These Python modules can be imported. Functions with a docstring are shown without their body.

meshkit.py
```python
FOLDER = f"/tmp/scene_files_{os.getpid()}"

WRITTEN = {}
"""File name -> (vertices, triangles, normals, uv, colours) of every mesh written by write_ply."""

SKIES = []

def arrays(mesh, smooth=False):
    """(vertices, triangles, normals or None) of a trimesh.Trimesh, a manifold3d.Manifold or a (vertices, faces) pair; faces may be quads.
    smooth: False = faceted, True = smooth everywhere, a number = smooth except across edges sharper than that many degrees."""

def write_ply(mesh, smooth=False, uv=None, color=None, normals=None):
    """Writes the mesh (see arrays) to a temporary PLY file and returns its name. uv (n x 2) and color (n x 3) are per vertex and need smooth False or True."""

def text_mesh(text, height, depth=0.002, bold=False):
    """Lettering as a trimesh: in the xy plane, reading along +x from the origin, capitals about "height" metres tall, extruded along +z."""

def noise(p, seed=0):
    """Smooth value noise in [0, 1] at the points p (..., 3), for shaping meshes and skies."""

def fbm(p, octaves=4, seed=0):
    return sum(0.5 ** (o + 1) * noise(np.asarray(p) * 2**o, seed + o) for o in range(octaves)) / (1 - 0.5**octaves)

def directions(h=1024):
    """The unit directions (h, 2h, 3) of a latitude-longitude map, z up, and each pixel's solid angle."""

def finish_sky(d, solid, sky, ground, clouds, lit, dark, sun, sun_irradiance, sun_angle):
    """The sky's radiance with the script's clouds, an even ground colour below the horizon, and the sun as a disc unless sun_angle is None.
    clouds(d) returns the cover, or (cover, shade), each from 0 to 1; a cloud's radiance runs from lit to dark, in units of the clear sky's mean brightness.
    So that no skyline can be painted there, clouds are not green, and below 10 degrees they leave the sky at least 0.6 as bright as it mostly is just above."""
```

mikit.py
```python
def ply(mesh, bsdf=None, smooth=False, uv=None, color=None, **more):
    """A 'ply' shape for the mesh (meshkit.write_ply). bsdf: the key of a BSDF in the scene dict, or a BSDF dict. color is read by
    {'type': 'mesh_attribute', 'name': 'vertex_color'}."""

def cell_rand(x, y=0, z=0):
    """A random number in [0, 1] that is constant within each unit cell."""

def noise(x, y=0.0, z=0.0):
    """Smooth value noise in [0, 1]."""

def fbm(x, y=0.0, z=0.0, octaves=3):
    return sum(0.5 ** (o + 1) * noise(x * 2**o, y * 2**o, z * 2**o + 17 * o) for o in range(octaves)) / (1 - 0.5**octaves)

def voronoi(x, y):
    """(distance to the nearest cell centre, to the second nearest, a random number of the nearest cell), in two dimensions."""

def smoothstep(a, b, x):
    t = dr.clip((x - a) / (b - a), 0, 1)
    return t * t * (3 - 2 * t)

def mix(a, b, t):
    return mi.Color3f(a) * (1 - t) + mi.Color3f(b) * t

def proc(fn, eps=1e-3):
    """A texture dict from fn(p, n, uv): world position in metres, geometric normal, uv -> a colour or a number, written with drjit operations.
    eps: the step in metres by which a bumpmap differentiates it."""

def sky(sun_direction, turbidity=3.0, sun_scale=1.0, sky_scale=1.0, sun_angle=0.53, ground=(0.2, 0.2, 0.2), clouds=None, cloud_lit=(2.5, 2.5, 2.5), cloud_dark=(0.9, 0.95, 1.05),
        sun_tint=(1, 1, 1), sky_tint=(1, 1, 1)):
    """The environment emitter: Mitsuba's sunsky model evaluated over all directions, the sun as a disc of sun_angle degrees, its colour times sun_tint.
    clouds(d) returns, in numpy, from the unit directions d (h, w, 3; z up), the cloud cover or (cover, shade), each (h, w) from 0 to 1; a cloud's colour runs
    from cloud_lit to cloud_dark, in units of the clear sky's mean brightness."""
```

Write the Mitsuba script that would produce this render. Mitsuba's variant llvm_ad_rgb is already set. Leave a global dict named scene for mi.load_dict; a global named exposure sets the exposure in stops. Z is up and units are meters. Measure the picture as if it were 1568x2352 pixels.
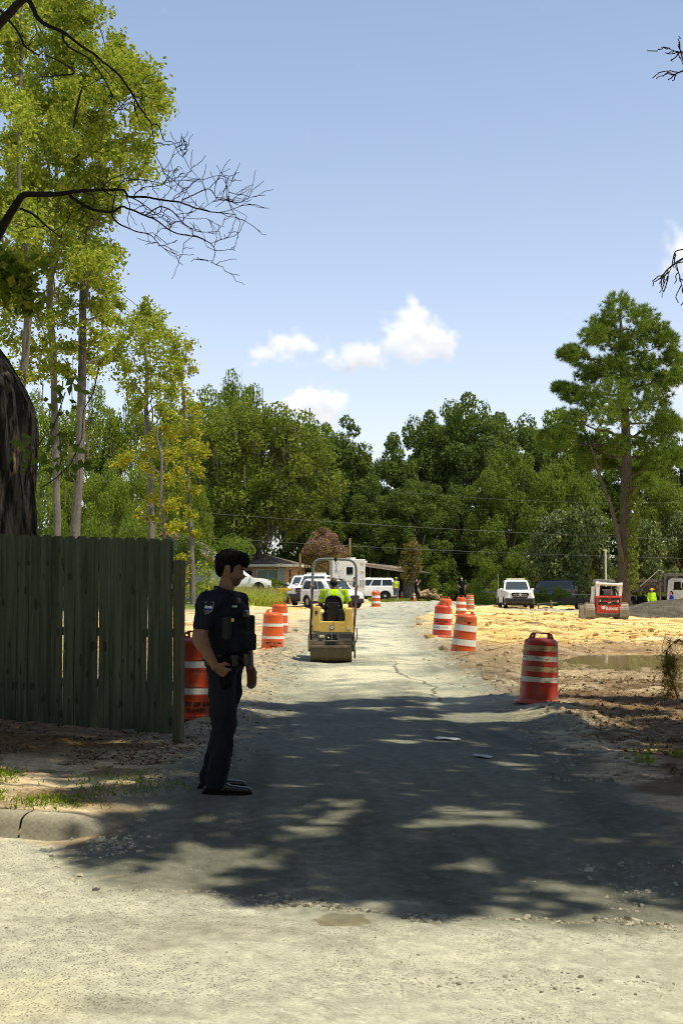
import math, random
import numpy as np, trimesh, mitsuba as mi, drjit as dr, mikit, meshkit
import manifold3d as m3
from mikit import proc, noise, fbm, voronoi, cell_rand, smoothstep, mix
from trimesh.creation import extrude_polygon
from shapely.geometry import Polygon, Point, box as sbox
T = mi.ScalarTransform4f
scene, labels, MATS = {}, {}, {}

# ---------------------------------------------------------------- camera, sky, exposure
CAM_Z, FPX, HX, HY, HOR = 1.68, 2900.0, 784.0, 1176.0, 1333.0      # a 1568 x 2352 picture; horizon at row 1333
PITCH = math.atan((HOR - HY) / FPX)
scene['camera'] = {'type': 'perspective', 'fov': 2 * math.degrees(math.atan(HX / FPX)), 'fov_axis': 'x', 'near_clip': 0.1, 'far_clip': 9000.0,
                   'to_world': T().look_at(origin=[0, 0, CAM_Z], target=[0, math.cos(PITCH), CAM_Z + math.sin(PITCH)], up=[0, 0, 1])}
SUN = (0.37, -0.20, 0.907)
CLOUD_BLOBS = [  # azimuth and height as slopes (x/y, z/y), radii as slopes, weight: small cumulus low in the north
    (-.062, .180, .012, .0075, .8), (-.048, .188, .014, .009, 1), (-.033, .187, .011, .008, .9), (-.071, .173, .010, .005, .6), (-.025, .182, .009, .007, .6),
    (-.006, .175, .014, .010, .55), (.010, .181, .013, .011, 1), (.021, .180, .010, .011, 1), (.003, .171, .016, .006, .6), (.029, .172, .010, .006, .5), (-.010, .189, .005, .008, .35),
    (.047, .195, .016, .017, 1), (.060, .205, .013, .017, 1), (.072, .194, .016, .016, 1), (.084, .190, .010, .015, 1), (.062, .181, .020, .010, .9), (.058, .223, .008, .011, .75), (.040, .189, .010, .011, .8),
    (-.040, .176, .024, .006, .42), (.004, .174, .034, .007, .45), (.034, .180, .018, .007, .5),
    (-.032, .141, .013, .011, 1), (-.018, .145, .016, .011, 1), (-.005, .141, .012, .010, 1), (-.046, .139, .011, .006, .8), (-.022, .132, .022, .010, 1),
    (.279, .268, .022, .020, .8), (.292, .255, .026, .024, .9), (.262, .250, .014, .010, .5), (.268, .285, .010, .010, .5),
    (.275, .163, .024, .020, 1), (.300, .150, .03, .03, 1), (.255, .150, .014, .012, .9),
]


def clouds(d):
    y = np.maximum(d[..., 1], 1e-3)
    u, v = d[..., 0] / y, d[..., 2] / y
    q = np.stack([u * 70, v * 70, u * 0], -1)
    w1, w2 = meshkit.fbm(q, 4, 3) - .5, meshkit.fbm(q, 4, 9) - .5
    uu, vv = u + w1 * .016, v + w2 * .016
    f, s = np.zeros(u.shape), np.zeros(u.shape)
    for a, b, ra, rb, w in CLOUD_BLOBS:
        k = w * np.exp(-(((uu - a) / ra) ** 2 + ((vv - b) / rb) ** 2) * 1.1)
        f = np.maximum(f, k) + .25 * np.minimum(f, k)
        s = s + k * np.clip((b - v) / rb * .6 + .3, 0, 1)
    det = meshkit.fbm(q * 2.2, 4, 5) - .5
    cover = np.clip((f + det * .75 + (meshkit.fbm(q * 6, 3, 15) - .5) * .3 - .26) / .6, 0, 1)
    cover = np.where((d[..., 1] > .2) & (np.abs(u) < 1), cover * cover * (3 - 2 * cover), 0)
    # the rest of the sky goes on with the same few scattered cumulus
    g = meshkit.fbm(d / np.maximum(d[..., 2:], .08) * 2.3 * [1, 1, 0], 5, 21)
    rest = np.clip((g - .64) / .12, 0, 1) * np.clip((d[..., 2] - .06) / .1, 0, 1) * (1 - np.clip((d[..., 1] - .3) / .3, 0, 1))
    return np.maximum(cover * .97, rest * .9), np.clip(s / (f + .2) * .75 + det * .5, 0, 1)


scene['sky'] = mikit.sky(SUN, turbidity=2.4, sky_scale=1.8, sun_scale=1.3, clouds=clouds, cloud_lit=(2.05, 2.05, 2.05), cloud_dark=(1.3, 1.36, 1.46), sun_tint=(.93, .99, .91), sky_tint=(1.80, 1.34, 1.06))
exposure = 1.36
# ---------------------------------------------------------------- helpers
def ray(px, py):
    v, u = -(py - HY) / FPX, (px - HX) / FPX
    return np.array([u, math.cos(PITCH) - v * math.sin(PITCH), math.sin(PITCH) + v * math.cos(PITCH)])


def at(px, py, Y):                       # the point at forward distance Y seen at that spot of the photograph
    d = ray(px, py)
    return np.array([0, 0, CAM_Z]) + d * (Y / d[1])


def gp(px, py):                          # the point of the ground seen at that spot
    d, t = ray(px, py), 3.0
    lo, hi = 3.0, 260.0
    for _ in range(60):
        t = (lo + hi) / 2
        q = np.array([0, 0, CAM_Z]) + d * t
        lo, hi = (t, hi) if q[2] > float(base_z(q[0], q[1])) else (lo, t)
    return np.array([0, 0, CAM_Z]) + d * t


def numbered(key):
    if key not in scene and key not in MATS:
        return key
    k = 1
    while f'{key}_{k:03d}' in scene or f'{key}_{k:03d}' in MATS:
        k += 1
    return f'{key}_{k:03d}'


def pose(x=0, y=0, z=0, rz=0, rx=0, ry=0, s=1):
    M = trimesh.transformations.euler_matrix(math.radians(rx), math.radians(ry), math.radians(rz), 'sxyz')
    M[:3, :3] *= s
    M[:3, 3] = (x, y, z)
    return M


def thing(name, label, cat, M=None, group=None):
    key = numbered(name)
    MATS[key] = np.eye(4) if M is None else M
    labels[key] = {'label': label, 'category': cat}
    if group:
        labels[key]['group'] = group
    return key


def as_mesh(m):
    if hasattr(m, 'to_mesh'):
        q = m.to_mesh()
        return trimesh.Trimesh(np.array(q.vert_properties[:, :3], float), np.array(q.tri_verts), process=False)
    if isinstance(m, (list, tuple)) and len(m) and isinstance(m[0], (trimesh.Trimesh, m3.Manifold)):
        return trimesh.util.concatenate([as_mesh(x) for x in m])
    if isinstance(m, tuple):
        v, f = np.asarray(m[0], float), np.asarray(m[1], int)
        if f.shape[1] == 4:
            f = np.vstack([f[:, [0, 1, 2]], f[:, [0, 2, 3]]])
        return trimesh.Trimesh(v, f, process=False)
    return m


VC = {'matte', 'cloth', 'gloss', 'paint', 'metal', 'leaf', 'dusty', 'skin'}
PLYS = {}


def shape(mesh, mat, color=None, smooth=35):
    mesh = as_mesh(mesh)
    if mat in VC:
        if smooth is not False and smooth is not True and smooth is not None:
            mesh, smooth = trimesh.graph.smooth_shade(mesh, angle=math.radians(smooth), facet_minarea=None), True
        c = np.asarray((.5, .5, .5) if color is None else color, float)
        c = np.broadcast_to(c, (len(mesh.vertices), 3)) if c.ndim == 1 else c
        return mikit.ply(mesh, mat, smooth=smooth, color=c)
    return mikit.ply(mesh, mat, smooth=smooth)


def put(key, d, M=None):
    scene[key] = d if M is None else {**d, 'to_world': T(M.tolist())}
    return key


def part(parent, name, mesh, mat, color=None, smooth=35, label=None, kind=None):
    """One entry under parent; the mesh is in the coordinates of the thing."""
    key, root = numbered(parent + '__' + name), parent.split('__')[0]
    M = MATS[root]
    put(key, shape(mesh, mat, color, smooth), None if np.allclose(M, np.eye(4)) else M)
    if label or kind:
        labels[key] = {k: v for k, v in (('label', label), ('kind', kind)) if v}
    return key


def single(name, mesh, mat, label, cat, color=None, smooth=35, M=None, group=None):
    key = thing(name, label, cat, M, group)
    put(key, shape(mesh, mat, color, smooth), M)
    return key


def structure(name, mesh, mat, color=None, smooth=True, parent=None, kind='structure', label=None):
    key = numbered(name)
    scene[key] = shape(mesh, mat, color, smooth)
    labels[key] = {'kind': kind}
    if label:
        labels[key]['label'] = label
    return key


def copy_of(src, label, M, group=None):
    """A copy of a thing with its parts under the next number."""
    stem = src[:-4] if src[-4:-3] == '_' and src[-3:].isdigit() else src
    key = thing(stem, label, labels[src]['category'], M, group or labels[src].get('group'))
    for k in [k for k in scene if k.startswith(src + '__')]:
        scene[key + k[len(src):]] = {**scene[k], 'to_world': T(M.tolist())}
    return key


def box(sx, sy, sz, c=(0, 0, 0), b=0.0):
    """A box of full sizes sx, sy, sz about c, its edges chamfered by b."""
    if b <= 0:
        m = trimesh.creation.box((sx, sy, sz))
        m.apply_translation(c)
        return m
    pts = []
    for i in (-1, 1):
        for j in (-1, 1):
            for k in (-1, 1):
                for a in range(3):
                    q = np.array([sx / 2 - b, sy / 2 - b, sz / 2 - b])
                    q[a] += b
                    pts.append(q * (i, j, k) + c)
    return as_mesh(m3.Manifold.hull_points(np.array(pts)))


def rhull(pts, r, n=8):
    """Convex body with rounded edges: the hull of balls of radius r at the points."""
    s = np.asarray(m3.Manifold.sphere(r, n).to_mesh().vert_properties)[:, :3]
    return m3.Manifold.hull_points((np.asarray(pts, float)[:, None] + s[None]).reshape(-1, 3))


def hull(pts):
    return m3.Manifold.hull_points(np.asarray(pts, float))


def tube(points, radii, sides=8, caps=True):
    p = np.asarray(points, float)
    r = np.broadcast_to(radii, (len(p),)).astype(float)
    t = np.gradient(p, axis=0)
    t /= np.linalg.norm(t, axis=1, keepdims=True) + 1e-12
    a = np.zeros_like(p)
    ref = np.array([0, 0, 1.]) if abs(t[0, 2]) < .9 else np.array([1., 0, 0])
    for i in range(len(p)):
        ref = ref - t[i] * (ref @ t[i])
        ref /= np.linalg.norm(ref) + 1e-12
        a[i] = ref
    b = np.cross(t, a)
    an = np.arange(sides) * 2 * np.pi / sides
    v = (p[:, None] + r[:, None, None] * (np.cos(an)[None, :, None] * a[:, None] + np.sin(an)[None, :, None] * b[:, None])).reshape(-1, 3)
    i, j = np.meshgrid(np.arange(len(p) - 1), np.arange(sides), indexing='ij')
    q = np.stack([i * sides + j, i * sides + (j + 1) % sides, (i + 1) * sides + (j + 1) % sides, (i + 1) * sides + j], -1).reshape(-1, 4)
    f = np.vstack([q[:, [0, 1, 2]], q[:, [0, 2, 3]]])
    if caps:
        n = len(v)
        v = np.vstack([v, p[:1], p[-1:]])
        k = np.arange(sides)
        f = np.vstack([f, np.stack([(k + 1) % sides, k, k * 0 + n], 1), np.stack([(len(p) - 1) * sides + k, (len(p) - 1) * sides + (k + 1) % sides, k * 0 + n + 1], 1)])
    return trimesh.Trimesh(v, f, process=False)


def lathe(profile, n=32, c=(0, 0, 0)):
    pr = np.asarray(profile, float)
    an = np.arange(n) * 2 * np.pi / n
    v = np.stack([pr[:, None, 0] * np.cos(an), pr[:, None, 0] * np.sin(an), np.broadcast_to(pr[:, None, 1], (len(pr), n))], -1).reshape(-1, 3) + c
    i, j = np.meshgrid(np.arange(len(pr) - 1), np.arange(n), indexing='ij')
    q = np.stack([i * n + j, i * n + (j + 1) % n, (i + 1) * n + (j + 1) % n, (i + 1) * n + j], -1).reshape(-1, 4)
    return as_mesh((v, q))


def disc(r, w, c, axis='x', n=24, hole=0.0):
    """A wheel-like solid: a cylinder of radius r and width w about c."""
    m = trimesh.creation.annulus(hole, r, w, sections=n) if hole > 0 else trimesh.creation.cylinder(r, w, sections=n)
    if axis == 'x':
        m.apply_transform(trimesh.transformations.rotation_matrix(math.pi / 2, [0, 1, 0]))
    elif axis == 'y':
        m.apply_transform(trimesh.transformations.rotation_matrix(math.pi / 2, [1, 0, 0]))
    m.apply_translation(c)
    return m


def face(q, u0, u1, v0, v1, out=.006, thick=.02, n=1):
    """A slab on the quadrilateral q (low left, low right, high right, high left), covering u0..u1, v0..v1 of it and standing out by out."""
    q = np.asarray(q, float)
    nr = np.cross(q[1] - q[0], q[3] - q[0])
    nr /= np.linalg.norm(nr)
    P = lambda u, v: (q[0] * (1 - u) + q[1] * u) * (1 - v) + (q[3] * (1 - u) + q[2] * u) * v
    pts = [P(u, v) + nr * o for u, v in ((u0, v0), (u1, v0), (u1, v1), (u0, v1)) for o in (out, out - thick)]
    return hull(pts)


def facepoly(q, uv, out=.006, thick=.02):
    q = np.asarray(q, float)
    nr = np.cross(q[1] - q[0], q[3] - q[0])
    nr /= np.linalg.norm(nr)
    P = lambda u, v: (q[0] * (1 - u) + q[1] * u) * (1 - v) + (q[3] * (1 - u) + q[2] * u) * v
    return hull([P(u, v) + nr * o for u, v in uv for o in (out, out - thick)])


def lettering(text, h, M, bold=True, depth=.004, sx=1.0):
    m = meshkit.text_mesh(text, h, depth, bold)
    c = m.bounds.mean(0)
    m.apply_translation((-c[0], -c[1], 0))
    m.vertices[:, 0] *= sx
    m.apply_transform(M)
    return m


def frame(o, right, up):
    """A matrix that lays the xy plane at o, x along right, y along up."""
    r, u = np.asarray(right, float), np.asarray(up, float)
    r /= np.linalg.norm(r)
    u = u - r * (u @ r)
    u /= np.linalg.norm(u)
    M = np.eye(4)
    M[:3, 0], M[:3, 1], M[:3, 2], M[:3, 3] = r, u, np.cross(r, u), o
    return M


# ---- implicit bodies: smooth unions of round cones, meshed with surface nets
def surface_net(fn, lo, hi, h):
    lo, hi = np.asarray(lo, float), np.asarray(hi, float)
    n = np.ceil((hi - lo) / h).astype(int) + 1
    ax = [lo[k] + np.arange(n[k]) * h for k in range(3)]
    g = np.stack(np.meshgrid(*ax, indexing='ij'), -1)
    f = fn(g.reshape(-1, 3)).reshape(n)
    s = f < 0
    acc, cnt = np.zeros(tuple(n - 1) + (3,)), np.zeros(tuple(n - 1))
    cells = np.stack(np.meshgrid(*[np.arange(k) for k in n - 1], indexing='ij'), -1).astype(float)
    for a in range(3):
        b, c = [k for k in range(3) if k != a]
        for i in (0, 1):
            for j in (0, 1):
                o0 = [0, 0, 0]
                o0[b], o0[c] = i, j
                o1 = list(o0)
                o1[a] = 1
                sl = lambda o: tuple(slice(o[k], o[k] + n[k] - 1) for k in range(3))
                f0, f1 = f[sl(o0)], f[sl(o1)]
                x = (f0 < 0) != (f1 < 0)
                t = np.where(x, f0 / np.where(x, f0 - f1, 1), 0)
                p = np.broadcast_to(np.array(o0, float), acc.shape).copy()
                p[..., a] = t
                acc += p * x[..., None]
                cnt += x
    on = cnt > 0
    idx = -np.ones(tuple(n - 1), int)
    idx[on] = np.arange(on.sum())
    v = lo + (cells[on] + acc[on] / cnt[on][:, None]) * h
    faces = []
    for a in range(3):
        b, c = (a + 1) % 3, (a + 2) % 3
        s0, s1 = np.take(s, range(n[a] - 1), a), np.take(s, range(1, n[a]), a)
        e = np.argwhere(s0 != s1)
        e = e[(e[:, b] > 0) & (e[:, c] > 0) & (e[:, b] < n[b] - 1) & (e[:, c] < n[c] - 1)]
        inside = s0[tuple(e.T)]
        q = []
        for db, dc in ((0, 0), (-1, 0), (-1, -1), (0, -1)):
            k = e.copy()
            k[:, b] += db
            k[:, c] += dc
            q.append(idx[tuple(k.T)])
        q = np.stack(q, 1)
        q[~inside] = q[~inside][:, ::-1]
        faces.append(q)
    q = np.vstack(faces)
    q = q[(q >= 0).all(1)]
    return trimesh.Trimesh(v, np.vstack([q[:, [0, 1, 2]], q[:, [0, 2, 3]]]), process=False)


def cone(p, a, b, ra, rb, flat=None):
    """Distance to a round cone from a to b; flat = (direction, factor) squashes its section along that direction."""
    a, b = np.asarray(a, float), np.asarray(b, float)
    ab = b - a
    d = p - a
    t = np.clip(d @ ab / max(ab @ ab, 1e-9), 0, 1)
    e = d - t[:, None] * ab
    if flat is not None:
        k = np.asarray(flat[0], float)
        k = k / np.linalg.norm(k)
        e = e + (e @ k)[:, None] * k * (1 / flat[1] - 1)
    return np.linalg.norm(e, axis=1) - (ra + (rb - ra) * t)


def ellipsoid(p, c, r, R=None):
    q = p - np.asarray(c, float)
    if R is not None:
        q = q @ R
    r = np.asarray(r, float)
    k0, k1 = np.linalg.norm(q / r, axis=1), np.linalg.norm(q / r ** 2, axis=1)
    return k0 * (k0 - 1) / np.maximum(k1, 1e-9)


def smin(a, b, k):
    h = np.clip(.5 + .5 * (b - a) / k, 0, 1)
    return b + (a - b) * h - k * h * (1 - h)


def blob(prims, h=.012, k=.03, pad=.03, cut=None, wrinkle=0.0, wscale=30.0, wseed=1, shift=0.0):
    """prims: ('c', a, b, ra, rb[, flat]) or ('e', centre, radii[, R]); cut(p) > 0 is taken away."""
    pts = []
    for q in prims:
        if q[0] == 'c':
            pts += [np.asarray(q[1]) - q[3], np.asarray(q[1]) + q[3], np.asarray(q[2]) - q[4], np.asarray(q[2]) + q[4]]
        else:
            m = np.max(q[2])
            pts += [np.asarray(q[1]) - m, np.asarray(q[1]) + m]
    pts = np.array(pts, float)

    def fn(p):
        d = np.full(len(p), .25)
        for q in prims:
            if q[0] == 'c':
                lo, hi = np.minimum(np.subtract(q[1], q[3]), np.subtract(q[2], q[4])), np.maximum(np.add(q[1], q[3]), np.add(q[2], q[4]))
            else:
                lo, hi = np.subtract(q[1], np.max(q[2])), np.add(q[1], np.max(q[2]))
            w = k + .04
            m = ((p > lo - w) & (p < hi + w)).all(1)
            d[m] = smin(d[m], cone(p[m], *q[1:]) if q[0] == 'c' else ellipsoid(p[m], *q[1:]), k)
        if wrinkle:
            d = d + (meshkit.fbm(p * wscale * np.array([1, 1, .55]), 3, wseed) - .5) * wrinkle
        d = d + shift
        return d if cut is None else np.maximum(d, cut(p))
    return surface_net(fn, pts.min(0) - pad, pts.max(0) + pad, h)


def mb_principled(base, rough, **kw):
    return {'type': 'twosided', 'bsdf': {'type': 'principled', 'base_color': base, 'roughness': rough, **kw}}


def rgb(*c):
    return {'type': 'rgb', 'value': list(c)}


VCOL = {'type': 'mesh_attribute', 'name': 'vertex_color'}
scene['matte'] = mb_principled(VCOL, .85, specular=.25)
scene['cloth'] = mb_principled(VCOL, .95, specular=.1, sheen=.15)
scene['skin'] = mb_principled(VCOL, .55, specular=.4)
scene['gloss'] = mb_principled(VCOL, .28, specular=.5)
scene['paint'] = mb_principled(VCOL, .32, specular=.5, clearcoat=.6, clearcoat_gloss=.9)
scene['metal'] = mb_principled(VCOL, .38, metallic=.85)
scene['leaf'] = {'type': 'principledthin', 'base_color': VCOL, 'roughness': .45, 'diff_trans': .75, 'spec_trans': 0.0, 'eta': 1.4}
scene['leaf_dense'] = {'type': 'principledthin', 'base_color': VCOL, 'roughness': .5, 'diff_trans': .3, 'spec_trans': 0.0, 'eta': 1.4}
scene['dusty'] = {'type': 'blendbsdf', 'weight': proc(lambda p, n, uv: smoothstep(.42, .72, fbm(p.x * 5, p.y * 5, p.z * 5, 4)) * .55 + .06),
                  'a': mb_principled(VCOL, .5, specular=.45), 'b': mb_principled(rgb(.30, .25, .18), .95, specular=.1)}
scene['dark_glass'] = mb_principled(rgb(.012, .016, .018), .06, specular=.7)
scene['windscreen'] = mb_principled(rgb(.035, .055, .06), .05, specular=.8)
# ---------------------------------------------------------------- the ground
PATH_Y = [4, 8, 10, 13, 15.4, 21.5, 29, 41.6, 56, 70, 85, 100, 108, 113]
PATH_X = [.1, .15, .35, .55, .6, .55, .68, .55, 1.5, 2.9, 5, 7.3, 8.8, 10]
PATH_W = [2.2, 1.95, 1.75, 1.75, 1.8, 1.65, 1.6, 1.7, 1.9, 2.4, 3.1, 3.9, 4.5, 5]


def sst(a, b, x):
    t = np.clip((x - a) / (b - a), 0, 1)
    return t * t * (3 - 2 * t)


def curb_c(x, y):
    return y - (8.0 - .3 * x)


def puddle_d(x, y):                       # below 0 inside the low ground of the puddle
    q = np.stack([x * .8, y * .8, x * 0], -1)
    n = (meshkit.fbm(q, 4, 77) - .5)
    a = np.sqrt(((x - 8.6) / 4.1) ** 2 + ((y - 27.6) / 3.4) ** 2) - 1
    b = np.sqrt(((x - 3.55) / .8) ** 2 + ((y - 26.2) / .7) ** 2) - 1
    c = np.sqrt(((x - 5.4) / 1.2) ** 2 + ((y - 25.6) / .9) ** 2) - 1
    return np.minimum(np.minimum(a, b * .5), c * .8) + n * .9


def base_z(x, y):
    x, y = np.asarray(x, float), np.asarray(y, float)
    c = curb_c(x, y)
    xc, hw = np.interp(y, PATH_Y, PATH_X), np.interp(y, PATH_Y, PATH_W)
    e = np.abs(x - xc) - hw
    drive = -.05 + .15 * sst(-.9, 1.4, c)
    side = np.where(c < .1, -.05, .075 + .03 * sst(0, 1.5, c))
    z = side + (drive - side) * sst(.25, -.25, e)
    z = z * (1 - sst(2.5, 8, c) * .9)
    z = z - .28 * sst(3, 14, x) * sst(32, 70, y) + .05 * sst(80, 110, y) * sst(14, 6, x)
    z = z - .4 * sst(17, 24, x) * sst(64, 84, y)
    z = z + .35 * sst(0, -12, x) * sst(40, 90, y)
    return z


def height(x, y):
    q = np.stack([x, y, x * 0], -1)
    c = curb_c(x, y)
    xc, hw = np.interp(y, PATH_Y, PATH_X), np.interp(y, PATH_Y, PATH_W)
    e = np.abs(x - xc) - hw
    z = base_z(x, y)
    off = sst(-.15, .5, e + (meshkit.fbm(q * 1.1, 3, 4) - .5) * .7) * sst(.0, .6, c)          # away from the driven track
    z = z + (meshkit.fbm(q * 1.3, 4, 1) - .5) * (.02 + .13 * off * sst(11, 16, y)) + (meshkit.fbm(q * 6, 3, 2) - .5) * (.012 + .06 * off)
    # graders' spoil along the edges of the track
    sp = np.exp(-((e - .35) / .4) ** 2) * sst(12.5, 15, y) * sst(75, 45, y)
    z = z + sp * (.03 + .26 * np.clip(meshkit.fbm(q * 1.6, 4, 8) - .38, 0, 1))
    # clods and tracks in the sand field
    fld = sst(2, 4, x) * sst(31, 37, y) * sst(105, 90, y)
    z = z + fld * (meshkit.fbm(q * np.array([.35, .9, 1]), 4, 12) - .5) * .24 + fld * np.clip(meshkit.fbm(q * 1.5, 3, 15) - .58, 0, 1) * .4
    lf = sst(-1.6, -3, x) * sst(20, 28, y) * sst(90, 70, y)
    z = z + lf * (meshkit.fbm(q * np.array([.5, .9, 1]), 4, 13) - .5) * .25
    # wheel ruts in the driveway
    rut = np.exp(-((np.abs(x - xc - .05) - .8) / .25) ** 2) * sst(.5, -.3, e) * sst(9, 13, y)
    z = z - rut * .02
    # the ridge of grey spoil before the pickup
    z = z + fld * np.clip(meshkit.fbm(q * np.array([2.2, 3.2, 1]), 3, 25) - .5, 0, 1) * .16
    rx = np.exp(-((y - 76 + (x - 16) * .05) / 2.2) ** 2) * sst(8, 11, x) * sst(30, 24, x)
    z = z + rx * (.1 + .35 * np.clip(meshkit.fbm(q * .9, 4, 18) - .35, 0, 1))
    pd = puddle_d(x, y)
    near = sst(40, 34, y) * sst(18, 21, y) * sst(2.3, 2.9, x)
    return np.where(near > 0, z * (1 - sst(.45, -.1, pd) * near) + near * sst(.45, -.1, pd) * (-.13 + .03 * (meshkit.fbm(q * 2, 3, 5) - .5)), z)


def grow(a, b, s0, s1):
    out, s = [a], s0
    while out[-1] < b:
        s = min(s1, s * 1.02)
        out.append(out[-1] + s)
    return np.array(out)


FAR = 14 * 1.42 ** np.arange(16)
GX = np.concatenate([(-46 - FAR)[::-1], np.arange(-46, -6, .6), np.arange(-6, 8, .07), np.arange(8, 46, .6), 46 + FAR])
GY = np.concatenate([(-4 - FAR)[::-1], np.arange(-4, 4, .5), np.arange(4, 30, .07), grow(30, 134, .07, .6), 136 + FAR])
gx, gy = np.meshgrid(GX, GY, indexing='xy')
gz = height(gx, gy)
gv = np.stack([gx, gy, gz], -1).reshape(-1, 3)
ii, jj = np.meshgrid(np.arange(len(GX) - 1), np.arange(len(GY) - 1), indexing='xy')
k0 = (jj * len(GX) + ii).ravel()
gq = np.stack([k0, k0 + 1, k0 + 1 + len(GX), k0 + len(GX)], 1)
gtri = np.vstack([gq[:, [0, 1, 2]], gq[:, [0, 2, 3]]])
_, _, gn = meshkit.arrays((gv, gtri), True)
qc = gv[gq].mean(1)
nz = (meshkit.fbm(np.stack([qc[:, 0] * 1.3, qc[:, 1] * 1.3, qc[:, 0] * 0], -1), 3, 31) - .5)
cc = curb_c(qc[:, 0], qc[:, 1])
ee = np.abs(qc[:, 0] - np.interp(qc[:, 1], PATH_Y, PATH_X)) - np.interp(qc[:, 1], PATH_Y, PATH_W)
is_street = (cc + 1.2 * sst(.5, -.5, ee) < nz * .8) & (cc > -9)
is_drive = ~is_street & (ee < nz * .8) & (qc[:, 1] < 113) & (qc[:, 1] > 4)


def piece(name, mask):
    f = np.vstack([gq[mask][:, [0, 1, 2]], gq[mask][:, [0, 2, 3]]])
    u, inv = np.unique(f, return_inverse=True)
    scene[name] = {'type': 'ply', 'filename': meshkit.write_ply((gv[u], inv.reshape(-1, 3)), normals=gn[u]), 'face_normals': False, 'bsdf': {'type': 'ref', 'id': 'earth'}}
    labels[name] = {'kind': 'structure'}


def pw(y, ys, vs):                        # piecewise linear, in drjit
    out = mi.Float(vs[0])
    for a, b, va, vb in zip(ys[:-1], ys[1:], vs[:-1], vs[1:]):
        out = out + (vb - va) / (b - a) * dr.clip(y - a, 0, b - a)
    return out


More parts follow.
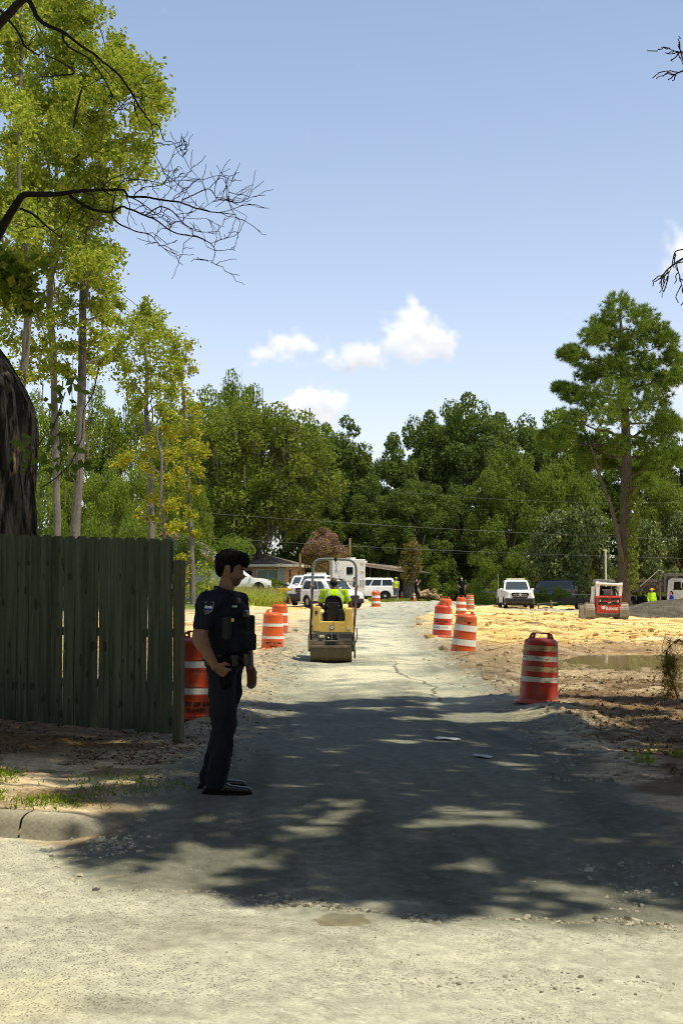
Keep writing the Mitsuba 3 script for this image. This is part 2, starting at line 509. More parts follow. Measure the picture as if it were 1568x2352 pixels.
def earth_color(p, n, uv):
    x, y = p.x, p.y
    n1, n2 = fbm(x * .55, y * .55, 3, 4), fbm(x * 2.6, y * 2.6, 7, 4)
    n3, n4 = noise(x * 21, y * 21, 1), noise(x * 55, y * 55, 2)
    c = y - (8.0 - .3 * x) + (n2 - .5) * .8
    e = dr.abs(x - pw(y, PATH_Y, PATH_X)) - pw(y, PATH_Y, PATH_W) + (n2 - .5) * 1.1 + (n1 - .5) * .5
    # the street: asphalt under pale quarry dust, with ochre smears
    st = mix((.325, .328, .275), (.42, .424, .36), n1 * .6 + n2 * .5)
    st = mix(st, (.50, .46, .31), smoothstep(.60, .78, fbm(x * .8 + 9, y * 1.3, 5, 3)) * .45)
    st = mix(st, (.22, .215, .175), smoothstep(.52, .76, fbm(x * 1.1 + 3, y * 1.9, 11, 4)) * .7)
    v1, _, w1 = voronoi(x * 26, y * 26)
    st = mix(st, (.13, .12, .10), dr.select((w1 > .84) & (v1 < .26), .6, 0) * smoothstep(.42, .66, fbm(x * .9 + 4, y * .9, 2, 3)))
    v2, _, w2 = voronoi(x * 70, y * 70)
    st = mix(st, (.12, .11, .09), dr.select((w2 > .66) & (v2 < .36), .75, .0) * smoothstep(.30, .60, fbm(x * .7 + 14, y * .9, 6, 4)))
    st = st * (.86 + .28 * fbm(x * 9, y * 9, 4, 3)) * (.90 + .2 * noise(x * 120, y * 120, 8))
    # a damp round patch in the street
    dp = dr.sqrt(dr.square((x - .0) / .135) + dr.square((y - 6.52) / .15)) + (n3 - .5) * .35
    st = mix(st, (.14, .12, .075), smoothstep(1.1, .85, dp) * .8)
    # the drive: crushed stone, paler where it is rolled
    dv = mix((.185, .187, .15), (.30, .298, .23), n1 * .5 + n2 * .5)
    roll = smoothstep(.5, -1.0, e) * smoothstep(15, 20, y) * smoothstep(60, 38, y)
    dv = mix(dv, (.14, .135, .105), smoothstep(-.7, .1, e) * smoothstep(.35, .7, n2) * .7)
    dv = mix(dv, dv * .62, smoothstep(.5, .75, fbm(x * 3.2 + .2 * y, y * .45, 19, 4)) * .8)
    dv = mix(dv, dv * 1.5, dr.select((w2 > .86) & (v2 < .3), .8, 0.0))
    dv = dv * mi.Color3f(.96, 1.0, 1.06) * (1 - .36 * smoothstep(19.5, 16.5, y + (n1 - .5) * 3))  # near stretch is darker stone, deepened and blued to paint in tree shade
    dv = mix(dv, (.46, .44, .335), roll * smoothstep(.34, .62, n1 * .6 + n2 * .4))
    dv = mix(dv, (.36, .36, .30), smoothstep(50, 85, y) * (.2 + .6 * n2))
    dv = mix(dv, (.15, .14, .115), dr.select((w1 > .78) & (v1 < .34), .6, 0))
    cr = dr.abs(x - 1.02 - .30 * noise(y * .9, 4) - .1 * noise(y * 4, 7) - (y - 22) * -.055)
    dv = mix(dv, (.10, .09, .07), smoothstep(.045, .015, cr) * smoothstep(17, 18, y) * smoothstep(27, 25, y) * .8)
    # bare soil, orange sand on the field, needles and leaf litter near the trees
    so = mix((.34, .265, .17), (.50, .415, .285), n1 * .5 + n2 * .6)
    so = mix(so, (.60, .36, .12), smoothstep(.42, .7, fbm(x * .35 + 2, y * .5, 9, 4)) * .75 * smoothstep(24, 34, y))
    fld = smoothstep(1.5, 4.5, x) * smoothstep(29, 34, y)
    sand = mix((.53, .35, .125), (.60, .45, .20), fbm(x * .3, y * .8, 21, 4))
    sand = mix(sand, (.34, .21, .07), smoothstep(.52, .72, fbm(x * 1.1, y * 1.8, 23, 4)) * .8)
    sand = mix(sand, (.62, .52, .36), smoothstep(.6, .72, fbm(x * .16, y * .5, 29, 3)) * .7)
    so = mix(so, sand, fld)
    grey = mix((.22, .215, .17), (.36, .345, .26), n2)
    so = mix(so, (.15, .105, .06), smoothstep(.50, .72, fbm(x * 1.4 + 5, y * 2.2, 31, 4)) * smoothstep(75, 45, y) * .8)
    so = mix(so, grey * .8, smoothstep(1.9, .2, e) * smoothstep(11, 15, y) * smoothstep(60, 45, y) * (.5 + .5 * n1))
    so = mix(so, (.11, .08, .05), smoothstep(.48, .68, fbm(x * 1.1 + 8, y * 1.3, 33, 4)) * smoothstep(1.0, 2.2, x) * smoothstep(32, 26, y) * .85)
    so = mix(so, grey, smoothstep(2.6, .6, dr.abs(y - 76 + (x - 16) * .05) + (n1 - .5) * 2) * smoothstep(8, 11, x))
    lit = mix((.075, .05, .03), (.20, .135, .075), n2 * .6 + n3 * .5)
    nearr = smoothstep(22.5, 17.5, y + (n1 - .5) * 6) * smoothstep(.3, 1.0, e) * smoothstep(0, 2, x)
    nearl = smoothstep(.5, 1.3, e) * smoothstep(0, -1.4, x) * smoothstep(10.6, 11.3, y + (n2 - .5) * .8 + .42 * (x + 2)) * smoothstep(19, 16, y)
    so = mix(so, lit, dr.maximum(nearr * .95, nearl * .95))
    mud = mix((.12, .085, .05), (.24, .18, .11), n2)
    so = mix(so, mud, smoothstep(1.8, 1.0, dr.sqrt(dr.square((x - 5.6) / 5) + dr.square((y - 27.6) / 4.2)) + (n1 - .5)) * smoothstep(.9, 1.8, x) * .7)
    so = mix(so, mix((.05, .07, .02), (.10, .13, .035), n2), dr.maximum(smoothstep(111, 114, y + (n1 - .5) * 3), smoothstep(-5, -7.5, x + (n1 - .5) * 3) * smoothstep(60, 70, y)))
    so = so * (.82 + .36 * n4)
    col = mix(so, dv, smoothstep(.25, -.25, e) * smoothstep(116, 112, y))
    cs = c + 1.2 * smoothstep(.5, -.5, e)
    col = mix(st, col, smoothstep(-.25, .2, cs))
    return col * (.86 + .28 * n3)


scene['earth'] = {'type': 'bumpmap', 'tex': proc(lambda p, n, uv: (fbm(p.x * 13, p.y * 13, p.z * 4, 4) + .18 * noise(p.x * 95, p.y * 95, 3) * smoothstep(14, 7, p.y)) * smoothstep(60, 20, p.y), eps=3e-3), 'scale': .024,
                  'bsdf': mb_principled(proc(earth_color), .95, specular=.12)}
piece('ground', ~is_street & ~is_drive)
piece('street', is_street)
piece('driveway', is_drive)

# muddy water standing in the low ground
wq = np.arange(0, 12.01, .1)
wx, wy = np.meshgrid(2.2 + wq, 22.0 + wq, indexing='xy')
wv = np.stack([wx, wy, wx * 0 - .098], -1).reshape(-1, 3)
ii, jj = np.meshgrid(np.arange(len(wq) - 1), np.arange(len(wq) - 1), indexing='xy')
k0 = (jj * len(wq) + ii).ravel()
wf = np.stack([k0, k0 + 1, k0 + 1 + len(wq), k0 + len(wq)], 1)
keep = (height(wx, wy).reshape(-1)[wf].min(1) < -.097)
scene['puddle_water'] = mb_principled(rgb(.17, .125, .065), .02, specular=.8)
structure('puddle', (wv, wf[keep]), 'puddle_water', label='shallow muddy puddle reflecting the loader and trees')

# kerbs: rolled concrete edge with joints, broken off where the driveway crosses
scene['concrete'] = mb_principled(proc(lambda p, n, uv: mix((.22, .205, .165), (.38, .36, .295), fbm(p.x * 3, p.y * 3, p.z * 9, 4)) * (.75 + .4 * noise(p.x * 60, p.y * 60, p.z * 60))), .9, specular=.15)


def curb(x0, x1, taper0, taper1):
    prof = [(-.30, -.2), (-.29, -.12), (-.27, -.10), (-.16, -.09), (-.13, -.07), (-.11, .0), (-.10, .03), (-.09, .062), (-.065, .083), (-.03, .093), (.0, .097), (.06, .098), (.085, .093), (.1, .08), (.11, -.1)]
    n = int((x1 - x0) / .06) + 1
    xs = np.linspace(x0, x1, n)
    rows = []
    for x in xs:
        k = min(1, max(0, (x - x0) / taper0) if taper0 else 1, max(0, (x1 - x) / taper1) if taper1 else 1)
        r = []
        for o, z in prof:
            j = (meshkit.noise(np.array([x * 5, o * 9, 3.])) - .5) * .006
            yy = 8.06 - .3 * x + o + (1 - k) * .25
            r.append((x + o * .28, yy, (-.06 + (z + .06) * (.35 + .65 * k) if z > -.06 else z) + j - (1 - k) * .06))
        rows.append(r)
    v = np.array(rows).reshape(-1, 3)
    m = len(prof)
    i, j = np.meshgrid(np.arange(n - 1), np.arange(m - 1), indexing='ij')
    q = np.stack([i * m + j, i * m + j + 1, (i + 1) * m + j + 1, (i + 1) * m + j], -1).reshape(-1, 4)[:, ::-1]
    mesh = as_mesh((v, q))
    caps = [hull(v[:m]), hull(v[-m:])] if False else []
    return mesh


for name, segs in (('curb', [(-6.4, -4.62, 0, 0), (-4.6, -2.14, 0, 0), (-2.125, -1.25, 0, .6)]), ('curb_001', [(1.75, 2.6, .5, 0), (2.62, 5.0, 0, 0), (5.02, 8, 0, 0)])):
    for k, sg in enumerate(segs):
        key = numbered(f'{name}__concrete_section')
        scene[key] = shape(curb(*sg), 'concrete', smooth=40)
    labels[name] = {'label': 'rounded concrete curb edge left of the driveway mouth' if name == 'curb' else 'shaded concrete curb end right of the driveway mouth', 'kind': 'structure'}
# ---------------------------------------------------------------- board fence
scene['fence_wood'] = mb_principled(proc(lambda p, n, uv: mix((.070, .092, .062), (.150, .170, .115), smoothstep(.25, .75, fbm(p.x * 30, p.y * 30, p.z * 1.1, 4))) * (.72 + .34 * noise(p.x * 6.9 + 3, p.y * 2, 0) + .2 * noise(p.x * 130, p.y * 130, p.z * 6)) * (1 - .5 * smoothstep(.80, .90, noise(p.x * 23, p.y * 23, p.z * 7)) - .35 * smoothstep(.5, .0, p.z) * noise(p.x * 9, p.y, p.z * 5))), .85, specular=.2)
scene['post_wood'] = mb_principled(proc(lambda p, n, uv: mix((.08, .085, .05), (.20, .185, .115), fbm(p.x * 40, p.y * 40, p.z * 2.2, 4))), .9, specular=.2)
rng = np.random.default_rng(5)
fA, fB = at(397, 1400, 12.7), at(-72, 1400, 13.72)                  # right end, running off to the left
fd = (fB - fA) * [1, 1, 0]
fL = np.linalg.norm(fd)
fd /= fL
fn_ = np.array([-fd[1], fd[0], 0])
fn_ *= -np.sign(fn_[1])                                              # the street side
fence = thing('wooden_fence', 'tall dark green board fence with dog-eared tops at left', 'fence')
FM = frame([fA[0], fA[1], 0], -fd, [0, 0, 1])                        # x towards the post, y up, z towards the street
SC = 12.7 / FPX
W = .1440
nails = []
for i in range(24):
    x1 = -i * (W + .0025) - (.001 if i in (2, 9, 6) else 0)
    top = 1.68 + (1333 - (1237 - i * .75)) * SC * (1 + .0045 * i) + rng.normal(0, .004)
    bot = 1.68 - (1681 - i * 2.25) * SC * (1 + .0045 * i) + 1333 * SC * (1 + .0045 * i) + rng.normal(0, .004)
    wl, wr = .0012 + abs(rng.normal(0, .0009)), .0012 + abs(rng.normal(0, .0009))
    if i in (1, 5, 8):                                               # boards warped enough to show daylight
        wl += .0010
    ear, c0 = .03, x1 - W + wl
    c1 = x1 - wr
    poly = [(c0 + rng.normal(0, .001), bot), (c1 + rng.normal(0, .001), bot), (c1 - (.006 if i in (2, 6, 9) else 0), bot + .9), (c1, top - ear), (c1 - ear, top), (c0 + ear, top), (c0, top - ear), (c0 + (.005 if i in (1, 5, 8) else 0), bot + .8)]
    m = extrude_polygon(Polygon(poly), .018)
    m.apply_translation((0, 0, .0 + rng.normal(0, .0016)))
    m.apply_transform(FM)
    part(fence, 'board', m, 'fence_wood', smooth=False)
    for zz in (.62, 1.15, 1.82):
        for xx in (.03, W - .035):
            nb = disc(.0042, .004, (x1 - W + xx + rng.normal(0, .004), zz + rng.normal(0, .012), .0195), 'z', 8)
            nb.apply_transform(FM)
            nails.append(nb)
xs0 = -24 * (W + .0025)
part(fence, 'nail_heads', nails, 'metal', (.16, .14, .12), False, kind='stuff')
for z in (.62, 1.15, 1.82):
    m = box(-xs0 + .02, .085, .038, (xs0 / 2, z, -.021))
    m.apply_transform(FM)
    part(fence, 'rail', m, 'post_wood', smooth=False)
m = box(.092, 1.97, .09, (.040, .90, -.052), .006)
m.apply_transform(FM)
part(fence, 'post', m, 'post_wood', smooth=False, label='weathered end post of the fence')
m = box(.02, .05, .02, (.0, 1.62, .012), .004)
m.apply_transform(FM)
part(fence, 'hinge', m, 'metal', (.4, .4, .38), smooth=False)
# ---------------------------------------------------------------- trees
scene['bark'] = {'type': 'bumpmap', 'tex': proc(lambda p, n, uv: fbm(p.x * 9, p.y * 9, p.z * 1.6, 4), eps=6e-3), 'scale': .12,
                 'bsdf': mb_principled(proc(lambda p, n, uv: mix((.05, .04, .03), (.17, .14, .10), fbm(p.x * 13, p.y * 13, p.z * 2.2, 4)) * (.7 + .5 * noise(p.x * 40, p.y * 40, p.z * 9))), .95, specular=.1)}
scene['oak_bark'] = {'type': 'bumpmap', 'tex': proc(lambda p, n, uv: fbm(p.x * 11, p.y * 11, p.z * 1.5, 4), eps=5e-3), 'scale': .35,
                     'bsdf': mb_principled(proc(lambda p, n, uv: mix((.055, .045, .035), (.34, .28, .21), smoothstep(.36, .66, fbm(p.x * 15, p.y * 15, p.z * 1.8, 4))) * (.7 + .5 * noise(p.x * 50, p.y * 50, p.z * 14))), .95, specular=.1)}
scene['grey_bark'] = mb_principled(proc(lambda p, n, uv: mix((.08, .077, .066), (.225, .213, .182), fbm(p.x * 5, p.y * 5, p.z * 1.4, 4)) * (.75 + .45 * noise(p.x * 30, p.y * 30, p.z * 12))), .95, specular=.1)
GREENS = {'lime': ((.18, .27, .025), (.54, .57, .09)), 'spring': ((.14, .21, .025), (.32, .38, .06)), 'olive': ((.13, .185, .025), (.28, .32, .055)), 'dark': ((.08, .135, .03), (.20, .265, .055)),
          'mid': ((.115, .18, .028), (.25, .33, .055)), 'glossy': ((.06, .105, .02), (.19, .23, .05)), 'pine': ((.085, .155, .025), (.25, .33, .05)), 'shade': ((.03, .05, .015), (.065, .09, .022)), 'gold': ((.24, .29, .02), (.58, .52, .06))}


def unit(v):
    return v / (np.linalg.norm(v, axis=-1, keepdims=True) + 1e-12)


def leaf_mesh(P, size, rng, out=None, bias=.8, color='mid', asp=.62, dark=0.0):
    n = len(P)
    nr = unit(rng.normal(size=(n, 3)) + (0 if out is None else out * bias) + [0, 0, .35])
    ax = unit(np.cross(nr, rng.normal(size=(n, 3))))
    bi = np.cross(nr, ax)
    s = size * rng.uniform(.65, 1.3, (n, 1))
    fold = nr * s * rng.uniform(-.12, .2, (n, 1))
    v = np.stack([P - ax * s * .5, P + bi * s * asp * .5 + fold, P + ax * s * .5, P - bi * s * asp * .5 + fold], 1).reshape(-1, 3)
    k = np.arange(n)[:, None] * 4
    f = np.vstack([k + [0, 1, 2], k + [0, 2, 3]])
    a, b = (np.array(c) for c in (GREENS[color] if isinstance(color, str) else color))
    c = a + (b - a) * rng.beta(1.4, 1.8, (n, 1)) * np.ones(3)
    return v, f, np.repeat(c, 4, axis=0)


def clump_points(C, R, n, rng, flat=.75, shell=.55):
    """n points in each of the soft balls C with radii R, more of them near the outside; returns points and outward directions."""
    C, R = np.asarray(C, float), np.broadcast_to(np.asarray(R, float), (len(C),))
    o = unit(rng.normal(size=(len(C), n, 3)))
    r = rng.uniform(0, 1, (len(C), n, 1)) ** (1 / 3) * (1 - shell) + shell * rng.uniform(.6, 1.05, (len(C), n, 1))
    lump = 1 + .35 * (meshkit.noise(o * 2.2 + np.arange(len(C))[:, None, None] * 7.3) - .5)[..., None]
    p = C[:, None] + o * r * R[:, None, None] * lump * [1, 1, flat]
    return p.reshape(-1, 3), o.reshape(-1, 3)


def puff_points(C, R, n, rng):
    """Loose, ragged leaf puffs: each a few stretched sprays without a hard outline."""
    C, R = np.asarray(C, float), np.broadcast_to(np.asarray(R, float), (len(C),))
    ax = unit(rng.normal(size=(len(C), 5, 3)) * [1, 1, .7])
    k = rng.integers(0, 5, (len(C), n))
    t = rng.uniform(-.1, 1.25, (len(C), n, 1))
    d = ax[np.arange(len(C))[:, None], k] * t + rng.normal(size=(len(C), n, 3)) * .27
    return (C[:, None] + d * R[:, None, None]).reshape(-1, 3), unit(d + [0, 0, .3]).reshape(-1, 3)


def join(ms):
    vs, fs, cs, k = [], [], [], 0
    for v, f, c in ms:
        vs.append(v), fs.append(f + k), cs.append(c)
        k += len(v)
    return np.vstack(vs), np.vstack(fs), np.vstack(cs)


def foliage(ms, mat='leaf'):
    v, f, c = join(ms) if isinstance(ms, list) else ms
    return mikit.ply((v, f), mat, smooth=False, color=c)


def wander(a, b, n, amp, rng):
    t = np.linspace(0, 1, n)[:, None]
    w = np.cumsum(rng.normal(size=(n, 3)), 0)
    w -= w[0] + (w[-1] - w[0]) * t
    return a + (b - a) * t + w * amp


def twigs(path, rad, rng, n, length, depth=2, spread=.9, bend=.2, sides=4, up=0.0):
    """Side twigs growing off a path: a list of tubes."""
    out = []
    path, rad = np.asarray(path), np.broadcast_to(rad, (len(path),))
    for _ in range(n):
        t = rng.uniform(.15, 1) * (len(path) - 1)
        i = min(int(t), len(path) - 2)
        p, r = path[i] + (path[i + 1] - path[i]) * (t - i), rad[i] * .5
        d = unit(unit(path[i + 1] - path[i]) + rng.normal(size=3) * spread + [0, 0, up])
        L = length * rng.uniform(.4, 1.2)
        q = wander(p, p + d * L, 6, L * bend * .25, rng)
        rr = np.linspace(max(r, .0042), max(r * .4, .0032), 6)
        out.append(tube(q, rr, sides, caps=False))
        if depth > 1:
            out += twigs(q, rr, rng, 2, length * .5, depth - 1, spread, bend, 3, up)
    return out


def pxpath(pts, Y, k=1.0):
    pts = np.asarray(pts, float) / k
    return np.array([at(a, b, y) for (a, b), y in zip(pts, np.broadcast_to(Y, (len(pts),)))])


def dense(path, rad, n):
    t0, t1 = np.linspace(0, 1, len(path)), np.linspace(0, 1, n)
    from scipy.interpolate import PchipInterpolator as I
    return I(t0, np.asarray(path), axis=0)(t1), I(t0, np.broadcast_to(rad, (len(path),)).astype(float))(t1)


# ---- far trees: a few kinds, built once and set out one by one
def far_tree(kind, H, R, seed, color, n_clump, per, leaf, low=.2, moss=0):
    rng = np.random.default_rng(seed)
    C, Rr = [], []
    while len(C) < n_clump:
        o = unit(rng.normal(size=3))
        r = rng.uniform(.35, 1) ** .5
        z = o[2] * r
        wid = {'dome': 1.0, 'tall': .95, 'cone': 1.05 - .55 * (z + 1) / 2}[kind]
        c = np.array([o[0] * r * R * wid, o[1] * r * R * wid, H * (low + (1 - low) * .5 * (1 + z)) - .9])
        c[:2] *= 1 + .25 * math.sin(3 * math.atan2(c[1], c[0]) + seed)
        C.append(c), Rr.append(rng.uniform(.12, .24) * R + .35)
    C, Rr = np.array(C), np.array(Rr)
    p, o = clump_points(C, Rr, per, rng, .72)
    ms = [leaf_mesh(p, leaf, rng, o, 1.0, color)]
    if moss:
        k = rng.choice(len(C), moss)
        q = C[k] + rng.normal(size=(moss, 3)) * Rr[k][:, None] * .5 - [0, 0, .4]
        L = rng.uniform(.8, 2.6, (moss, 1))
        w = rng.uniform(.05, .13, (moss, 1))
        a = rng.uniform(0, 6.28, moss)
        d = np.stack([np.cos(a), np.sin(a), a * 0], 1) * w
        v = np.stack([q - d, q + d, q + d * .4 - [0, 0, 1] * L, q - d * .4 - [0, 0, 1] * L], 1).reshape(-1, 3)
        kk = np.arange(moss)[:, None] * 4
        ms.append((v, np.vstack([kk + [0, 1, 2], kk + [0, 2, 3]]), np.repeat(np.array([.16, .155, .10]) * rng.uniform(.5, 1.2, (moss, 1)), 4, axis=0)))
    tr = wander(np.array([0, 0, -.5]), np.array([rng.normal() * .8, rng.normal() * .8, H * .85]), 8, .18, rng)
    tubes = [tube(tr, np.linspace(.034 * H * .55, .05, 8), 7)]
    for c in C[rng.permutation(len(C))[:14]]:
        i = min(6, max(2, int(c[2] / H * 6)))
        tubes.append(tube(wander(tr[i - 1], c, 6, .25, rng), np.linspace(.012 * H * .6, .03, 6), 5, False))
    return ms, tubes


PROTO = {}
for name, args in {'oak_a': ('dome', 20, 8, 3, 'olive', 120, 290, .38, .04, 420), 'oak_b': ('dome', 19, 8, 14, 'mid', 120, 290, .38, .03, 160), 'oak_high': ('dome', 20, 8, 33, 'olive', 120, 300, .37, .32, 420), 'oak_c': ('dome', 18, 8, 41, 'spring', 110, 290, .34, .03, 200), 'tall_a': ('tall', 22, 6, 5, 'dark', 115, 290, .37, .03, 0),
                   'tall_b': ('tall', 22, 6, 26, 'mid', 110, 290, .37, .04, 0), 'gum': ('cone', 21, 5.5, 7, 'dark', 100, 280, .36, .04, 0), 'magnolia': ('cone', 12, 5, 9, 'glossy', 70, 150, .42, .02, 0), 'bush': ('dome', 7, 4, 12, 'mid', 45, 170, .30, .0, 0)}.items():
    ms, tubes = far_tree(*args)
    mat = 'leaf'
    if name == 'magnolia':
        mat = 'waxy'
        scene['waxy'] = mb_principled(VCOL, .42, specular=.5)
    scene['kind_' + name] = {'type': 'shapegroup', 'trunk': shape(trimesh.util.concatenate(tubes), 'bark', smooth=True), 'crown': foliage(ms, mat)}
    PROTO[name] = (args[1], args[2])
rngF = np.random.default_rng(44)


def far(proto, px, ytop, Y, half, label, name='forest_tree', z0=None, rz=None):
    H, R = PROTO[proto]
    top, b = at(px, ytop, Y), at(px, 1333, Y)
    z = float(base_z(b[0], Y)) if z0 is None else z0
    sz, sx = (top[2] - z) / H, half / FPX * Y / R
    key = thing(name, label, 'tree' if name != 'forest_bush' else 'bush')
    M = pose(b[0], Y, z, rngF.uniform(0, 360) if rz is None else rz) @ np.diag([sx, sx, sz, 1])
    scene[key] = {'type': 'instance', 'shapegroup': {'type': 'ref', 'id': 'kind_' + proto}, 'to_world': T(M.tolist())}
    return key


FT = [  # kind, column, top row, distance, half width in pixels, label
    ('oak_c', 470, 872, 121, 120, 'feathery light green oak crown left of the notch, behind the slender gum'),
    ('oak_high', 585, 912, 106, 165, 'broad moss-hung oak shading the tan house'),
    ('oak_b', 545, 858, 131, 90, 'airy pale tree top rising above the mossy oak'),
    ('oak_b', 690, 955, 124, 110, 'yellow-green tree right of the mossy oak, below the lowest cloud'),
    ('gum', 800, 945, 118, 85, 'pointed dark tree just left of the notch in the treeline'),
    ('tall_b', 745, 952, 136, 70, 'green tree top under the lowest cloud'),
    ('tall_a', 850, 1010, 130, 70, 'lowest tree in the notch of the treeline'),
    ('gum', 905, 985, 122, 75, 'small pointed tree just right of the notch'),
    ('tall_a', 975, 905, 126, 85, 'dark tree climbing to the right of the notch'),
    ('tall_a', 1075, 862, 124, 105, 'tallest dense dark tree in the middle of the right-hand forest'),
    ('tall_b', 1040, 905, 134, 80, 'dark tree half hidden behind the tallest forest tree'),
    ('tall_a', 1185, 905, 128, 90, 'dark round tree right of the tallest forest tree'),
    ('tall_b', 1270, 915, 131, 85, 'dark tree behind the left side of the tall pine'),
    ('oak_b', 1165, 1020, 114, 95, 'lighter green tree in front of the dark forest, above the pickup'),
    ('oak_b', 1290, 1050, 116, 100, 'olive tree in front of the forest, left of the pine trunk'),
    ('tall_b', 1360, 960, 127, 90, 'tree directly behind the lower crown of the pine'),
    ('tall_b', 1470, 985, 124, 90, 'tree behind the right side of the pine'),
    ('tall_a', 1570, 945, 127, 95, 'dark tree at the right edge behind the pine'),
    ('oak_a', 1530, 1080, 112, 90, 'pale green tree right of the pine trunk'),
    ('tall_a', 960, 1070, 113, 85, 'shaded dark tree right behind the dead trunk'),
    ('tall_a', 1060, 1085, 119, 80, 'shaded dark tree behind the standing officer'),
    ('gum', 860, 1085, 112, 70, 'leafy tree behind the mobile command truck'),
    ('tall_b', 745, 1100, 117, 70, 'shaded tree behind the pink flowering tree'),
    ('magnolia', 1270, 1150, 103, 75, 'glossy magnolia left of the pine trunk, behind the dark blue car'),
    ('magnolia', 1350, 1135, 101, 75, 'glossy magnolia behind the red and white loader'),
    ('magnolia', 1490, 1170, 101, 60, 'glossy magnolia just right of the pine trunk'),
    ('magnolia', 1565, 1150, 104, 60, 'glossy magnolia at the right edge above the dump truck'),
    ('oak_c', 395, 905, 128, 90, 'olive tree behind the tallest slender gum'),
    ('oak_c', 300, 880, 112, 95, 'dark green tree behind the middle of the gum stand'),
    ('oak_c', 205, 872, 108, 95, 'green tree seen between the two grey trunks'),
    ('oak_c', 90, 885, 110, 95, 'green tree behind the leftmost grey trunk'),
    ('oak_c', 330, 1040, 92, 80, 'moss-hung tree low behind the gum stand'),
    ('oak_c', 240, 1050, 86, 75, 'low leafy tree above the middle of the fence'),
    ('oak_c', 120, 1060, 88, 75, 'low leafy tree above the left of the fence'),
    ('oak_c', 430, 1080, 97, 60, 'mossy tree above the white clapboard house'),
]
FT += [('oak_c', -70, 890, 108, 110, 'green tree beyond the old oak, just outside the frame'), ('oak_c', -260, 900, 104, 120, 'green tree farther left, outside the frame')]
for a in FT:
    far(*a)
FB = [(1110, 1250, 109, 42, 'leafy bush below the forest, left of the pickup'), (1200, 1235, 110, 48, 'leafy bush above the pickup roof'), (1010, 1265, 112, 45, 'dark bush left of the standing officer'),
      (300, 1165, 70, 60, 'green thicket above the right half of the fence'), (215, 1170, 66, 50, 'green thicket above the middle of the fence'), (130, 1175, 64, 45, 'green thicket between trunks above the fence'),
      (935, 1270, 116, 40, 'dark bush behind the walking officer'), (1060, 1290, 117, 40, 'dark bush behind the standing officer'), (875, 1270, 116, 40, 'dark bush behind the carport'), (1180, 1290, 116, 45, 'dark bush behind the pickup roof'),
      (1300, 1270, 108, 45, 'dark bush behind the dark blue car'), (780, 1260, 116, 50, 'dark bush behind the command truck'), (640, 1250, 121, 55, 'dark bush behind the tan house'), (1430, 1290, 104, 40, 'bush behind the loader'), (1530, 1280, 106, 40, 'bush behind the dump truck')]
for px, yt, Y, half, lab in FB:
    far('bush', px, yt, Y, half, lab, 'forest_bush')
# unseen trees around the viewer, placed to keep sky off the shaded foreground
for x, y, H_, R_, pr, lab in ((-11, -9, 17, 8.5, 'oak_a', 'unseen tree behind the viewer on the left, placed to block sky light'), (3, -15, 19, 9, 'oak_b', 'unseen tree straight behind the viewer, placed to block sky light'), (16, -6, 18, 8.5, 'oak_a', 'unseen tree behind the viewer on the right, placed to block sky light'), (19, 9, 17, 8, 'oak_b', 'unseen tree outside the frame right of the driveway, placed to block sky light'), (-16, 7, 16, 7, 'oak_b', 'unseen large tree outside the frame left of the fence, placed to block sky light'), (-5, -24, 20, 9, 'oak_a', 'second unseen tree behind the viewer at left, placed to block sky light'), (13, -24, 20, 9, 'oak_b', 'second unseen tree behind the viewer at right, placed to block sky light'), (12.5, 11, 14, 4.6, 'oak_b', 'unseen tree outside the frame right of the shaded drive, placed to block sky light'), (-10.5, 11.5, 15, 5, 'oak_a', 'unseen smaller tree outside the frame left of the fence, placed to block sky light'), (-22, -6, 18, 8, 'oak_a', 'unseen tree far left behind the viewer, placed to block sky light'), (27, -10, 19, 9, 'oak_b', 'unseen tree far right behind the viewer, placed to block sky light')):
    key = thing('roadside_tree', lab, 'tree')
    h0, r0 = PROTO[pr]
    scene[key] = {'type': 'instance', 'shapegroup': {'type': 'ref', 'id': 'kind_' + pr}, 'to_world': T((pose(x, y, 0, x * 37) @ np.diag([R_ / r0, R_ / r0, H_ / h0, 1])).tolist())}
# ---- the tall pine
rng = np.random.default_rng(8)
pine = thing('pine_tree', 'tall loblolly pine with a forked trunk and tufted crown at right', 'pine tree')
YP = 92.0
tp, trd = dense(pxpath([(1432, 1390), (1433, 1290), (1437, 1150), (1438, 1040), (1434, 930), (1428, 820), (1424, 710)], YP), [.52, .47, .41, .36, .30, .2, .05], 26)
tubes = [tube(tp, trd, 12)]
put(pine + '__trunk', shape(tubes, 'bark', smooth=True))
tp2, tr2 = dense(pxpath([(1428, 1290), (1414, 1210), (1398, 1150), (1378, 1100), (1364, 1050), (1352, 1010)], [91.6, 91.2, 91, 90.8, 90.6, 90.5]), [.20, .16, .14, .12, .09, .04], 16)
put(pine + '__second_trunk', shape(tube(tp2, tr2, 10), 'bark', smooth=True))
PC = [(1425, 712, 30), (1380, 745, 26), (1470, 728, 30), (1500, 768, 30), (1530, 790, 24), (1548, 830, 20), (1362, 772, 22), (1330, 822, 22), (1305, 815, 17), (1400, 785, 32), (1450, 785, 32), (1420, 838, 32), (1482, 830, 28),
      (1390, 850, 28), (1350, 858, 22), (1460, 880, 36), (1410, 900, 34), (1520, 878, 24), (1556, 866, 20), (1500, 922, 32), (1350, 912, 28), (1314, 903, 20), (1288, 893, 12), (1380, 950, 32), (1450, 950, 36), (1522, 970, 30), (1320, 962, 28),
      (1290, 1003, 28), (1340, 1022, 32), (1552, 980, 26), (1490, 1012, 32), (1420, 1022, 26), (1500, 1062, 26), (1552, 1050, 24), (1262, 1012, 18), (1350, 1062, 18), (1482, 1102, 16), (1400, 1060, 14)]
C, R = [], []
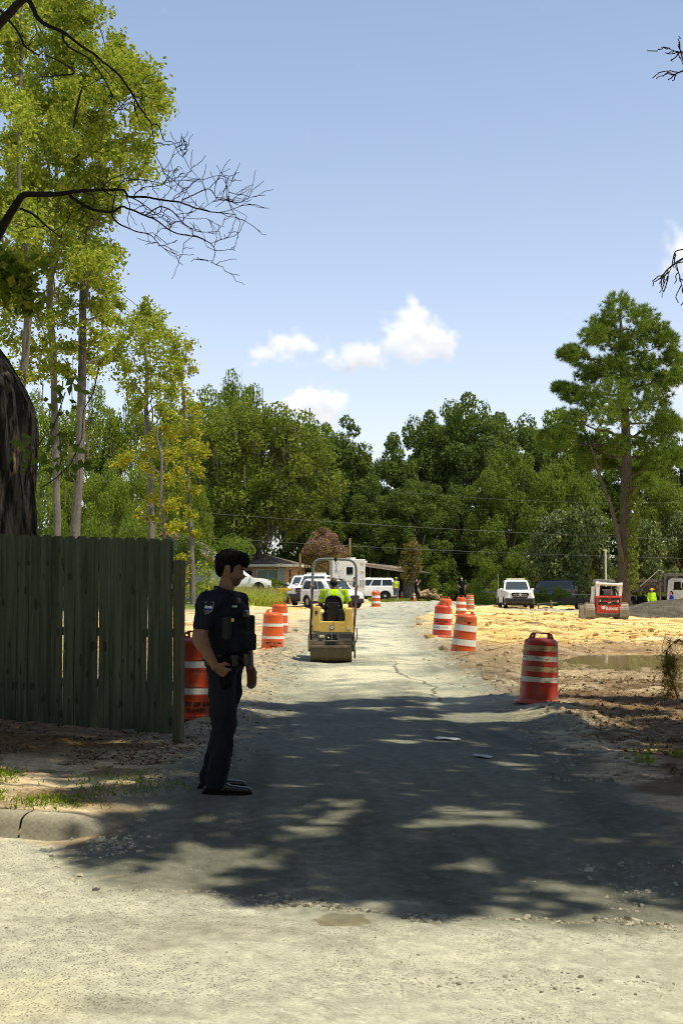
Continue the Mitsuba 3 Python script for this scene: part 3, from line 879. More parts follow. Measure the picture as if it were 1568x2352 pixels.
for px, py, r in PC:
    for _ in range(2):
        C.append(at(px + rng.normal() * 5, py + rng.normal() * 4, YP + rng.normal() * 2.2)), R.append(r / FPX * YP)
C, R = np.array(C), np.array(R) * 1.22
limbs = []
for c in C[::2]:
    j = int(np.clip(np.searchsorted(tp[:, 2], c[2] - 1.1), 8, len(tp) - 1))
    limbs.append(tube(wander(tp[j], c, 7, .12, rng), np.linspace(max(trd[j] * .38, .05), .025, 7), 5, False))
labels[pine + '__limbs'] = {'kind': 'stuff'}
put(pine + '__limbs', shape(limbs, 'bark', smooth=True))
o = unit(rng.normal(size=(len(C), 80, 3)) + [0, 0, .25])
tc = (C[:, None] + o * R[:, None, None] * rng.uniform(.35, 1.05, (len(C), 80, 1)) * [1, 1, .8]).reshape(-1, 3)
to = o.reshape(-1, 3)
nn = 24
nd = unit(rng.normal(size=(len(tc), nn, 3)) * .8 + (to + [0, 0, .5])[:, None])
L = rng.uniform(.26, .46, (len(tc), nn, 1))
sd = unit(np.cross(nd, rng.normal(size=nd.shape))) * .021
b = tc[:, None] + nd * .03
v = np.stack([b - sd, b + sd, b + nd * L], 2).reshape(-1, 3)
f = np.arange(len(v)).reshape(-1, 3)
a_, b_ = map(np.array, GREENS['pine'])
tint = rng.beta(1.5, 1.6, (len(tc), 1, 1)) * np.ones((1, nn, 1))
col = np.repeat((a_ + (b_ - a_) * tint).reshape(-1, 3), 3, axis=0)
put(pine + '__crown', mikit.ply((v, f), 'leaf', smooth=False, color=col))
vn = leaf_mesh(clump_points([at(1452, y, YP - .5) for y in range(1120, 1345, 14)], .55, 60, rng)[0], .22, rng, None, 0, 'olive')
put(pine + '__vine', foliage(vn))

# ---- the stand of slender gums behind the fence
poly1 = Polygon([(-60, -60), (225, -60), (238, 40), (258, 85), (285, 92), (312, 140), (334, 150), (346, 196), (372, 190), (382, 232), (366, 262), (346, 292), (352, 338), (330, 382), (292, 412), (266, 452), (262, 520), (284, 566), (268, 606), (236, 648), (150, 640), (-60, 650)])


def gum(label, path, rad, Y, crown, n, per, leaf, color, seed, spread=2.2, crad=36, extra=(), name='gum_tree', bark='grey_bark', moss=0, tw=18):
    rng = np.random.default_rng(seed)
    k = thing(name, label, 'tree')
    p, r = dense(pxpath(path, Y), np.array(rad) * .9 / FPX * Y, 30)
    p[:, 0] += np.cumsum(rng.normal(size=30)) * .004
    p[:, 1] += np.linspace(0, rng.normal() * .5, 30)
    r = r * (1 + .06 * rng.normal(size=30))
    knots = [trimesh.creation.icosphere(1, r[i] * .33) for i in rng.integers(1, 18, 7)]
    for m, i in zip(knots, rng.integers(1, 18, 7)):
        a = rng.uniform(0, 6.28)
        m.apply_translation(p[i] + [math.cos(a) * r[i] * .9, -abs(math.sin(a)) * r[i] * .9, 0])
    put(k + '__trunk', shape([tube(p, r, 10)] + knots, bark, smooth=True))
    if isinstance(crown, Polygon):
        pts = []
        x0, y0, x1, y1 = crown.bounds
        while len(pts) < n:
            q = rng.uniform((x0, y0), (x1, y1))
            if crown.contains(Point(q)):
                pts.append((*q, crad * rng.uniform(.5, 1.1)))
    else:
        pts = crown
    pts = list(pts) + list(extra)
    C = np.array([at(a, b, Y + rng.normal() * spread) for a, b, _ in pts])
    R = np.array([c for *_, c in pts]) / FPX * Y
    q, o = puff_points(C, R * (1.1 if n else 1.5), per, rng)
    put(k + '__crown', foliage([leaf_mesh(q, leaf, rng, o, .6, color)]))
    bs = []
    for c in C[rng.permutation(len(C))[:tw]]:
        j = int(np.clip(np.searchsorted(p[:, 2], c[2] - np.linalg.norm((c - p[-1])[:2]) * .6), 6, 29))
        bs.append(tube(wander(p[j], c, 7, .07, rng), np.linspace(max(r[j] * .4, .02), .012, 7), 5, False))
    if bs:
        labels[k + '__limbs'] = {'kind': 'stuff'}
        put(k + '__limbs', shape(bs, bark, smooth=True))
    if moss:
        i = rng.integers(6, 24, moss)
        b = p[i] + rng.normal(size=(moss, 3)) * [.25, .2, .2]
        L, w = rng.uniform(.3, 1.1, (moss, 1)), rng.uniform(.012, .035, (moss, 1))
        d = np.array([[1, .2, 0]]) * w
        v = np.stack([b - d, b + d, b + d * .3 - [0, 0, 1] * L, b - d * .5 - [0, 0, 1] * L], 1).reshape(-1, 3)
        kk = np.arange(moss)[:, None] * 4
        labels[k + '__moss'] = {'kind': 'stuff'}
        put(k + '__moss', mikit.ply((v, np.vstack([kk + [0, 1, 2], kk + [0, 2, 3]])), 'leaf', color=np.repeat(np.array([.2, .18, .12]) * rng.uniform(.6, 1.2, (moss, 1)), 4, axis=0)))
    return k


gum('tall slender gum with a straight grey trunk, third trunk from the left edge', [(172, 1400), (172, 1225), (180, 1100), (186, 950), (188, 800), (190, 650), (195, 560), (212, 470), (230, 380), (238, 250), (240, 120)], [14, 12.5, 11.5, 11, 10.5, 10, 8.5, 6.5, 5, 3.5, 2], 46,
    Polygon([(130, -60), (225, -60), (238, 40), (258, 85), (285, 92), (312, 140), (334, 150), (346, 196), (372, 190), (382, 232), (366, 262), (346, 292), (352, 338), (330, 382), (292, 412), (266, 452), (262, 520), (284, 566), (268, 606), (236, 648), (160, 640), (120, 300)]), 170, 200, .17, 'lime', 21, moss=60, tw=34, extra=[(238, 662, 28), (216, 700, 26), (205, 640, 26), (158, 692, 28), (150, 742, 26), (212, 762, 24), (228, 705, 24), (170, 655, 26), (200, 815, 22), (225, 790, 22), (250, 740, 20), (160, 800, 22), (215, 850, 24), (150, 850, 22), (240, 830, 20)])
gum('slender gum with a grey trunk, second from the left edge above the fence', [(131, 1400), (131, 1225), (127, 1100), (122, 950), (116, 800), (106, 690), (112, 600), (122, 480), (118, 330), (110, 150)], [11, 10, 9.5, 9, 8.5, 8, 7, 6, 4, 2.5], 48,
    Polygon([(20, -60), (160, -60), (170, 300), (180, 560), (150, 660), (40, 640)]), 120, 190, .17, 'lime', 22, moss=24, tw=26, extra=[(95, 722, 28), (140, 684, 26), (105, 782, 26), (85, 802, 24), (150, 800, 22), (120, 730, 24), (70, 700, 28), (135, 845, 22), (100, 850, 24), (60, 780, 24), (80, 870, 24)])
gum('pale barked gum leaning right, nearest to the dark oak trunk', [(5, 1400), (30, 1100), (48, 930), (60, 830), (68, 730), (72, 650), (62, 520), (50, 400), (55, 200), (60, 0)], [12, 11.5, 11, 10.5, 10, 9, 7, 6, 5, 3], 43,
    Polygon([(-60, -60), (60, -60), (70, 300), (80, 600), (60, 700), (-60, 690)]), 95, 180, .165, 'lime', 23, tw=20, extra=[(20, 722, 30), (30, 782, 28), (10, 842, 30), (45, 862, 24), (25, 902, 22), (-5, 760, 30), (40, 700, 28), (15, 680, 28), (60, 830, 20)])
CR4 = [(330, 705, 14), (345, 730, 20), (315, 735, 18), (365, 745, 18), (300, 765, 22), (340, 775, 24), (385, 770, 20), (405, 785, 16), (280, 790, 18), (320, 805, 26), (365, 810, 26), (400, 825, 18), (260, 820, 16), (245, 780, 12), (290, 845, 22), (335, 850, 22), (380, 860, 22), (412, 850, 12), (300, 885, 18), (350, 895, 20), (395, 900, 18), (270, 700, 12), (255, 660, 14), (240, 690, 14), (230, 720, 14), (265, 735, 12), (320, 930, 14), (370, 940, 16), (400, 960, 14)]
gum('gum with a bent trunk and round yellow-green crown, standing right of the grey trunks', [(348, 1400), (347, 1232), (343, 1110), (336, 1010), (331, 920), (333, 850), (326, 780), (330, 710)], [8, 7.5, 7, 6.5, 6, 5, 3.5, 1.5], 62, CR4, 0, 330, .18, 'lime', 24, spread=1.4, tw=16)
CR5 = [(372, 985, 14), (350, 1010, 14), (395, 1000, 16), (365, 1040, 14), (330, 1045, 14), (300, 1050, 14), (275, 1060, 12), (395, 1045, 14), (340, 1075, 10), (380, 1100, 14), (360, 1150, 12), (390, 1160, 14), (400, 1210, 12), (345, 1190, 8), (410, 1080, 10), (320, 1180, 8)]
gum('thin sapling gum with golden leaves just left of the fence end', [(379, 1400), (378, 1230), (370, 1130), (372, 1060), (362, 1000), (368, 950)], [5, 4.5, 4, 3.5, 2.5, 1.2], 60, CR5, 0, 200, .17, 'gold', 25, spread=1.0, tw=12)
CR6 = [(432, 795, 12), (425, 830, 14), (410, 860, 14), (440, 850, 12), (400, 890, 14), (430, 900, 16), (445, 940, 14), (420, 945, 16), (445, 985, 14), (415, 990, 14), (435, 1030, 14), (462, 1025, 12), (405, 1050, 12), (440, 1070, 14), (420, 1110, 12), (448, 1130, 12), (405, 1160, 12), (435, 1180, 10), (455, 1080, 12), (470, 1045, 10), (415, 1215, 12), (448, 1225, 8), (410, 1290, 14), (425, 1320, 14), (405, 1340, 12)]
gum('slim gum with yellow leaves along its trunk, beside the fence end', [(446, 1400), (443, 1390), (437, 1230), (430, 1100), (426, 1000), (418, 900), (412, 850), (428, 790)], [9, 7.5, 6, 5.5, 5, 4, 2.5, 1.2], 74, CR6, 0, 170, .19, 'gold', 26, spread=.9, tw=16)

scene['dark_bark'] = mb_principled(proc(lambda p, n, uv: mix((.022, .018, .015), (.085, .07, .055), fbm(p.x * 20, p.y * 20, p.z * 20, 3))), .95, specular=.1)
# ---- the old oak at the left edge: a massive dark trunk with bare branches that cross the sky
rng = np.random.default_rng(31)
oak = thing('oak_tree', 'massive dark ridged oak trunk at the left edge with bare branches across the sky', 'oak tree')
YO = 16.2
tp, trd = dense(np.array([[-4.72, YO, -.2], [-4.70, YO, .6], [-4.72, YO, 1.8], [-4.78, YO, 2.9], [-4.85, YO - .05, 3.7], [-5.3, YO - .15, 4.5], [-5.95, YO - .3, 5.6], [-6.4, YO - .5, 8]]), [1.05, .88, .82, .83, .86, .74, .55, .42], 60)
m = tube(tp, trd, 72)
th = np.arctan2(m.vertices[:, 1] - YO, m.vertices[:, 0] + 4.8)
ridge = meshkit.fbm(np.stack([np.cos(th) * 7, np.sin(th) * 7, m.vertices[:, 2] * .8], -1), 4, 3) - .5
axis = np.stack([np.interp(m.vertices[:, 2], tp[:, 2], tp[:, k]) for k in range(2)], 1)
m.vertices[:, :2] += unit(m.vertices[:, :2] - axis) * ridge[:, None] * .34
put(oak + '__trunk', shape(m, 'oak_bark', smooth=True))
K = 2.778
BR = [([(-150, 1750), (0, 1480), (60, 1380), (120, 1290), (170, 1240), (330, 1235), (440, 1225), (520, 1212), (700, 1202), (800, 1205), (850, 1250), (950, 1250), (1050, 1262), (1160, 1278), (1250, 1315), (1380, 1340), (1525, 1355)], [30, 26, 22, 20, 17, 14, 12, 10, 7, 6, 6, 5.5, 5, 4.5, 4, 3, 1.6]),
      ([(440, 1235), (500, 1290), (600, 1340), (715, 1345), (760, 1320), (830, 1335), (920, 1370), (1000, 1405), (1100, 1480), (1250, 1510), (1330, 1550), (1360, 1600), (1335, 1670)], [9, 8.5, 7.5, 7, 5.5, 5, 4.6, 4, 3.4, 3, 2.6, 2.2, 1.4]),
      ([(715, 1350), (740, 1410), (840, 1465), (960, 1500), (1020, 1570)], [5, 4.5, 3.4, 2.6, 1.4]),
      ([(925, 1370), (1010, 1325), (1080, 1330), (1180, 1430), (1280, 1480), (1400, 1478)], [4, 3.4, 3, 2.6, 2, 1.2]),
      ([(60, -80), (180, 0), (230, 90), (270, 140), (400, 210), (520, 310), (640, 390), (760, 500), (850, 640), (910, 740), (965, 810), (985, 900), (990, 1010)], [16, 14, 12, 11, 8, 6.5, 6, 5.5, 5, 4.5, 3.5, 2.4, 1.5]),
      ([(400, 215), (440, 300), (560, 360), (660, 480), (720, 620), (800, 760)], [6, 5, 4, 3.4, 2.6, 1.4]),
      ([(-180, 330), (0, 140), (90, 50), (170, -20), (260, -120)], [30, 26, 22, 20, 18]),
      ([(965, 800), (1010, 800), (1060, 890), (1110, 900), (1160, 985), (1195, 975)], [3.2, 2.8, 2.4, 2, 1.6, 1.1]),
      ([(1160, 1278), (1250, 1240), (1330, 1210), (1390, 1280), (1460, 1290), (1545, 1330)], [3.4, 3, 2.8, 2.4, 2, 1.2]),
      ([(850, 1250), (900, 1200), (1000, 1180), (1110, 1150), (1290, 1160)], [3.4, 2.6, 2.2, 1.8, 1.1]),
      ([(715, 1345), (760, 1180), (850, 1150), (1000, 1170), (1120, 1220)], [3.6, 2.8, 2.4, 2, 1.2]),
      ([(130, 1330), (220, 1360), (320, 1440), (410, 1500)], [7, 6, 4, 2]),
      ([(240, 490), (360, 480), (470, 455), (290, 355)], [3, 4, 5, 3]),
      ([(470, 810), (490, 680), (525, 540)], [5, 7, 4]),
      ([(0, 60), (100, 180), (170, 290), (250, 330)], [7, 6, 5, 3]),
      ([(1340, 1200), (1390, 1130), (1450, 1210), (1440, 1290)], [2.2, 1.8, 1.5, 1.2])]
for k, (pts, rr) in enumerate(BR):
    Y = np.linspace(15.2, 13.6, len(pts)) if k not in (4, 5, 6, 7) else np.linspace(14.6, 12.8, len(pts))
    p, r = dense(pxpath(pts, Y, K), np.array(rr) * 1.25 / K / FPX * Y, len(pts) * 4)
    p += np.cumsum(rng.normal(size=p.shape), 0) * .0035
    main = tube(p, r, 7)
    n = 0 if k in (6, 12, 13) else int(3 + len(pts) * (.62 if k in (0, 1, 3, 8, 9, 10) else .4))
    tw = twigs(p[len(p) // 3:], r[len(p) // 3:], rng, n, .5, 2, .5, .2, up=.25)
    put(numbered(oak + '__branch'), shape([main] + tw, 'dark_bark', smooth=True))
p, o = clump_points([at(20 + rng.uniform(-50, 75), 640 + rng.uniform(-55, 65), 13.2) for _ in range(26)], .16, 14, rng, 1)
p2, o2 = clump_points([at(rng.uniform(40, 190), rng.uniform(860, 1090), 13.6) for _ in range(15)], .16, 5, rng, 1)
put(oak + '__leaves', foliage([leaf_mesh(p, .15, rng, o, .3, 'lime'), leaf_mesh(p2, .13, rng, o2, .3, 'mid')]))
vt = [tube(wander(at(95, 1120, 13.8), at(230, 830, 13.6), 7, .05, rng), .006, 4), tube(wander(at(70, 1100, 13.8), at(150, 900, 13.6), 7, .05, rng), .007, 4)]
put(oak + '__sprout', shape(vt, 'bark', smooth=True))

# ---- the tree over the driveway mouth: it stands right of the frame and shades the foreground; only its twigs reach into the picture
rng = np.random.default_rng(77)
shade = thing('shade_tree', 'overhanging tree whose thin drooping twigs reach in at the right edge', 'tree')
SP = Polygon([(-9, 11.1), (-3.2, 11.0), (-1.9, 10.3), (-1.6, 9.3), (-1.4, 8.1), (-.8, 7.75), (-.2, 7.2), (.5, 6.95), (7, 6.85), (9, 12), (8, 17.2), (4.9, 17.8), (1, 18.0), (-.8, 17.2), (-2.6, 16.9), (-3.4, 19.8), (-9, 20.5)])
HOLES = [(-.05, 9.0, .32), (-.6, 9.9, .14), (.5, 11.6, .12), (2.0, 12.2, .14), (-.1, 13.1, .14), (2.6, 11.9, .16), (1.1, 14.2, .16), (-.4, 14.6, .16), (3.1, 9.0, .2), (3.5, 8.2, .2), (.75, 8.85, .26), (1.0, 8.6, .22), (.45, 8.45, .25), (1.75, 8.05, .28), (2.2, 7.5, .2), (-.75, 8.7, .22), (-.3, 8.35, .25), (.35, 7.9, .18), (1.35, 7.05, .26), (-.9, 8.1, .2), (.3, 10.2, .2), (-1.2, 8.6, .16), (.1, 7.5, .14), (.7, 7.7, .12), (1.0, 9.3, .15), (-.9, 9.2, .12), (.6, 9.5, .13), (1.9, 8.9, .16), (2.4, 8.4, .18), (1.6, 7.6, .13), (-.4, 7.75, .13), (2.7, 7.0, .16), (-.1, 10.9, .1), (1.3, 11.2, .12), (2.2, 11.2, .12), (1.6, 9.7, .22), (2.6, 9.6, .2), (-.5, 9.6, .16), (1.0, 7.3, .2), (2.9, 14.5, .35), (3.8, 13.4, .3), (3.2, 12, .2), (4.2, 15.8, .4), (2.2, 16, .25), (3.0, 17, .4), (.2, 16.6, .25), (1.3, 15.9, .2), (-.2, 11.9, .15), (.9, 12.6, .15), (1.9, 13.2, .15), (3.4, 10.4, .3), (1.2, 17.3, .3), (-.6, 7.9, .16)]
sx, sy = SUN[0] / SUN[2], SUN[1] / SUN[2]
pts, edge = [], []
while len(pts) < 2900:
    q = rng.uniform((-9, 6.3), (9, 20.6))
    d = SP.exterior.distance(Point(q))
    if not SP.contains(Point(q)):
        d = -d
    if d < rng.normal() * .18 - .05 or any((q[0] - a) ** 2 + ((q[1] - b) * .8) ** 2 < (r * rng.uniform(.75, 1.15)) ** 2 for a, b, r in HOLES):
        continue
    if q[1] > 15 and q[0] > -2.5 and meshkit.noise(np.array([q[0] * 1.1, q[1] * 2.2, 5.])) > .62:
        continue
    z = rng.uniform(10.6, 12.6)
    pts.append((q[0] + sx * z, q[1] + sy * z, z))
C = np.array(pts)
p, o = clump_points(C, rng.uniform(.18, .36, len(C)), 50, rng, .7, .2)
put(shade + '__crown', foliage([leaf_mesh(p, .22, rng, None, 0, 'shade')], 'leaf_dense'))
base = np.array([9.6, 5.2, 0.])
tp, trd = dense(np.array([base - [0, 0, .3], base + [0, 0, 2], base + [-.2, .3, 5], base + [-.5, 1.2, 8], base + [-1, 2.2, 10.6]]), [.62, .45, .38, .3, .2], 20)
put(shade + '__trunk', shape(tube(tp, trd, 16), 'bark', smooth=True))
lim = []
for c in C[::38]:
    c = c + [0, 0, -.1]
    j = rng.integers(11, 19)
    lim.append(tube(wander(tp[j], c, 8, .22, rng), np.linspace(.07, .012, 8), 5, False))
labels[shade + '__limbs'] = {'kind': 'stuff'}
put(shade + '__limbs', shape(lim, 'bark', smooth=True))
for pts, Y, r0 in (([(1700, 130), (1600, 150), (1560, 165), (1545, 172)], 8.2, 4), ([(1650, 95), (1590, 120), (1558, 118), (1530, 108)], 8.2, 3), ([(1640, 190), (1580, 160), (1566, 130), (1558, 96)], 8.3, 3), ([(1660, 560), (1585, 585), (1545, 608), (1525, 628), (1518, 650), (1522, 668)], 8, 3.4),
                   ([(1640, 545), (1575, 570), (1550, 578), (1542, 610), (1530, 640)], 8, 2), ([(1620, 590), (1572, 600), (1553, 606), (1562, 640), (1567, 662)], 8.1, 2)):
    p, r = dense(pxpath(pts, Y), np.linspace(r0, .7, len(pts)) / FPX * Y, 16)
    put(numbered(shade + '__twig'), shape([tube(p, r, 5)] + twigs(p[6:], r[6:], rng, 5, .12, 1, .5, .4), 'bark', smooth=True))
for px, py in ((1519, 652), (1523, 668), (1528, 660), (1531, 641), (1567, 664)):
    m = trimesh.creation.icosphere(1, .006)
    m.apply_translation(at(px, py, 8))
    put(numbered(shade + '__seed_ball'), shape(m, 'bark', smooth=True))
# ---------------------------------------------------------------- traffic drums and cones
ORANGE, RED, WHITE = (.66, .105, .014), (.50, .040, .022), (.72, .70, .65)
scene['drum_plastic'] = {'type': 'blendbsdf', 'weight': proc(lambda p, n, uv: smoothstep(.5, .78, fbm(p.x * 7, p.y * 7, p.z * 5, 4)) * .45 + .03 + .55 * smoothstep(.34, .02, p.z) * smoothstep(.35, .7, fbm(p.x * 9, p.y * 9, p.z * 9, 3))), 'a': mb_principled(VCOL, .42, specular=.4), 'b': mb_principled(rgb(.22, .17, .12), .95, specular=.1)}
scene['worn_band'] = mb_principled(proc(lambda p, n, uv: mix((.66, .62, .52), (.30, .24, .15), smoothstep(.5, .72, fbm(p.x * 14, p.y * 14, p.z * 30, 4)))), .6, specular=.3)
VC.add('drum_plastic')
scene['worn_tan'] = mb_principled(proc(lambda p, n, uv: mix((.52, .36, .18), (.34, .20, .10), smoothstep(.45, .72, fbm(p.x * 14, p.y * 14, p.z * 30, 4)))), .6, specular=.3)


def drum_r(z):
    return np.interp(z, [0, .05, .9], [.282, .275, .232])


def wrap_text(text, h, z, ang, bold=True, sx=1.0):
    m = meshkit.text_mesh(text, h, .003, bold)
    m = m.subdivide_to_size(.05) if False else m
    c = m.bounds.mean(0)
    x, y, d = (m.vertices[:, 0] - c[0]) * sx, m.vertices[:, 1] - c[1] + z, m.vertices[:, 2]
    r = drum_r(y)
    a = ang + x / r
    m.vertices = np.stack([np.cos(a) * (r + .001 + d), np.sin(a) * (r + .001 + d), y], 1)
    return m


def make_drum(label, M, color, bands, worn=False, text=None, tex2=None, plate=False, face_a=-math.pi / 2):
    color = tuple(np.array(color) * np.array([.86, .95, 1.0, 1.06])[len(MATS) % 4])
    t = thing('traffic_drum', label, 'traffic drum', M, 'orange and white traffic drums along the drive')
    prof = [(.001, .0), (.30, .0), (.305, .015), (.30, .045), (.287, .055)]
    zs = np.linspace(.06, .80, 38)
    edges = [e for b in bands for e in b]
    for z in zs:
        g = max([math.exp(-((z - e) / .012) ** 2) for e in edges] + [0])
        prof.append((drum_r(z) + .008 * g - .002, z))
    prof += [(.236, .815), (.238, .83), (.233, .855), (.215, .882), (.17, .900), (.08, .908), (.001, .908)]
    part(t, 'body', lathe(prof, 40), 'drum_plastic', color, 50)
    for lo, hi in bands:
        k = [(drum_r(z) + .0035, z) for z in np.linspace(lo + .012, hi - .012, 5)]
        k = [(k[0][0] - .006, k[0][1])] + k + [(k[-1][0] - .006, k[-1][1])]
        part(t, 'reflective_band', lathe(k, 40), ('worn_tan' if worn and lo in (.72, .43) else 'worn_band') if worn else 'matte', WHITE, 50)
    ca, sa = math.cos(face_a + math.pi / 2), math.sin(face_a + math.pi / 2)
    H = Polygon([(-.19, 0), (.19, 0), (.155, .07), (.12, .088), (-.12, .088), (-.155, .07)])
    H = H.difference(sbox(-.085, .022, .085, .06).buffer(.012)).difference(Point(-.135, .04).buffer(.013)).difference(Point(.135, .04).buffer(.013))
    m = extrude_polygon(H, .035)
    m.apply_translation((0, 0, -.0175))
    m.apply_transform(frame([0, 0, .893], [ca, sa, 0], [0, 0, 1]))
    part(t, 'handle', m, 'drum_plastic', color, 30)
    ring = lathe([(.20, .0), (.345, .0), (.345, .018), (.31, .04), (.20, .05)], 36)
    part(t, 'rubber_base', ring, 'drum_plastic', tuple(np.array(color) * .8) if not worn else (.55, .06, .04), 40)
    if text:
        part(t, 'lettering', [wrap_text(text[0], .045, text[2], face_a + .05), wrap_text(text[1], .038, text[2] - .07, face_a)], 'matte', (.02, .02, .02), False)
    if tex2:
        part(t, 'phone_number', wrap_text(tex2[0], .05, tex2[1], face_a - .25), 'matte', (.02, .02, .02), False)
    if plate:
        q = wrap_text('I', .075, .72, face_a - .15, sx=5)
        part(t, 'label_plate', q, 'matte', (.03, .03, .03), False)
    return t


def drum_pose(px, py, lean=0, toward=0, s=1.0, yaw=0):
    g = gp(px, py)
    g[2] = float(height(np.array(g[0]), np.array(g[1]))) - .01
    return pose(g[0], g[1], g[2], 0, toward, lean, s) @ pose(rz=yaw)


TWO, LOW, FOUR = [(.52, .68), (.20, .36)], [(.565, .66), (.27, .36)], [(.72, .815), (.575, .67), (.43, .525), (.285, .38)]
CITY = ('CITY OF SAV.', 'TRAFFIC')
make_drum('worn drum with four dirty pale bands, biggest on the right beside the puddle', drum_pose(1236, 1621, 3.2, -1, .95, 15), RED, FOUR, True)
make_drum('drum between the fence post and the officer in the shade', drum_pose(455, 1652, 0, 0, 1.05), (.56, .06, .016), LOW, False, (CITY[0], CITY[1], .175))
make_drum('front drum of the pair left of the roller, black stencil low on it', drum_pose(625, 1493, 1.5, 0, 1.0, 10), ORANGE, LOW, False, (CITY[0], CITY[1], .185))
make_drum('drum half hidden at the back of the pair left of the roller', drum_pose(641, 1458, 1, 0, 1.02, -10), ORANGE, LOW)
make_drum('leaning orange drum with a dark label plate and a stick at its foot', drum_pose(1062, 1505, 6.5, 0, 1.0, 20), ORANGE, TWO, False, None, None, True)
make_drum('red drum with black stencil and phone number on its bands, right edge of the drive', drum_pose(1014, 1468, 3, 0, 1.0, -10), (.56, .05, .016), TWO, False, (CITY[0], CITY[1], .45), ('912-651-8660', .28))
make_drum('drum peeking out behind the red stencilled drum', drum_pose(1022, 1432, 2, 0, 1.0, -30), ORANGE, [(.5, .66), (.2, .36)])
make_drum('drum with a pale foot before the standing officer', drum_pose(1058, 1411, 1.5, 0, .98), ORANGE, TWO)
make_drum('faded scuffed drum with four bands, furthest right near the pickup', drum_pose(1079, 1400, 0, 0, .98), (.55, .16, .06), FOUR, True)
make_drum('drum on a black foot in front of the patrol car', drum_pose(863, 1394, 0, 0, 1.08), ORANGE, TWO)
make_drum('drum behind the right post of the roller', drum_pose(811, 1398, 0, 0, 1.12), ORANGE, TWO)
make_drum('drum behind the left elbow of the roller driver', drum_pose(742, 1396, 0, 0, 1.0), ORANGE, TWO)
for px, py, s, lab in ((923, 1378, .95, 'orange traffic cone on the grass behind the safety vest man'), (951, 1383, 1.0, 'orange traffic cone at the feet of the walking officer')):
    g = gp(px, py)
    t = thing('traffic_cone', lab, 'traffic cone', pose(g[0], g[1], g[2], 0, 0, 0, s), 'orange traffic cones by the patrol car')
    part(t, 'base', box(.4, .4, .035, (0, 0, .02), .01), 'drum_plastic', ORANGE)
    rr = lambda z: .145 - .115 * (z - .03) / .72
    part(t, 'body', lathe([(rr(.03) + .02, .03), (rr(.06), .06), (rr(.75), .75), (.02, .762), (.001, .762)], 20), 'drum_plastic', ORANGE)
    for a, b in ((.36, .46), (.54, .69)):
        part(t, 'reflective_collar', lathe([(rr(a), a), (rr(a) + .004, a), (rr(b) + .004, b), (rr(b), b)], 20), 'matte', WHITE)

# ---------------------------------------------------------------- the road roller
YEL, BLK, GRY = (.68, .47, .12), (.012, .012, .013), (.16, .19, .18)
scene['yellow_paint'] = {'type': 'blendbsdf', 'weight': proc(lambda p, n, uv: smoothstep(.5, .75, fbm(p.x * 6, p.y * 6, p.z * 4, 4)) * .5), 'a': mb_principled(rgb(*YEL), .4, specular=.4), 'b': mb_principled(rgb(.50, .33, .12), .9, specular=.1)}
scene['rolled_steel'] = mb_principled(proc(lambda p, n, uv: mix((.10, .075, .045), (.24, .19, .12), fbm(p.x * 16, p.z * 3, p.y * 3, 4))), .6, specular=.3)
gR = gp(760, 1522)
roller = thing('road_roller', 'small yellow tandem road roller with a grey roll bar rolling away on the drive', 'road roller', pose(gR[0], gR[1], gR[2] - .01))
Z = lambda q: (2005 - q) / 806
X = lambda q: (q - 708) / 806
for y0, nm in ((.29, 'rear_drum'), (1.75, 'front_drum')):
    m = disc(.29, .85, (0, y0, .29), n=56)
    dm = part(roller, 'roller_drum', m, 'rolled_steel', label='dusty steel rear drum' if y0 < 1 else None)
part(roller, 'scraper_frame', [box(.87, .05, .10, (X(708), .02, Z(1672)), .01), box(.05, .62, .34, (-.445, .3, .40), .01), box(.05, .62, .34, (.445, .3, .40), .01), box(.87, .05, .06, (0, .03, Z(1705)))], 'dusty', BLK)
part(roller, 'chassis', [box(.78, 1.7, .22, (0, 1.0, .66), .02), box(.5, .7, .3, (0, 1.2, .45))], 'dusty', (.05, .05, .05))
bump = m3.Manifold.hull_points(np.array([(X(a), y, Z(b)) for a, b in ((398, 1500), (1046, 1500), (1040, 1650), (402, 1650)) for y in (.0, .3)]))
bump = bump - m3.Manifold.hull_points(np.array([(X(a), y, Z(b)) for a, b in ((640, 1535), (790, 1535), (820, 1640), (610, 1640)) for y in (-.1, .06)]))
for k in range(2):
    for a, b in ((400, 490), (840, 1045)):
        bump = bump - m3.Manifold.cube((X(b) - X(a) - .01, .1, .022)).translate((X(a) + .005, -.05, Z(1590 - k * 34)))
part(roller, 'rear_bumper', bump, 'dusty', (.075, .085, .09), 20)
part(roller, 'tow_bar', [box(.014, .03, .14, (X(718), -.01, Z(1590))), box(.02, .03, .03, (X(722), -.02, Z(1537))), box(.2, .03, .02, (X(715), -.01, Z(1640)))], 'dusty', (.25, .25, .24))
part(roller, 'work_light', box(.1, .03, .055, (X(552), -.01, Z(1570)), .008), 'gloss', (.6, .52, .34))
tank = lambda a, b, t, bt, y0, y1: rhull([(X(u), y, Z(w)) for u, w in ((a + 24, t + 24), (b - 24, t + 24), (a + 24, bt - 24), (b - 24, bt - 24)) for y in (y0 + .03, y1)], .03, 12)
part(roller, 'left_tank', tank(405, 532, 1075, 1500, .02, .65), 'yellow_paint', smooth=40)
part(roller, 'right_tank', tank(932, 1070, 1110, 1526, .02, .65), 'yellow_paint', smooth=40)
part(roller, 'filler_cap', disc(.05, .03, (X(490), .2, Z(1065)), 'z', 16), 'gloss', BLK)
part(roller, 'center_panel', rhull([(X(u), y, Z(w)) for u, w in ((532, 1340), (930, 1340), (532, 1500), (930, 1505)) for y in (.045, .5)], .015, 10), 'yellow_paint', smooth=40)
e = part(roller, 'emblem', disc(.054, .01, (X(722), .028, Z(1425)), 'y', 28), 'matte', (.05, .04, .03))
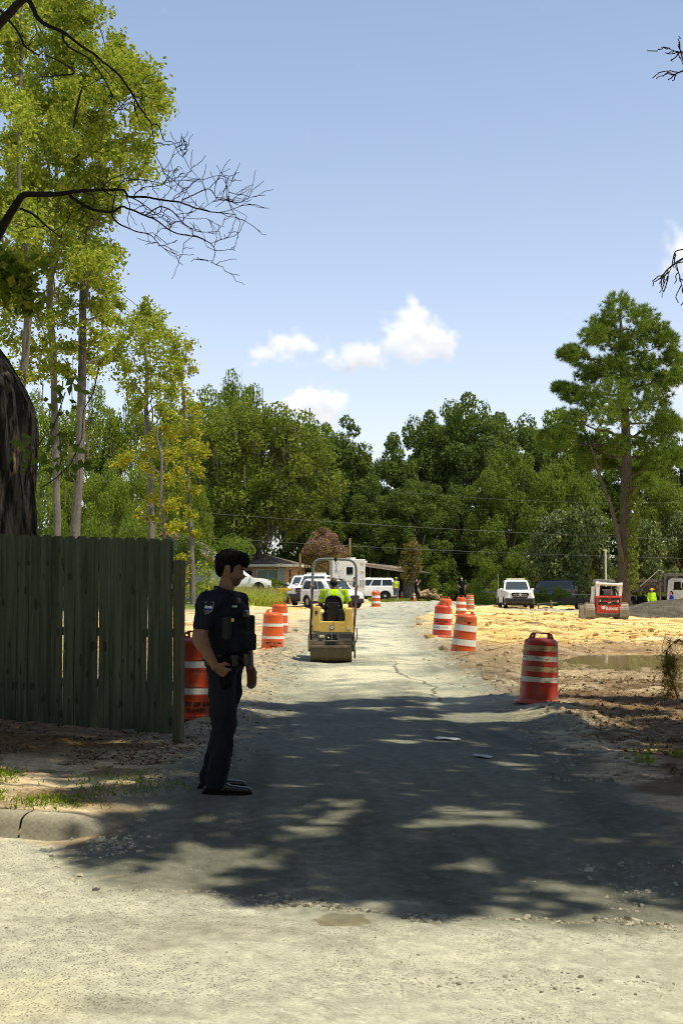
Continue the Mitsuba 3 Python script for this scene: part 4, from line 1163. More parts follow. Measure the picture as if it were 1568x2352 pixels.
for k, (r, c) in enumerate(((.047, (.45, .42, .40)), (.042, (.22, .19, .2)), (.038, (.55, .52, .48)))):
    part(roller, e.split('__')[1] + '__ring', disc(r, .01, (X(722), .026 - .002 * k, Z(1425)), 'y', 28), 'matte', c)
part(roller, e.split('__')[1] + '__ring', hull([(X(722) + a, y, Z(1425) + b) for a, b in ((-.025, .02), (-.008, .022), (.02, -.02), (.003, -.022)) for y in (.022, .016)]), 'matte', (.2, .18, .2))
seat = [rhull([(X(a), y, Z(b)) for a, b in ((640, 960), (845, 960), (620, 1060), (870, 1060), (615, 1290), (875, 1290)) for y in (.34, .40)] + [(X(700), .36, Z(930)), (X(790), .36, Z(930))], .032, 12), box(.42, .42, .12, (X(745), .62, Z(1230)), .03)]
part(roller, 'seat', seat[0], 'cloth', BLK, 40)
part(roller, 'seat_cushion', seat[1], 'cloth', BLK, 40)
part(roller, 'seat_back_panel', box(.225, .03, .38, (X(742), .292, Z(1165)), .008), 'gloss', (.016, .016, .018))
for a, b in ((660, 1045), (643, 1060), (820, 1045), (843, 1075), (637, 1160), (845, 1170)):
    part(roller, 'bolt', disc(.008, .02, (X(a), .288, Z(b)), 'y', 10), 'metal', (.8, .8, .8))
part(roller, 'console', [box(.11, .3, .33, (X(880), .2, Z(1260)), .012), box(.1, .02, .02, (X(878), .04, Z(1388)))], 'gloss', (.015, .015, .016))
rp = [(-.385, .16, Z(760)), (-.372, .16, Z(500)), (-.355, .16, Z(400)), (-.31, .16, Z(335)), (-.24, .16, Z(305)), (-.1, .16, Z(300)), (.15, .16, Z(305)), (.36, .16, Z(312)), (.45, .16, Z(345)), (.505, .16, Z(420)), (.515, .16, Z(500)), (.515, .16, Z(760))]
part(roller, 'roll_bar', tube(dense(rp, .026, 60)[0], .027, 14), 'paint', GRY)
for pts in ([(-.385, .16, Z(745)), (-.40, .16, Z(1100)), (-.43, .14, Z(1650))], [(.512, .16, Z(745)), (.50, .16, Z(1100)), (.445, .14, Z(1650))]):
    part(roller, 'roll_bar_post', tube(pts, .026, 4), 'dusty', (.035, .025, .022), False)
for x in (-.385, .515):
    part(roller, 'hinge', [box(.09, .07, .06, (x, .16, Z(750)), .01), disc(.012, .13, (x, .16, Z(770)), 'y', 10)], 'dusty', (.16, .10, .06))
part(roller, 'strap', [tube([(X(778), .13, Z(275)), (X(782), .13, Z(310)), (X(790), .13, Z(335)), (X(765), .13, Z(348))], .012, 6), disc(.035, .05, (X(782), .16, Z(302)), 'x', 12)], 'cloth', BLK)
part(roller, 'side_lever', [tube([(X(1130), .1, Z(1440)), (X(1135), .1, Z(1600)), (X(1100), .1, Z(1690)), (X(1090), .1, Z(1800))], .012, 6), box(.04, .04, .19, (X(1097), .1, Z(1860)), .006), box(.05, .05, .12, (X(1075), .1, Z(1560)))], 'dusty', (.04, .035, .03))
part(roller, 'warning_decal', box(.07, .006, .05, (X(1000), .012, Z(1440)), 0), 'matte', (.55, .50, .40))
part(roller, 'warning_decal', box(.05, .006, .07, (X(468), .012, Z(1180)), 0), 'matte', (.05, .045, .04))
part(roller, 'hydraulic_hose', tube(dense([(X(1045), .08, Z(1540)), (X(1085), .05, Z(1590)), (X(1095), .06, Z(1680)), (X(1060), .12, Z(1730))], .012, 16)[0], .011, 8), 'gloss', BLK)
part(roller, 'hydraulic_hose', tube(dense([(X(640), .03, Z(1560)), (X(690), .0, Z(1610)), (X(760), .0, Z(1600)), (X(800), .03, Z(1560))], .01, 16)[0], .010, 8), 'gloss', BLK)
part(roller, 'panel_seam', box(.006, .006, .2, (X(760), .03, Z(1400)), 0), 'matte', (.10, .07, .02))
part(roller, 'scraper_blade', box(.82, .02, .05, (X(708), -.012, Z(1735)), .004), 'dusty', (.10, .085, .07))
part(roller, 'steering_wheel', [trimesh.creation.torus(.17, .014, transform=pose(X(745), 1.05, 1.16, 0, -30)), tube([(X(745), 1.05, 1.16), (X(745), 1.3, .75)], .03, 8)], 'gloss', BLK)
part(roller, 'hood', rhull([(x, y, z) for x in (-.34, .34) for y in (1.3, 1.95) for z in (.7, .98)], .04, 10), 'yellow_paint', smooth=40)
# ---------------------------------------------------------------- vehicles (x to the right of the driver, y forward, z up)
CARWHITE, TYRE, TRIM = (.74, .75, .76), (.016, .016, .017), (.03, .03, .032)


def wheel(t, x, y, r, w=.22, rim=(.45, .45, .46), rr=.62, label=None, spokes=5):
    k = part(t, 'wheel', [disc(r, w, (x, y, r), n=32, hole=r * rr)], 'matte', TYRE, 40, label)
    s = 1 if x > 0 else -1
    m = [disc(r * rr * 1.01, w * .7, (x - s * .01, y, r), n=28)]
    for a in range(spokes):
        b = box(.03, r * .16, r * rr * .9, (0, 0, r * rr * .45), .008)
        b.apply_transform(pose(x + s * (w * .35 + .0), y, r, 0, 360 / spokes * a))
        m.append(b)
    part(t, k.split('__')[1] + '__rim', m, 'metal', rim)
    return k


def body_from(sections, r=.05):
    """Union of the hulls between cross sections (y, half width low, half width high, z low, z high)."""
    out = None
    for a, b in zip(sections[:-1], sections[1:]):
        pts = [(s * w, y, z) for y, wl, wh, zl, zh in (a, b) for s in (-1, 1) for w, z in ((wl - r, zl + r), (wh - r, zh - r), (max(wl, wh) - r + .005, zl * .45 + zh * .55))]
        h = rhull(pts, r, 10)
        out = h if out is None else out + h
    return out


def cabin(y0, y1, y2, y3, w0, w1, z0, z1, r=.05):
    """Greenhouse: windscreen foot y0, roof y1..y2, tail foot y3; returns the solid and its four faces."""
    P = lambda y, w, z: [(s * w, y, z) for s in (-1, 1)]
    zc = z1 - .07
    pts = P(y0, w0, z0) + P(y1, w1, zc) + P(y2, w1, zc) + P(y3, w0, z0) + P(y1 - .16, w1 - .12, z1) + P(y2 + .12, w1 - .12, z1)
    h, z1 = hull(pts), zc
    f = dict(front=[(w0, y0, z0), (-w0, y0, z0), (-w1, y1, z1), (w1, y1, z1)], rear=[(-w0, y3, z0), (w0, y3, z0), (w1, y2, z1), (-w1, y2, z1)],
             left=[(-w0, y0, z0), (-w0, y3, z0), (-w1, y2, z1), (-w1, y1, z1)], right=[(w0, y3, z0), (w0, y0, z0), (w1, y1, z1), (w1, y2, z1)])
    return h, f


def arches(m, ys, r, w):
    for y in ys:
        m = m - m3.Manifold.cylinder(w * 2.4, r, r, 28, True).rotate((0, 90, 0)).translate((0, y, r * .86))
    return m + m3.Manifold.cube((w * .74, (max(ys) - min(ys)) + r, .2), True).translate((0, sum(ys) / 2, r * 1.1))


def car(name, label, cat, M, L=4.6, Wd=1.85, H=1.68, belt=1.02, hood=.98, nose=.78, wy=(1.42, -1.32), wr=.34, color=CARWHITE, low=TRIM, ws=(1.08, .28), tail=(-1.95, -2.15), group=None, kind='suv', bumper=None, pickup=False, rim=(.45, .45, .46)):
    t = thing(name, label, cat, M, group)
    hw, f, b = Wd / 2, L / 2, -L / 2
    secs = [(b + .05, hw * .86, hw * .84, .42, belt * .96), (b + .25, hw, hw * .95, .32, belt), (ws[0], hw, hw * .95, .28, belt), (ws[0] + .25, hw, hw * .93, .28, hood), (f - .35, hw * .97, hw * .88, .30, nose + .1), (f - .05, hw * .84, hw * .76, .36, nose)]
    lower = arches(body_from(secs), wy, wr + .06, Wd)
    top, F = cabin(ws[0], ws[1], tail[0], tail[1], hw * .93, hw * .76, belt - .06, H)
    part(t, 'body', as_mesh(lower + top), 'paint', color, 40)
    part(t, 'windshield', face(F['front'], .07, .93, .14, .93, .004), 'windscreen', smooth=False)
    part(t, 'rear_window', face(F['rear'], .1, .9, .25, .9, .004), 'dark_glass', smooth=False)
    for s in ('left', 'right'):
        fl = s == 'right'
        cuts = [(.10, .36), (.385, .63), (.66, .93)] if not pickup else [(.10, .48), (.52, .93)]
        for u0, u1 in cuts:
            q0, q1 = (1 - u1, 1 - u0) if fl else (u0, u1)
            d0, d1 = (.0, .02)
            a0, a1 = (q0, q1)
            part(t, 'side_window', facepoly(F[s], [(a0, .16), (a1, .16), (a1 - (.0 if not (fl and u0 < .2) else .06), .88), (a0 + (.06 if (not fl and u0 < .2) else 0), .88)], .004), 'dark_glass', smooth=False)
        sx = -1 if s == 'left' else 1
        part(t, 'mirror', [box(.2, .1, .15, (sx * (hw + .06), ws[0] - .22, belt + .08), .03)], 'paint' if color == CARWHITE else 'gloss', color if kind != 'truck' else TRIM)
        part(t, 'sill', box(.05, wy[0] - wy[1] - 2 * wr - .1, .13, (sx * (hw - .015), sum(wy) / 2, .34), .02), 'matte', low)
        for y in wy:
            an = np.linspace(.08, math.pi - .08, 14)
            part(t, 'wheel_arch', tube([(sx * (hw - .01), y + math.cos(a) * (wr + .07), wr * .86 + math.sin(a) * (wr + .07)) for a in an], .03, 6), 'matte', low)
            wheel(t, sx * (hw - .13), y, wr, rim=rim)
        part(t, 'headlight', rhull([(sx * (hw * .80), f - .09, nose - .02), (sx * (hw * .52), f - .02, nose - .06), (sx * (hw * .9), f - .38, nose + .07), (sx * (hw * .55), f - .06, nose - .12)], .025, 8), 'gloss', (.55, .56, .55))
        part(t, 'tail_light', rhull([(sx * (hw * .86), b + .03, belt - .05), (sx * (hw * .86), b + .03, belt - .3), (sx * (hw * .93), b + .2, belt - .06)], .025, 8), 'gloss', (.35, .02, .015))
        for y in (ws[0] - .85, ws[0] - 1.95):
            part(t, 'door_handle', box(.03, .2, .03, (sx * (hw * .975), y, belt - .13), .008), 'paint', tuple(np.array(color) * .8))
        for y in (ws[0] - .02, ws[0] - 1.06, *(() if pickup else (ws[0] - 2.0,))):
            part(t, 'door_seam', box(.008, .014, belt - .50, (sx * (hw * .962), y, .5 + (belt - .50) / 2)), 'matte', (.05, .05, .05), False)
    part(t, 'number_plate', box(.31, .02, .16, (0, b - .09, .62)), 'matte', (.5, .5, .48), False)
    part(t, 'grille', rhull([(s * hw * .42, f - .0, z) for s in (-1, 1) for z in (nose - .08, nose - .2)], .03, 8), 'matte', TRIM)
    part(t, 'bumper', rhull([(s * w, y, z) for s in (-1, 1) for w, y in ((hw * .72, f + .02), (hw * .9, f - .25)) for z in (.34, .52)], .05, 8), 'matte', bumper or low)
    part(t, 'rear_bumper', rhull([(s * w, y, z) for s in (-1, 1) for w, y in ((hw * .8, b - .03), (hw * .93, b + .2)) for z in (.38, .56)], .05, 8), 'matte', bumper or low)
    return t, F, hw


def ground_pose(px, py, rz, Y=None, dz=0):
    """Stands at the column px; forward turned by rz from straight away; seat distance Y or where the ground shows at py."""
    g = gp(px, py) if Y is None else at(px, 1333, Y)
    return pose(g[0], g[1], float(base_z(g[0], g[1])) + dz, rz)


# white crossover with its driver door open, behind the roller driver
t, F, hw = car('parked_car', 'white crossover facing the drive with its front door open, behind the roller driver', 'car', ground_pose(762, 0, 180 + 33, 74, .06), L=4.5, Wd=1.86, H=1.70, belt=1.05, hood=1.02, nose=.80, wr=.355)
d = face(F['left'], 0, .1, 0, .1)
DM = pose(-.90, .78, 0, 62)
dm = rhull([(0, y, z) for y in (-1.05, -.03) for z in (.36, .98)], .035, 8)
dm = as_mesh(dm)
dm.apply_transform(DM)
dk = part(t, 'open_door', dm, 'paint', CARWHITE, label='driver door standing wide open')
w = tube([(0.03, -.05, 1.0), (.12, -.42, 1.52), (.12, -.95, 1.50), (.03, -1.06, 1.0)], .03, 6)
w.apply_transform(DM)
part(t, dk.split('__')[1] + '__window_frame', w, 'gloss', TRIM)
h_ = box(.03, .2, .03, (-.045, -.9, .86), .008)
h_.apply_transform(DM)
part(t, dk.split('__')[1] + '__handle', h_, 'metal', (.5, .5, .5))

# white full-size pickup with a black bumper and roof lights behind it
PK = dict(L=5.6, Wd=2.0, H=1.93, belt=1.22, hood=1.22, nose=1.12, wy=(1.85, -1.75), wr=.40, ws=(1.0, .45), tail=(-.55, -.75), pickup=True)


def pickup(label, M, bumper, grille_c, emblem, bar):
    t, F, hw = car('pickup_truck', label, 'pickup truck', M, bumper=bumper, **PK)
    f = PK['L'] / 2
    part(t, 'front_grille', rhull([(s * w, f + .0, z) for s in (-1, 1) for w, z in ((hw * .50, 1.06), (hw * .56, .98), (hw * .42, .72))], .035, 8), 'gloss', grille_c)
    part(t, 'grille_bar', [box(hw * .95, .04, .035, (0, f + .035, .93), .01), box(hw * .95, .04, .03, (0, f + .03, .82), .01)], 'metal', (.35, .35, .36))
    if emblem:
        e = extrude_polygon(Polygon([(-.07, .09), (.07, .09), (.075, .0), (.045, -.07), (0, -.09), (-.045, -.07), (-.075, 0)]), .02)
        e.apply_transform(frame([0, f + .04, .95], [-1, 0, 0], [0, 0, 1]))
        part(t, 'emblem', e, 'metal', (.8, .8, .8))
    part(t, 'front_bumper', rhull([(s * w, y, z) for s in (-1, 1) for w, y in ((hw * .8, f + .1), (hw * .93, f - .2)) for z in (.42, .66)], .06, 8), 'gloss', bumper)
    part(t, 'light_bar', [box(1.25, .26, .08, (0, -.05, 1.99), .03), box(.1, .2, .05, (.4, -.05, 1.93)), box(.1, .2, .05, (-.4, -.05, 1.93))], 'gloss', bar)
    part(t, 'bed_wall', [box(.08, 1.9, .5, (s * (hw - .06), -1.75, 1.02), .02) for s in (-1, 1)], 'paint', CARWHITE)
    return t


pk2 = pickup('big white pickup with a black front bumper parked behind the white crossover', ground_pose(726, 0, 180 - 14, 80, .1), (.02, .02, .022), (.03, .03, .03), False, (.6, .6, .58))
pk1 = pickup('white pickup with a black grille and amber roof bar parked alone on the sand field', ground_pose(1183, 0, 180 - 1.5, 86, .02), (.02, .02, .022), (.012, .012, .013), True, (.62, .55, .45))
t, F, hw = car('parked_car', 'silver car with a dark windscreen half hidden left of the big white pickup', 'car', ground_pose(700, 0, 180 - 8, 88, .15), L=4.9, Wd=1.95, H=1.8, belt=1.15, hood=1.1, nose=.95, wr=.37)

# patrol cars
BLUE = (.02, .05, .30)


def patrol(label, M, marks):
    t, F, hw = car('patrol_car', label, 'police car', M, L=5.0, Wd=2.0, H=1.78, belt=1.12, hood=1.10, nose=.92, wy=(1.48, -1.45), wr=.375, ws=(1.1, .3), tail=(-2.1, -2.4), rim=(.05, .05, .05))
    part(t, 'roof_bar', box(.9, .25, .06, (0, -.3, 1.80), .02), 'gloss', (.55, .55, .55))
    for s in (-1, 1):
        part(t, 'hubcap', disc(.10, .02, (s * (hw - .01), -1.45, .375), n=16), 'metal', (.7, .68, .6))
    if marks:
        R = lambda y, z: frame([hw * 1.012, y, z], [0, 1, 0], [0, 0, 1])
        part(t, 'police_lettering', [lettering('POLICE', .27, R(.35, .74) @ pose() @ np.array([[1, .2, 0, 0], [0, 1, 0, 0], [0, 0, 1, 0], [0, 0, 0, 1.]]), depth=.012)], 'matte', (.015, .02, .07), False)
        part(t, 'stripe', [extrude_polygon(Polygon([(-1.0, 0), (1.6, 0), (1.6, .15), (-.9, .12)]), .008).apply_transform(R(.1, .42)), extrude_polygon(Polygon([(-.15, 0), (.15, 0), (.18, .22), (-.12, .22)]), .008).apply_transform(R(-.05, .88))], 'matte', BLUE, False)
        st = Polygon([(math.sin(k * math.pi / 5) * (.17 if k % 2 == 0 else .07), math.cos(k * math.pi / 5) * (.17 if k % 2 == 0 else .07)) for k in range(10)])
        part(t, 'star', extrude_polygon(st, .012).apply_transform(R(-.72, .80)), 'matte', (.03, .03, .16), False)
        part(t, 'number', lettering('911', .12, R(-1.9, .92), depth=.012), 'matte', (.02, .02, .03), False)
    return t


patrol('white and blue patrol car seen side on, rear end towards the trees', ground_pose(838, 0, 96, 99, .05), True)
patrol('white patrol car parked before the tan house behind the officer', ground_pose(548, 0, -82, 99, .45), False)
t, F, hw = car('parked_van', 'white van roof showing over the patrol car left of the officer', 'van', ground_pose(505, 0, -85, 104, .55), L=5.2, Wd=2.0, H=2.15, belt=1.35, hood=1.2, nose=1.0, wr=.37)
t, F, hw = car('dark_jeep', 'boxy dark blue off-roader parked behind the wire fence', 'car', ground_pose(1252, 0, 84, 98.3, .12), L=4.4, Wd=1.85, H=1.84, belt=1.15, hood=1.12, nose=1.05, wy=(1.35, -1.25), wr=.40, color=(.018, .028, .055), ws=(.75, .5), tail=(-2.0, -2.15))
part(t, 'spare_wheel', disc(.38, .22, (0, -2.35, 1.0), 'y', 24, .2), 'matte', (.10, .10, .09))

# the command truck: a white box body on a truck chassis
t = thing('command_truck', 'white boxy police command truck with a dark rear window and POLICE lettering', 'truck', ground_pose(801, 0, 3, 89, .1))
BX, BZ0, BZ1, BL = 1.16, .62, 3.05, 5.2
part(t, 'box_body', rhull([(s * (BX - .04), y, z) for s in (-1, 1) for y in (.04, BL) for z in (BZ0 + .04, BZ1 - .04)], .04, 8), 'paint', (.70, .70, .66), 40)
RF = [(-BX, 0, BZ0), (BX, 0, BZ0), (BX, 0, BZ1), (-BX, 0, BZ1)]
dr_ = part(t, 'rear_door', face(RF, .33, .73, .02, .86, .02), 'paint', (.72, .72, .69), False)
part(t, dr_.split('__')[1] + '__window', rhull([(a, -.028, b) for a in (-.14, .26) for b in (1.98, 2.46)], .03, 8), 'dark_glass')
part(t, dr_.split('__')[1] + '__handle', [box(.14, .06, .06, (-.26, -.03, 1.68), .02), disc(.05, .05, (-.34, -.03, 1.66), 'y', 12)], 'metal', (.6, .6, .58))
part(t, 'grab_rail', [tube([(-.56, -.03, 2.45), (-.56, -.09, 2.4), (-.56, -.09, 1.75), (-.56, -.03, 1.7)], .022, 6)], 'metal', (.7, .7, .68))
for x, z in ((-.86, 2.80), (-.86, 2.2), (.93, 2.75), (.93, 2.15)):
    k = part(t, 'marker_light', box(.25, .04, .17, (x, -.01, z), .015), 'metal', (.6, .58, .52))
    part(t, k.split('__')[1] + '__lens', box(.2, .02, .12, (x, -.03, z), .01), 'gloss', (.5, .45, .33))
part(t, 'hanging_chain', tube([(-.84, -.03, 2.68), (-.86, -.05, 2.45), (-.82, -.03, 2.3)], .05, 6), 'metal', (.7, .7, .68))
part(t, 'police_lettering', [lettering('POLICE', .17, frame([.02, -.022, 1.30], [1, 0, 0], [0, 0, 1]), depth=.012), lettering('MOBILE COMMAND', .055, frame([.02, -.022, 1.50], [1, 0, 0], [0, 0, 1]), depth=.012)], 'matte', (.03, .03, .035), False)
part(t, 'notice_panel', [box(.34, .02, .5, (.93, -.012, 1.33))], 'matte', (.38, .38, .37))
part(t, 'roof_vent', [disc(.3, .14, (.25, 1.0, BZ1 + .06), 'z', 20), box(1.2, 1.0, .12, (-.1, 3, BZ1 + .05), .02)], 'paint', (.6, .6, .58))
part(t, 'awning_case', box(.16, 3.0, .16, (BX + .07, 1.8, BZ1 - .2), .03), 'paint', (.68, .68, .65))
part(t, 'step_bumper', box(2.1, .3, .16, (0, -.05, .52), .02), 'metal', (.35, .35, .34))
part(t, 'chassis', box(.9, 7.2, .25, (0, 3.4, .7)), 'matte', TRIM)
part(t, 'cab', rhull([(s * w, y, z) for s in (-1, 1) for w, y, z in ((.9, 5.4, .6), (.8, 5.4, 2.1), (.75, 6.2, 2.1), (.9, 6.9, 1.35), (.9, 7.6, 1.2), (.9, 7.7, .6))], .08, 8), 'paint', CARWHITE)
for y in (1.4, 6.7):
    for s in (-1, 1):
        wheel(t, s * .95, y, .42, .26)

# red and white compact track loader, seen from behind
t = thing('track_loader', 'red and white compact track loader seen from behind at the edge of the gravel pile', 'loader', pose(*at(1397, 1333, 60.5)[:2], -.27, -1.5))
lx = lambda q: (q - 540) / 302
lz = lambda q: (745 - q) / 302
RED2, OFFW, TRK = (.50, .035, .025), (.72, .70, .66), (.33, .29, .22)
for a, b, nm in ((215, 340, 'left'), (694, 822, 'right')):
    x0, x1 = lx(a), lx(b)
    prof = Polygon([(-.05, .28), (.15, .06), (.5, .0), (1.5, .0), (1.85, .2), (1.8, .42), (.35, .80), (.1, .78), (-.05, .55)]).buffer(.05).simplify(.01)
    m = extrude_polygon(prof, x1 - x0)
    m.apply_transform(frame([x0, 0, 0], [0, 1, 0], [0, 0, 1]) @ np.diag([1, 1, 1, 1]))
    k = part(t, 'track', m, 'dusty', TRK, 30)
    lugs = []
    per = prof.exterior
    for s in np.arange(0, per.length, .125):
        p0, p1 = per.interpolate(s), per.interpolate(s + .02)
        tg = unit(np.array([p1.x - p0.x, p1.y - p0.y]))
        ang = math.degrees(math.atan2(tg[1], tg[0]))
        for c in (-.5, .5):
            bb = box((x1 - x0) * .44, .07, .05, (0, 0, 0))
            bb.apply_transform(pose((x0 + x1) / 2 + c * (x1 - x0) * .48, p0.x, p0.y, 0, ang))
            lugs.append(bb)
    part(t, k.split('__')[1] + '__lugs', lugs, 'dusty', tuple(np.array(TRK) * .8), False, kind='stuff')
    part(t, 'sprocket', disc(.2, x1 - x0 + .02, ((x0 + x1) / 2, .45, .45), n=20), 'dusty', (.1, .1, .1))
dq = [(lx(a), -.02, lz(b)) for a, b in ((358, 632), (712, 632), (725, 385), (372, 385))]
part(t, 'tailgate', rhull([(p[0] * .96, y, p[2] * .97 + .02) for p in dq for y in (.0, .5)], .03, 8), 'paint', RED2, 30)
part(t, 'vent_panel', face(dq, .06, .93, .50, .90, .03), 'gloss', (.02, .017, .016), False)
part(t, 'vent_slat', face(dq, .22, .80, .66, .74, .05), 'paint', (.36, .05, .03), False)
part(t, 'tail_lamp', face(dq, .10, .155, .66, .80, .06), 'gloss', (.62, .55, .40), False)
part(t, 'tail_lamp', face(dq, .83, .88, .62, .76, .06), 'gloss', (.62, .55, .40), False)
part(t, 'chevron', facepoly(dq, [(.42, .93), (.5, .78), (.58, .93)], .055), 'paint', RED2, False)
part(t, 'chevron_recess', facepoly(dq, [(.47, .88), (.5, .82), (.53, .88)], .065), 'matte', (.02, .01, .01), False)
part(t, 'maker_lettering', lettering('Bobcat', .155, frame([lx(582), -.06, lz(562)], [1, 0, 0], [0, 0, 1]), depth=.01, sx=.86), 'matte', OFFW, False)
part(t, 'model_lettering', lettering('T870', .055, frame([lx(546), -.075, lz(479)], [1, 0, 0], [0, 0, 1]), depth=.01), 'matte', OFFW, False)
cat_ = Polygon([(-.10, .10), (-.075, .03), (-.10, -.03), (-.06, -.05), (-.07, -.085), (-.02, -.075), (0, -.1), (.03, -.075), (.075, -.08), (.07, -.04), (.10, -.02), (.08, .03), (.105, .11), (.04, .055), (-.035, .055)])
cat_ = cat_.difference(Polygon([(-.06, .02), (-.02, -.005), (-.05, -.02)])).difference(Polygon([(.06, .02), (.02, -.005), (.05, -.02)]))
part(t, 'emblem', extrude_polygon(cat_, .01).apply_transform(frame([lx(457), -.058, lz(548)], [1, 0, 0], [0, 0, 1])), 'matte', OFFW, False)
part(t, 'rear_skid', [box(1.15, .3, .2, (lx(536), .12, lz(655)), .03), box(.95, .1, .06, (lx(530), -.02, lz(640)), .01), box(.12, .2, .2, (lx(365), .1, lz(665))), box(.12, .2, .25, (lx(690), .1, lz(670)))], 'dusty', (.06, .055, .05))
part(t, 'undercarriage', box(1.3, 1.5, .35, (0, .9, .42)), 'matte', (.02, .02, .02))
for a, b, c in ((366, 420, 178), (692, 745, 200)):
    part(t, 'upright', hull([(lx(u), y, lz(v)) for u, v in ((a, 385), (b - 14, 385), (a + 4, c), (b, c)) for y in (.05, .30)]), 'paint', OFFW, False)
    part(t, 'lift_arm', [tube([(lx((a + b) / 2) * 1.02, .2, lz(215)), (lx((a + b) / 2) * 1.04, 1.2, lz(290)), (lx((a + b) / 2) * 1.04, 2.1, lz(520)), (lx((a + b) / 2) * .98, 2.5, .3)], .07, 6)], 'paint', OFFW)
part(t, 'cross_tube', [tube([(lx(368), .1, lz(205)), (lx(748), .1, lz(224))], .068, 12), disc(.11, .14, (lx(385), .12, lz(205)), 'x', 16), disc(.11, .15, (lx(722), .12, lz(224)), 'x', 16)], 'paint', OFFW)
part(t, 'cab_roof', rhull([(lx(a), y, lz(b)) for a, b in ((400, 150), (650, 160), (400, 195), (655, 200)) for y in (.5, 1.5)], .03, 8), 'dusty', (.15, .16, .17))
for a, b, y in ((430, 440, .5), (660, 650, .5), (430, 440, 1.5), (660, 650, 1.5)):
    part(t, 'cab_pillar', tube([(lx(a), y, lz(380)), (lx(b), y, lz(200))], .045, 6), 'gloss', (.02, .02, .02))
part(t, 'cab_sill', box(.8, .06, .12, (lx(545), .5, lz(385))), 'gloss', (.02, .02, .02))
part(t, 'cab_grille', [box(.016, .02, .2, (lx(q), .62, lz(328)), 0) for q in range(490, 620, 10)] + [box(.48, .02, .3, (lx(555), .66, lz(330)))], 'matte', (.42, .41, .37), False)
part(t, 'seat', box(.5, .14, .55, (lx(545), 1.0, lz(330)), .04), 'cloth', (.015, .015, .016))
part(t, 'control_lever', [disc(.08, .1, (lx(480), .58, lz(325)), 'z', 12), box(.09, .09, .14, (lx(480), .58, lz(345)), .02)], 'cloth', (.015, .015, .016))
part(t, 'hydraulic_hose', [tube([(lx(400), .3, lz(345)), (lx(425), .35, lz(300)), (lx(448), .45, lz(270)), (lx(450), .6, lz(240))], .03, 6), tube([(lx(690), .3, lz(345)), (lx(665), .35, lz(300)), (lx(640), .45, lz(260))], .03, 6)], 'matte', (.02, .02, .02))
part(t, 'side_link', [box(.12, .4, .8, (lx(340), .45, lz(370)), .03), box(.06, .1, .35, (lx(328), .2, lz(430)))], 'paint', OFFW)
part(t, 'bucket', hull([(x, y, z) for x in (-.95, .95) for y, z in ((2.6, .05), (3.3, .05), (2.7, .7), (2.5, .5))]), 'dusty', (.07, .06, .05))

# dump truck at the right edge, heading right
t = thing('dump_truck', 'white cab dump truck with dark steel bed behind the gravel pile at right', 'dump truck', pose(*at(1484, 1333, 97)[:2], -.56, -128))
# local y = forward = picture right
bed = m3.Manifold.cube((2.3, 3.9, .85), True).translate((0, 0, 1.75)) - m3.Manifold.cube((2.15, 3.7, .9), True).translate((0, 0, 1.95))
part(t, 'dump_bed', as_mesh(bed), 'dusty', (.035, .032, .03), False)
for s in (-1, 1):
    for y in np.linspace(-1.8, 1.8, 7):
        part(t, 'bed_rib', box(.06, .1, .8, (s * 1.17, y, 1.75)), 'dusty', (.03, .028, .027), False)
part(t, 'bed_rail', [box(.1, 3.95, .1, (s * 1.17, 0, 2.2), .02) for s in (-1, 1)], 'dusty', (.05, .048, .045), False)
part(t, 'pale_board', box(.04, 2.4, .2, (1.245, .2, 2.2), .01), 'matte', (.22, .19, .15))
part(t, 'headboard', [box(2.3, .08, 1.3, (0, 1.98, 2.0)), box(2.3, 1.5, .06, (0, 2.7, 2.62)), box(.05, 1.55, .22, (1.16, 2.7, 2.66), .01)], 'dusty', (.16, .165, .17), False)
part(t, 'tarp_arm', tube([(1.28, .05, 1.75), (1.28, 1.55, 2.98), (1.25, 1.7, 3.0)], .035, 8), 'metal', (.75, .73, .68))
part(t, 'exhaust_stack', [tube([(1.1, 1.6, .7), (1.1, 1.6, 2.2)], .085, 12), tube([(1.1, 1.6, 2.2), (1.1, 1.6, 2.5)], .06, 10)], 'metal', (.30, .22, .14))
part(t, 'chassis', [box(.9, 7.2, .28, (0, 1.6, .85)), box(2.0, 1.2, .5, (0, .8, .75))], 'matte', (.02, .02, .02))
cabm = rhull([(s * w, y, z) for s in (-1, 1) for w, y, z in ((1.02, 2.15, .8), (.95, 2.25, 2.2), (.92, 2.5, 2.35), (.92, 3.4, 2.33), (1.0, 4.15, 1.52), (1.02, 4.15, .8))], .08, 10)
part(t, 'cab', cabm, 'paint', (.62, .63, .64), 40)
part(t, 'hood', rhull([(s * w, y, z) for s in (-1, 1) for w, y, z in ((1.0, 4.1, .8), (.95, 4.1, 1.5), (.85, 5.4, 1.3), (.9, 5.4, .7))], .08, 10) - m3.Manifold.cylinder(3, .56, .56, 28, True).rotate((0, 90, 0)).translate((0, 4.55, .42)), 'paint', (.66, .66, .67), 40)
part(t, 'door', hull([(x, y, z) for y, z in ((2.45, .85), (3.72, .85), (3.78, 1.5), (3.35, 2.22), (2.55, 2.22)) for x in (1.055, 1.075)]), 'paint', (.64, .65, .66), False)
part(t, 'door_window', hull([(x, y, z) for y, z in ((2.62, 1.52), (3.66, 1.52), (3.30, 2.14), (2.72, 2.14)) for x in (1.07, 1.082)]), 'dark_glass', None, False)
part(t, 'windshield', hull([(x, y, z) for x in (-.85, .9) for y, z in ((3.45, 2.30), (4.17, 1.58), (3.47, 2.32), (4.19, 1.6))]), 'windscreen', None, False)
part(t, 'mirror', [box(.12, .06, .5, (1.3, 3.35, 1.9), .02), tube([(1.05, 3.6, 1.5), (1.3, 3.4, 1.6)], .02, 5)], 'gloss', (.30, .25, .18))
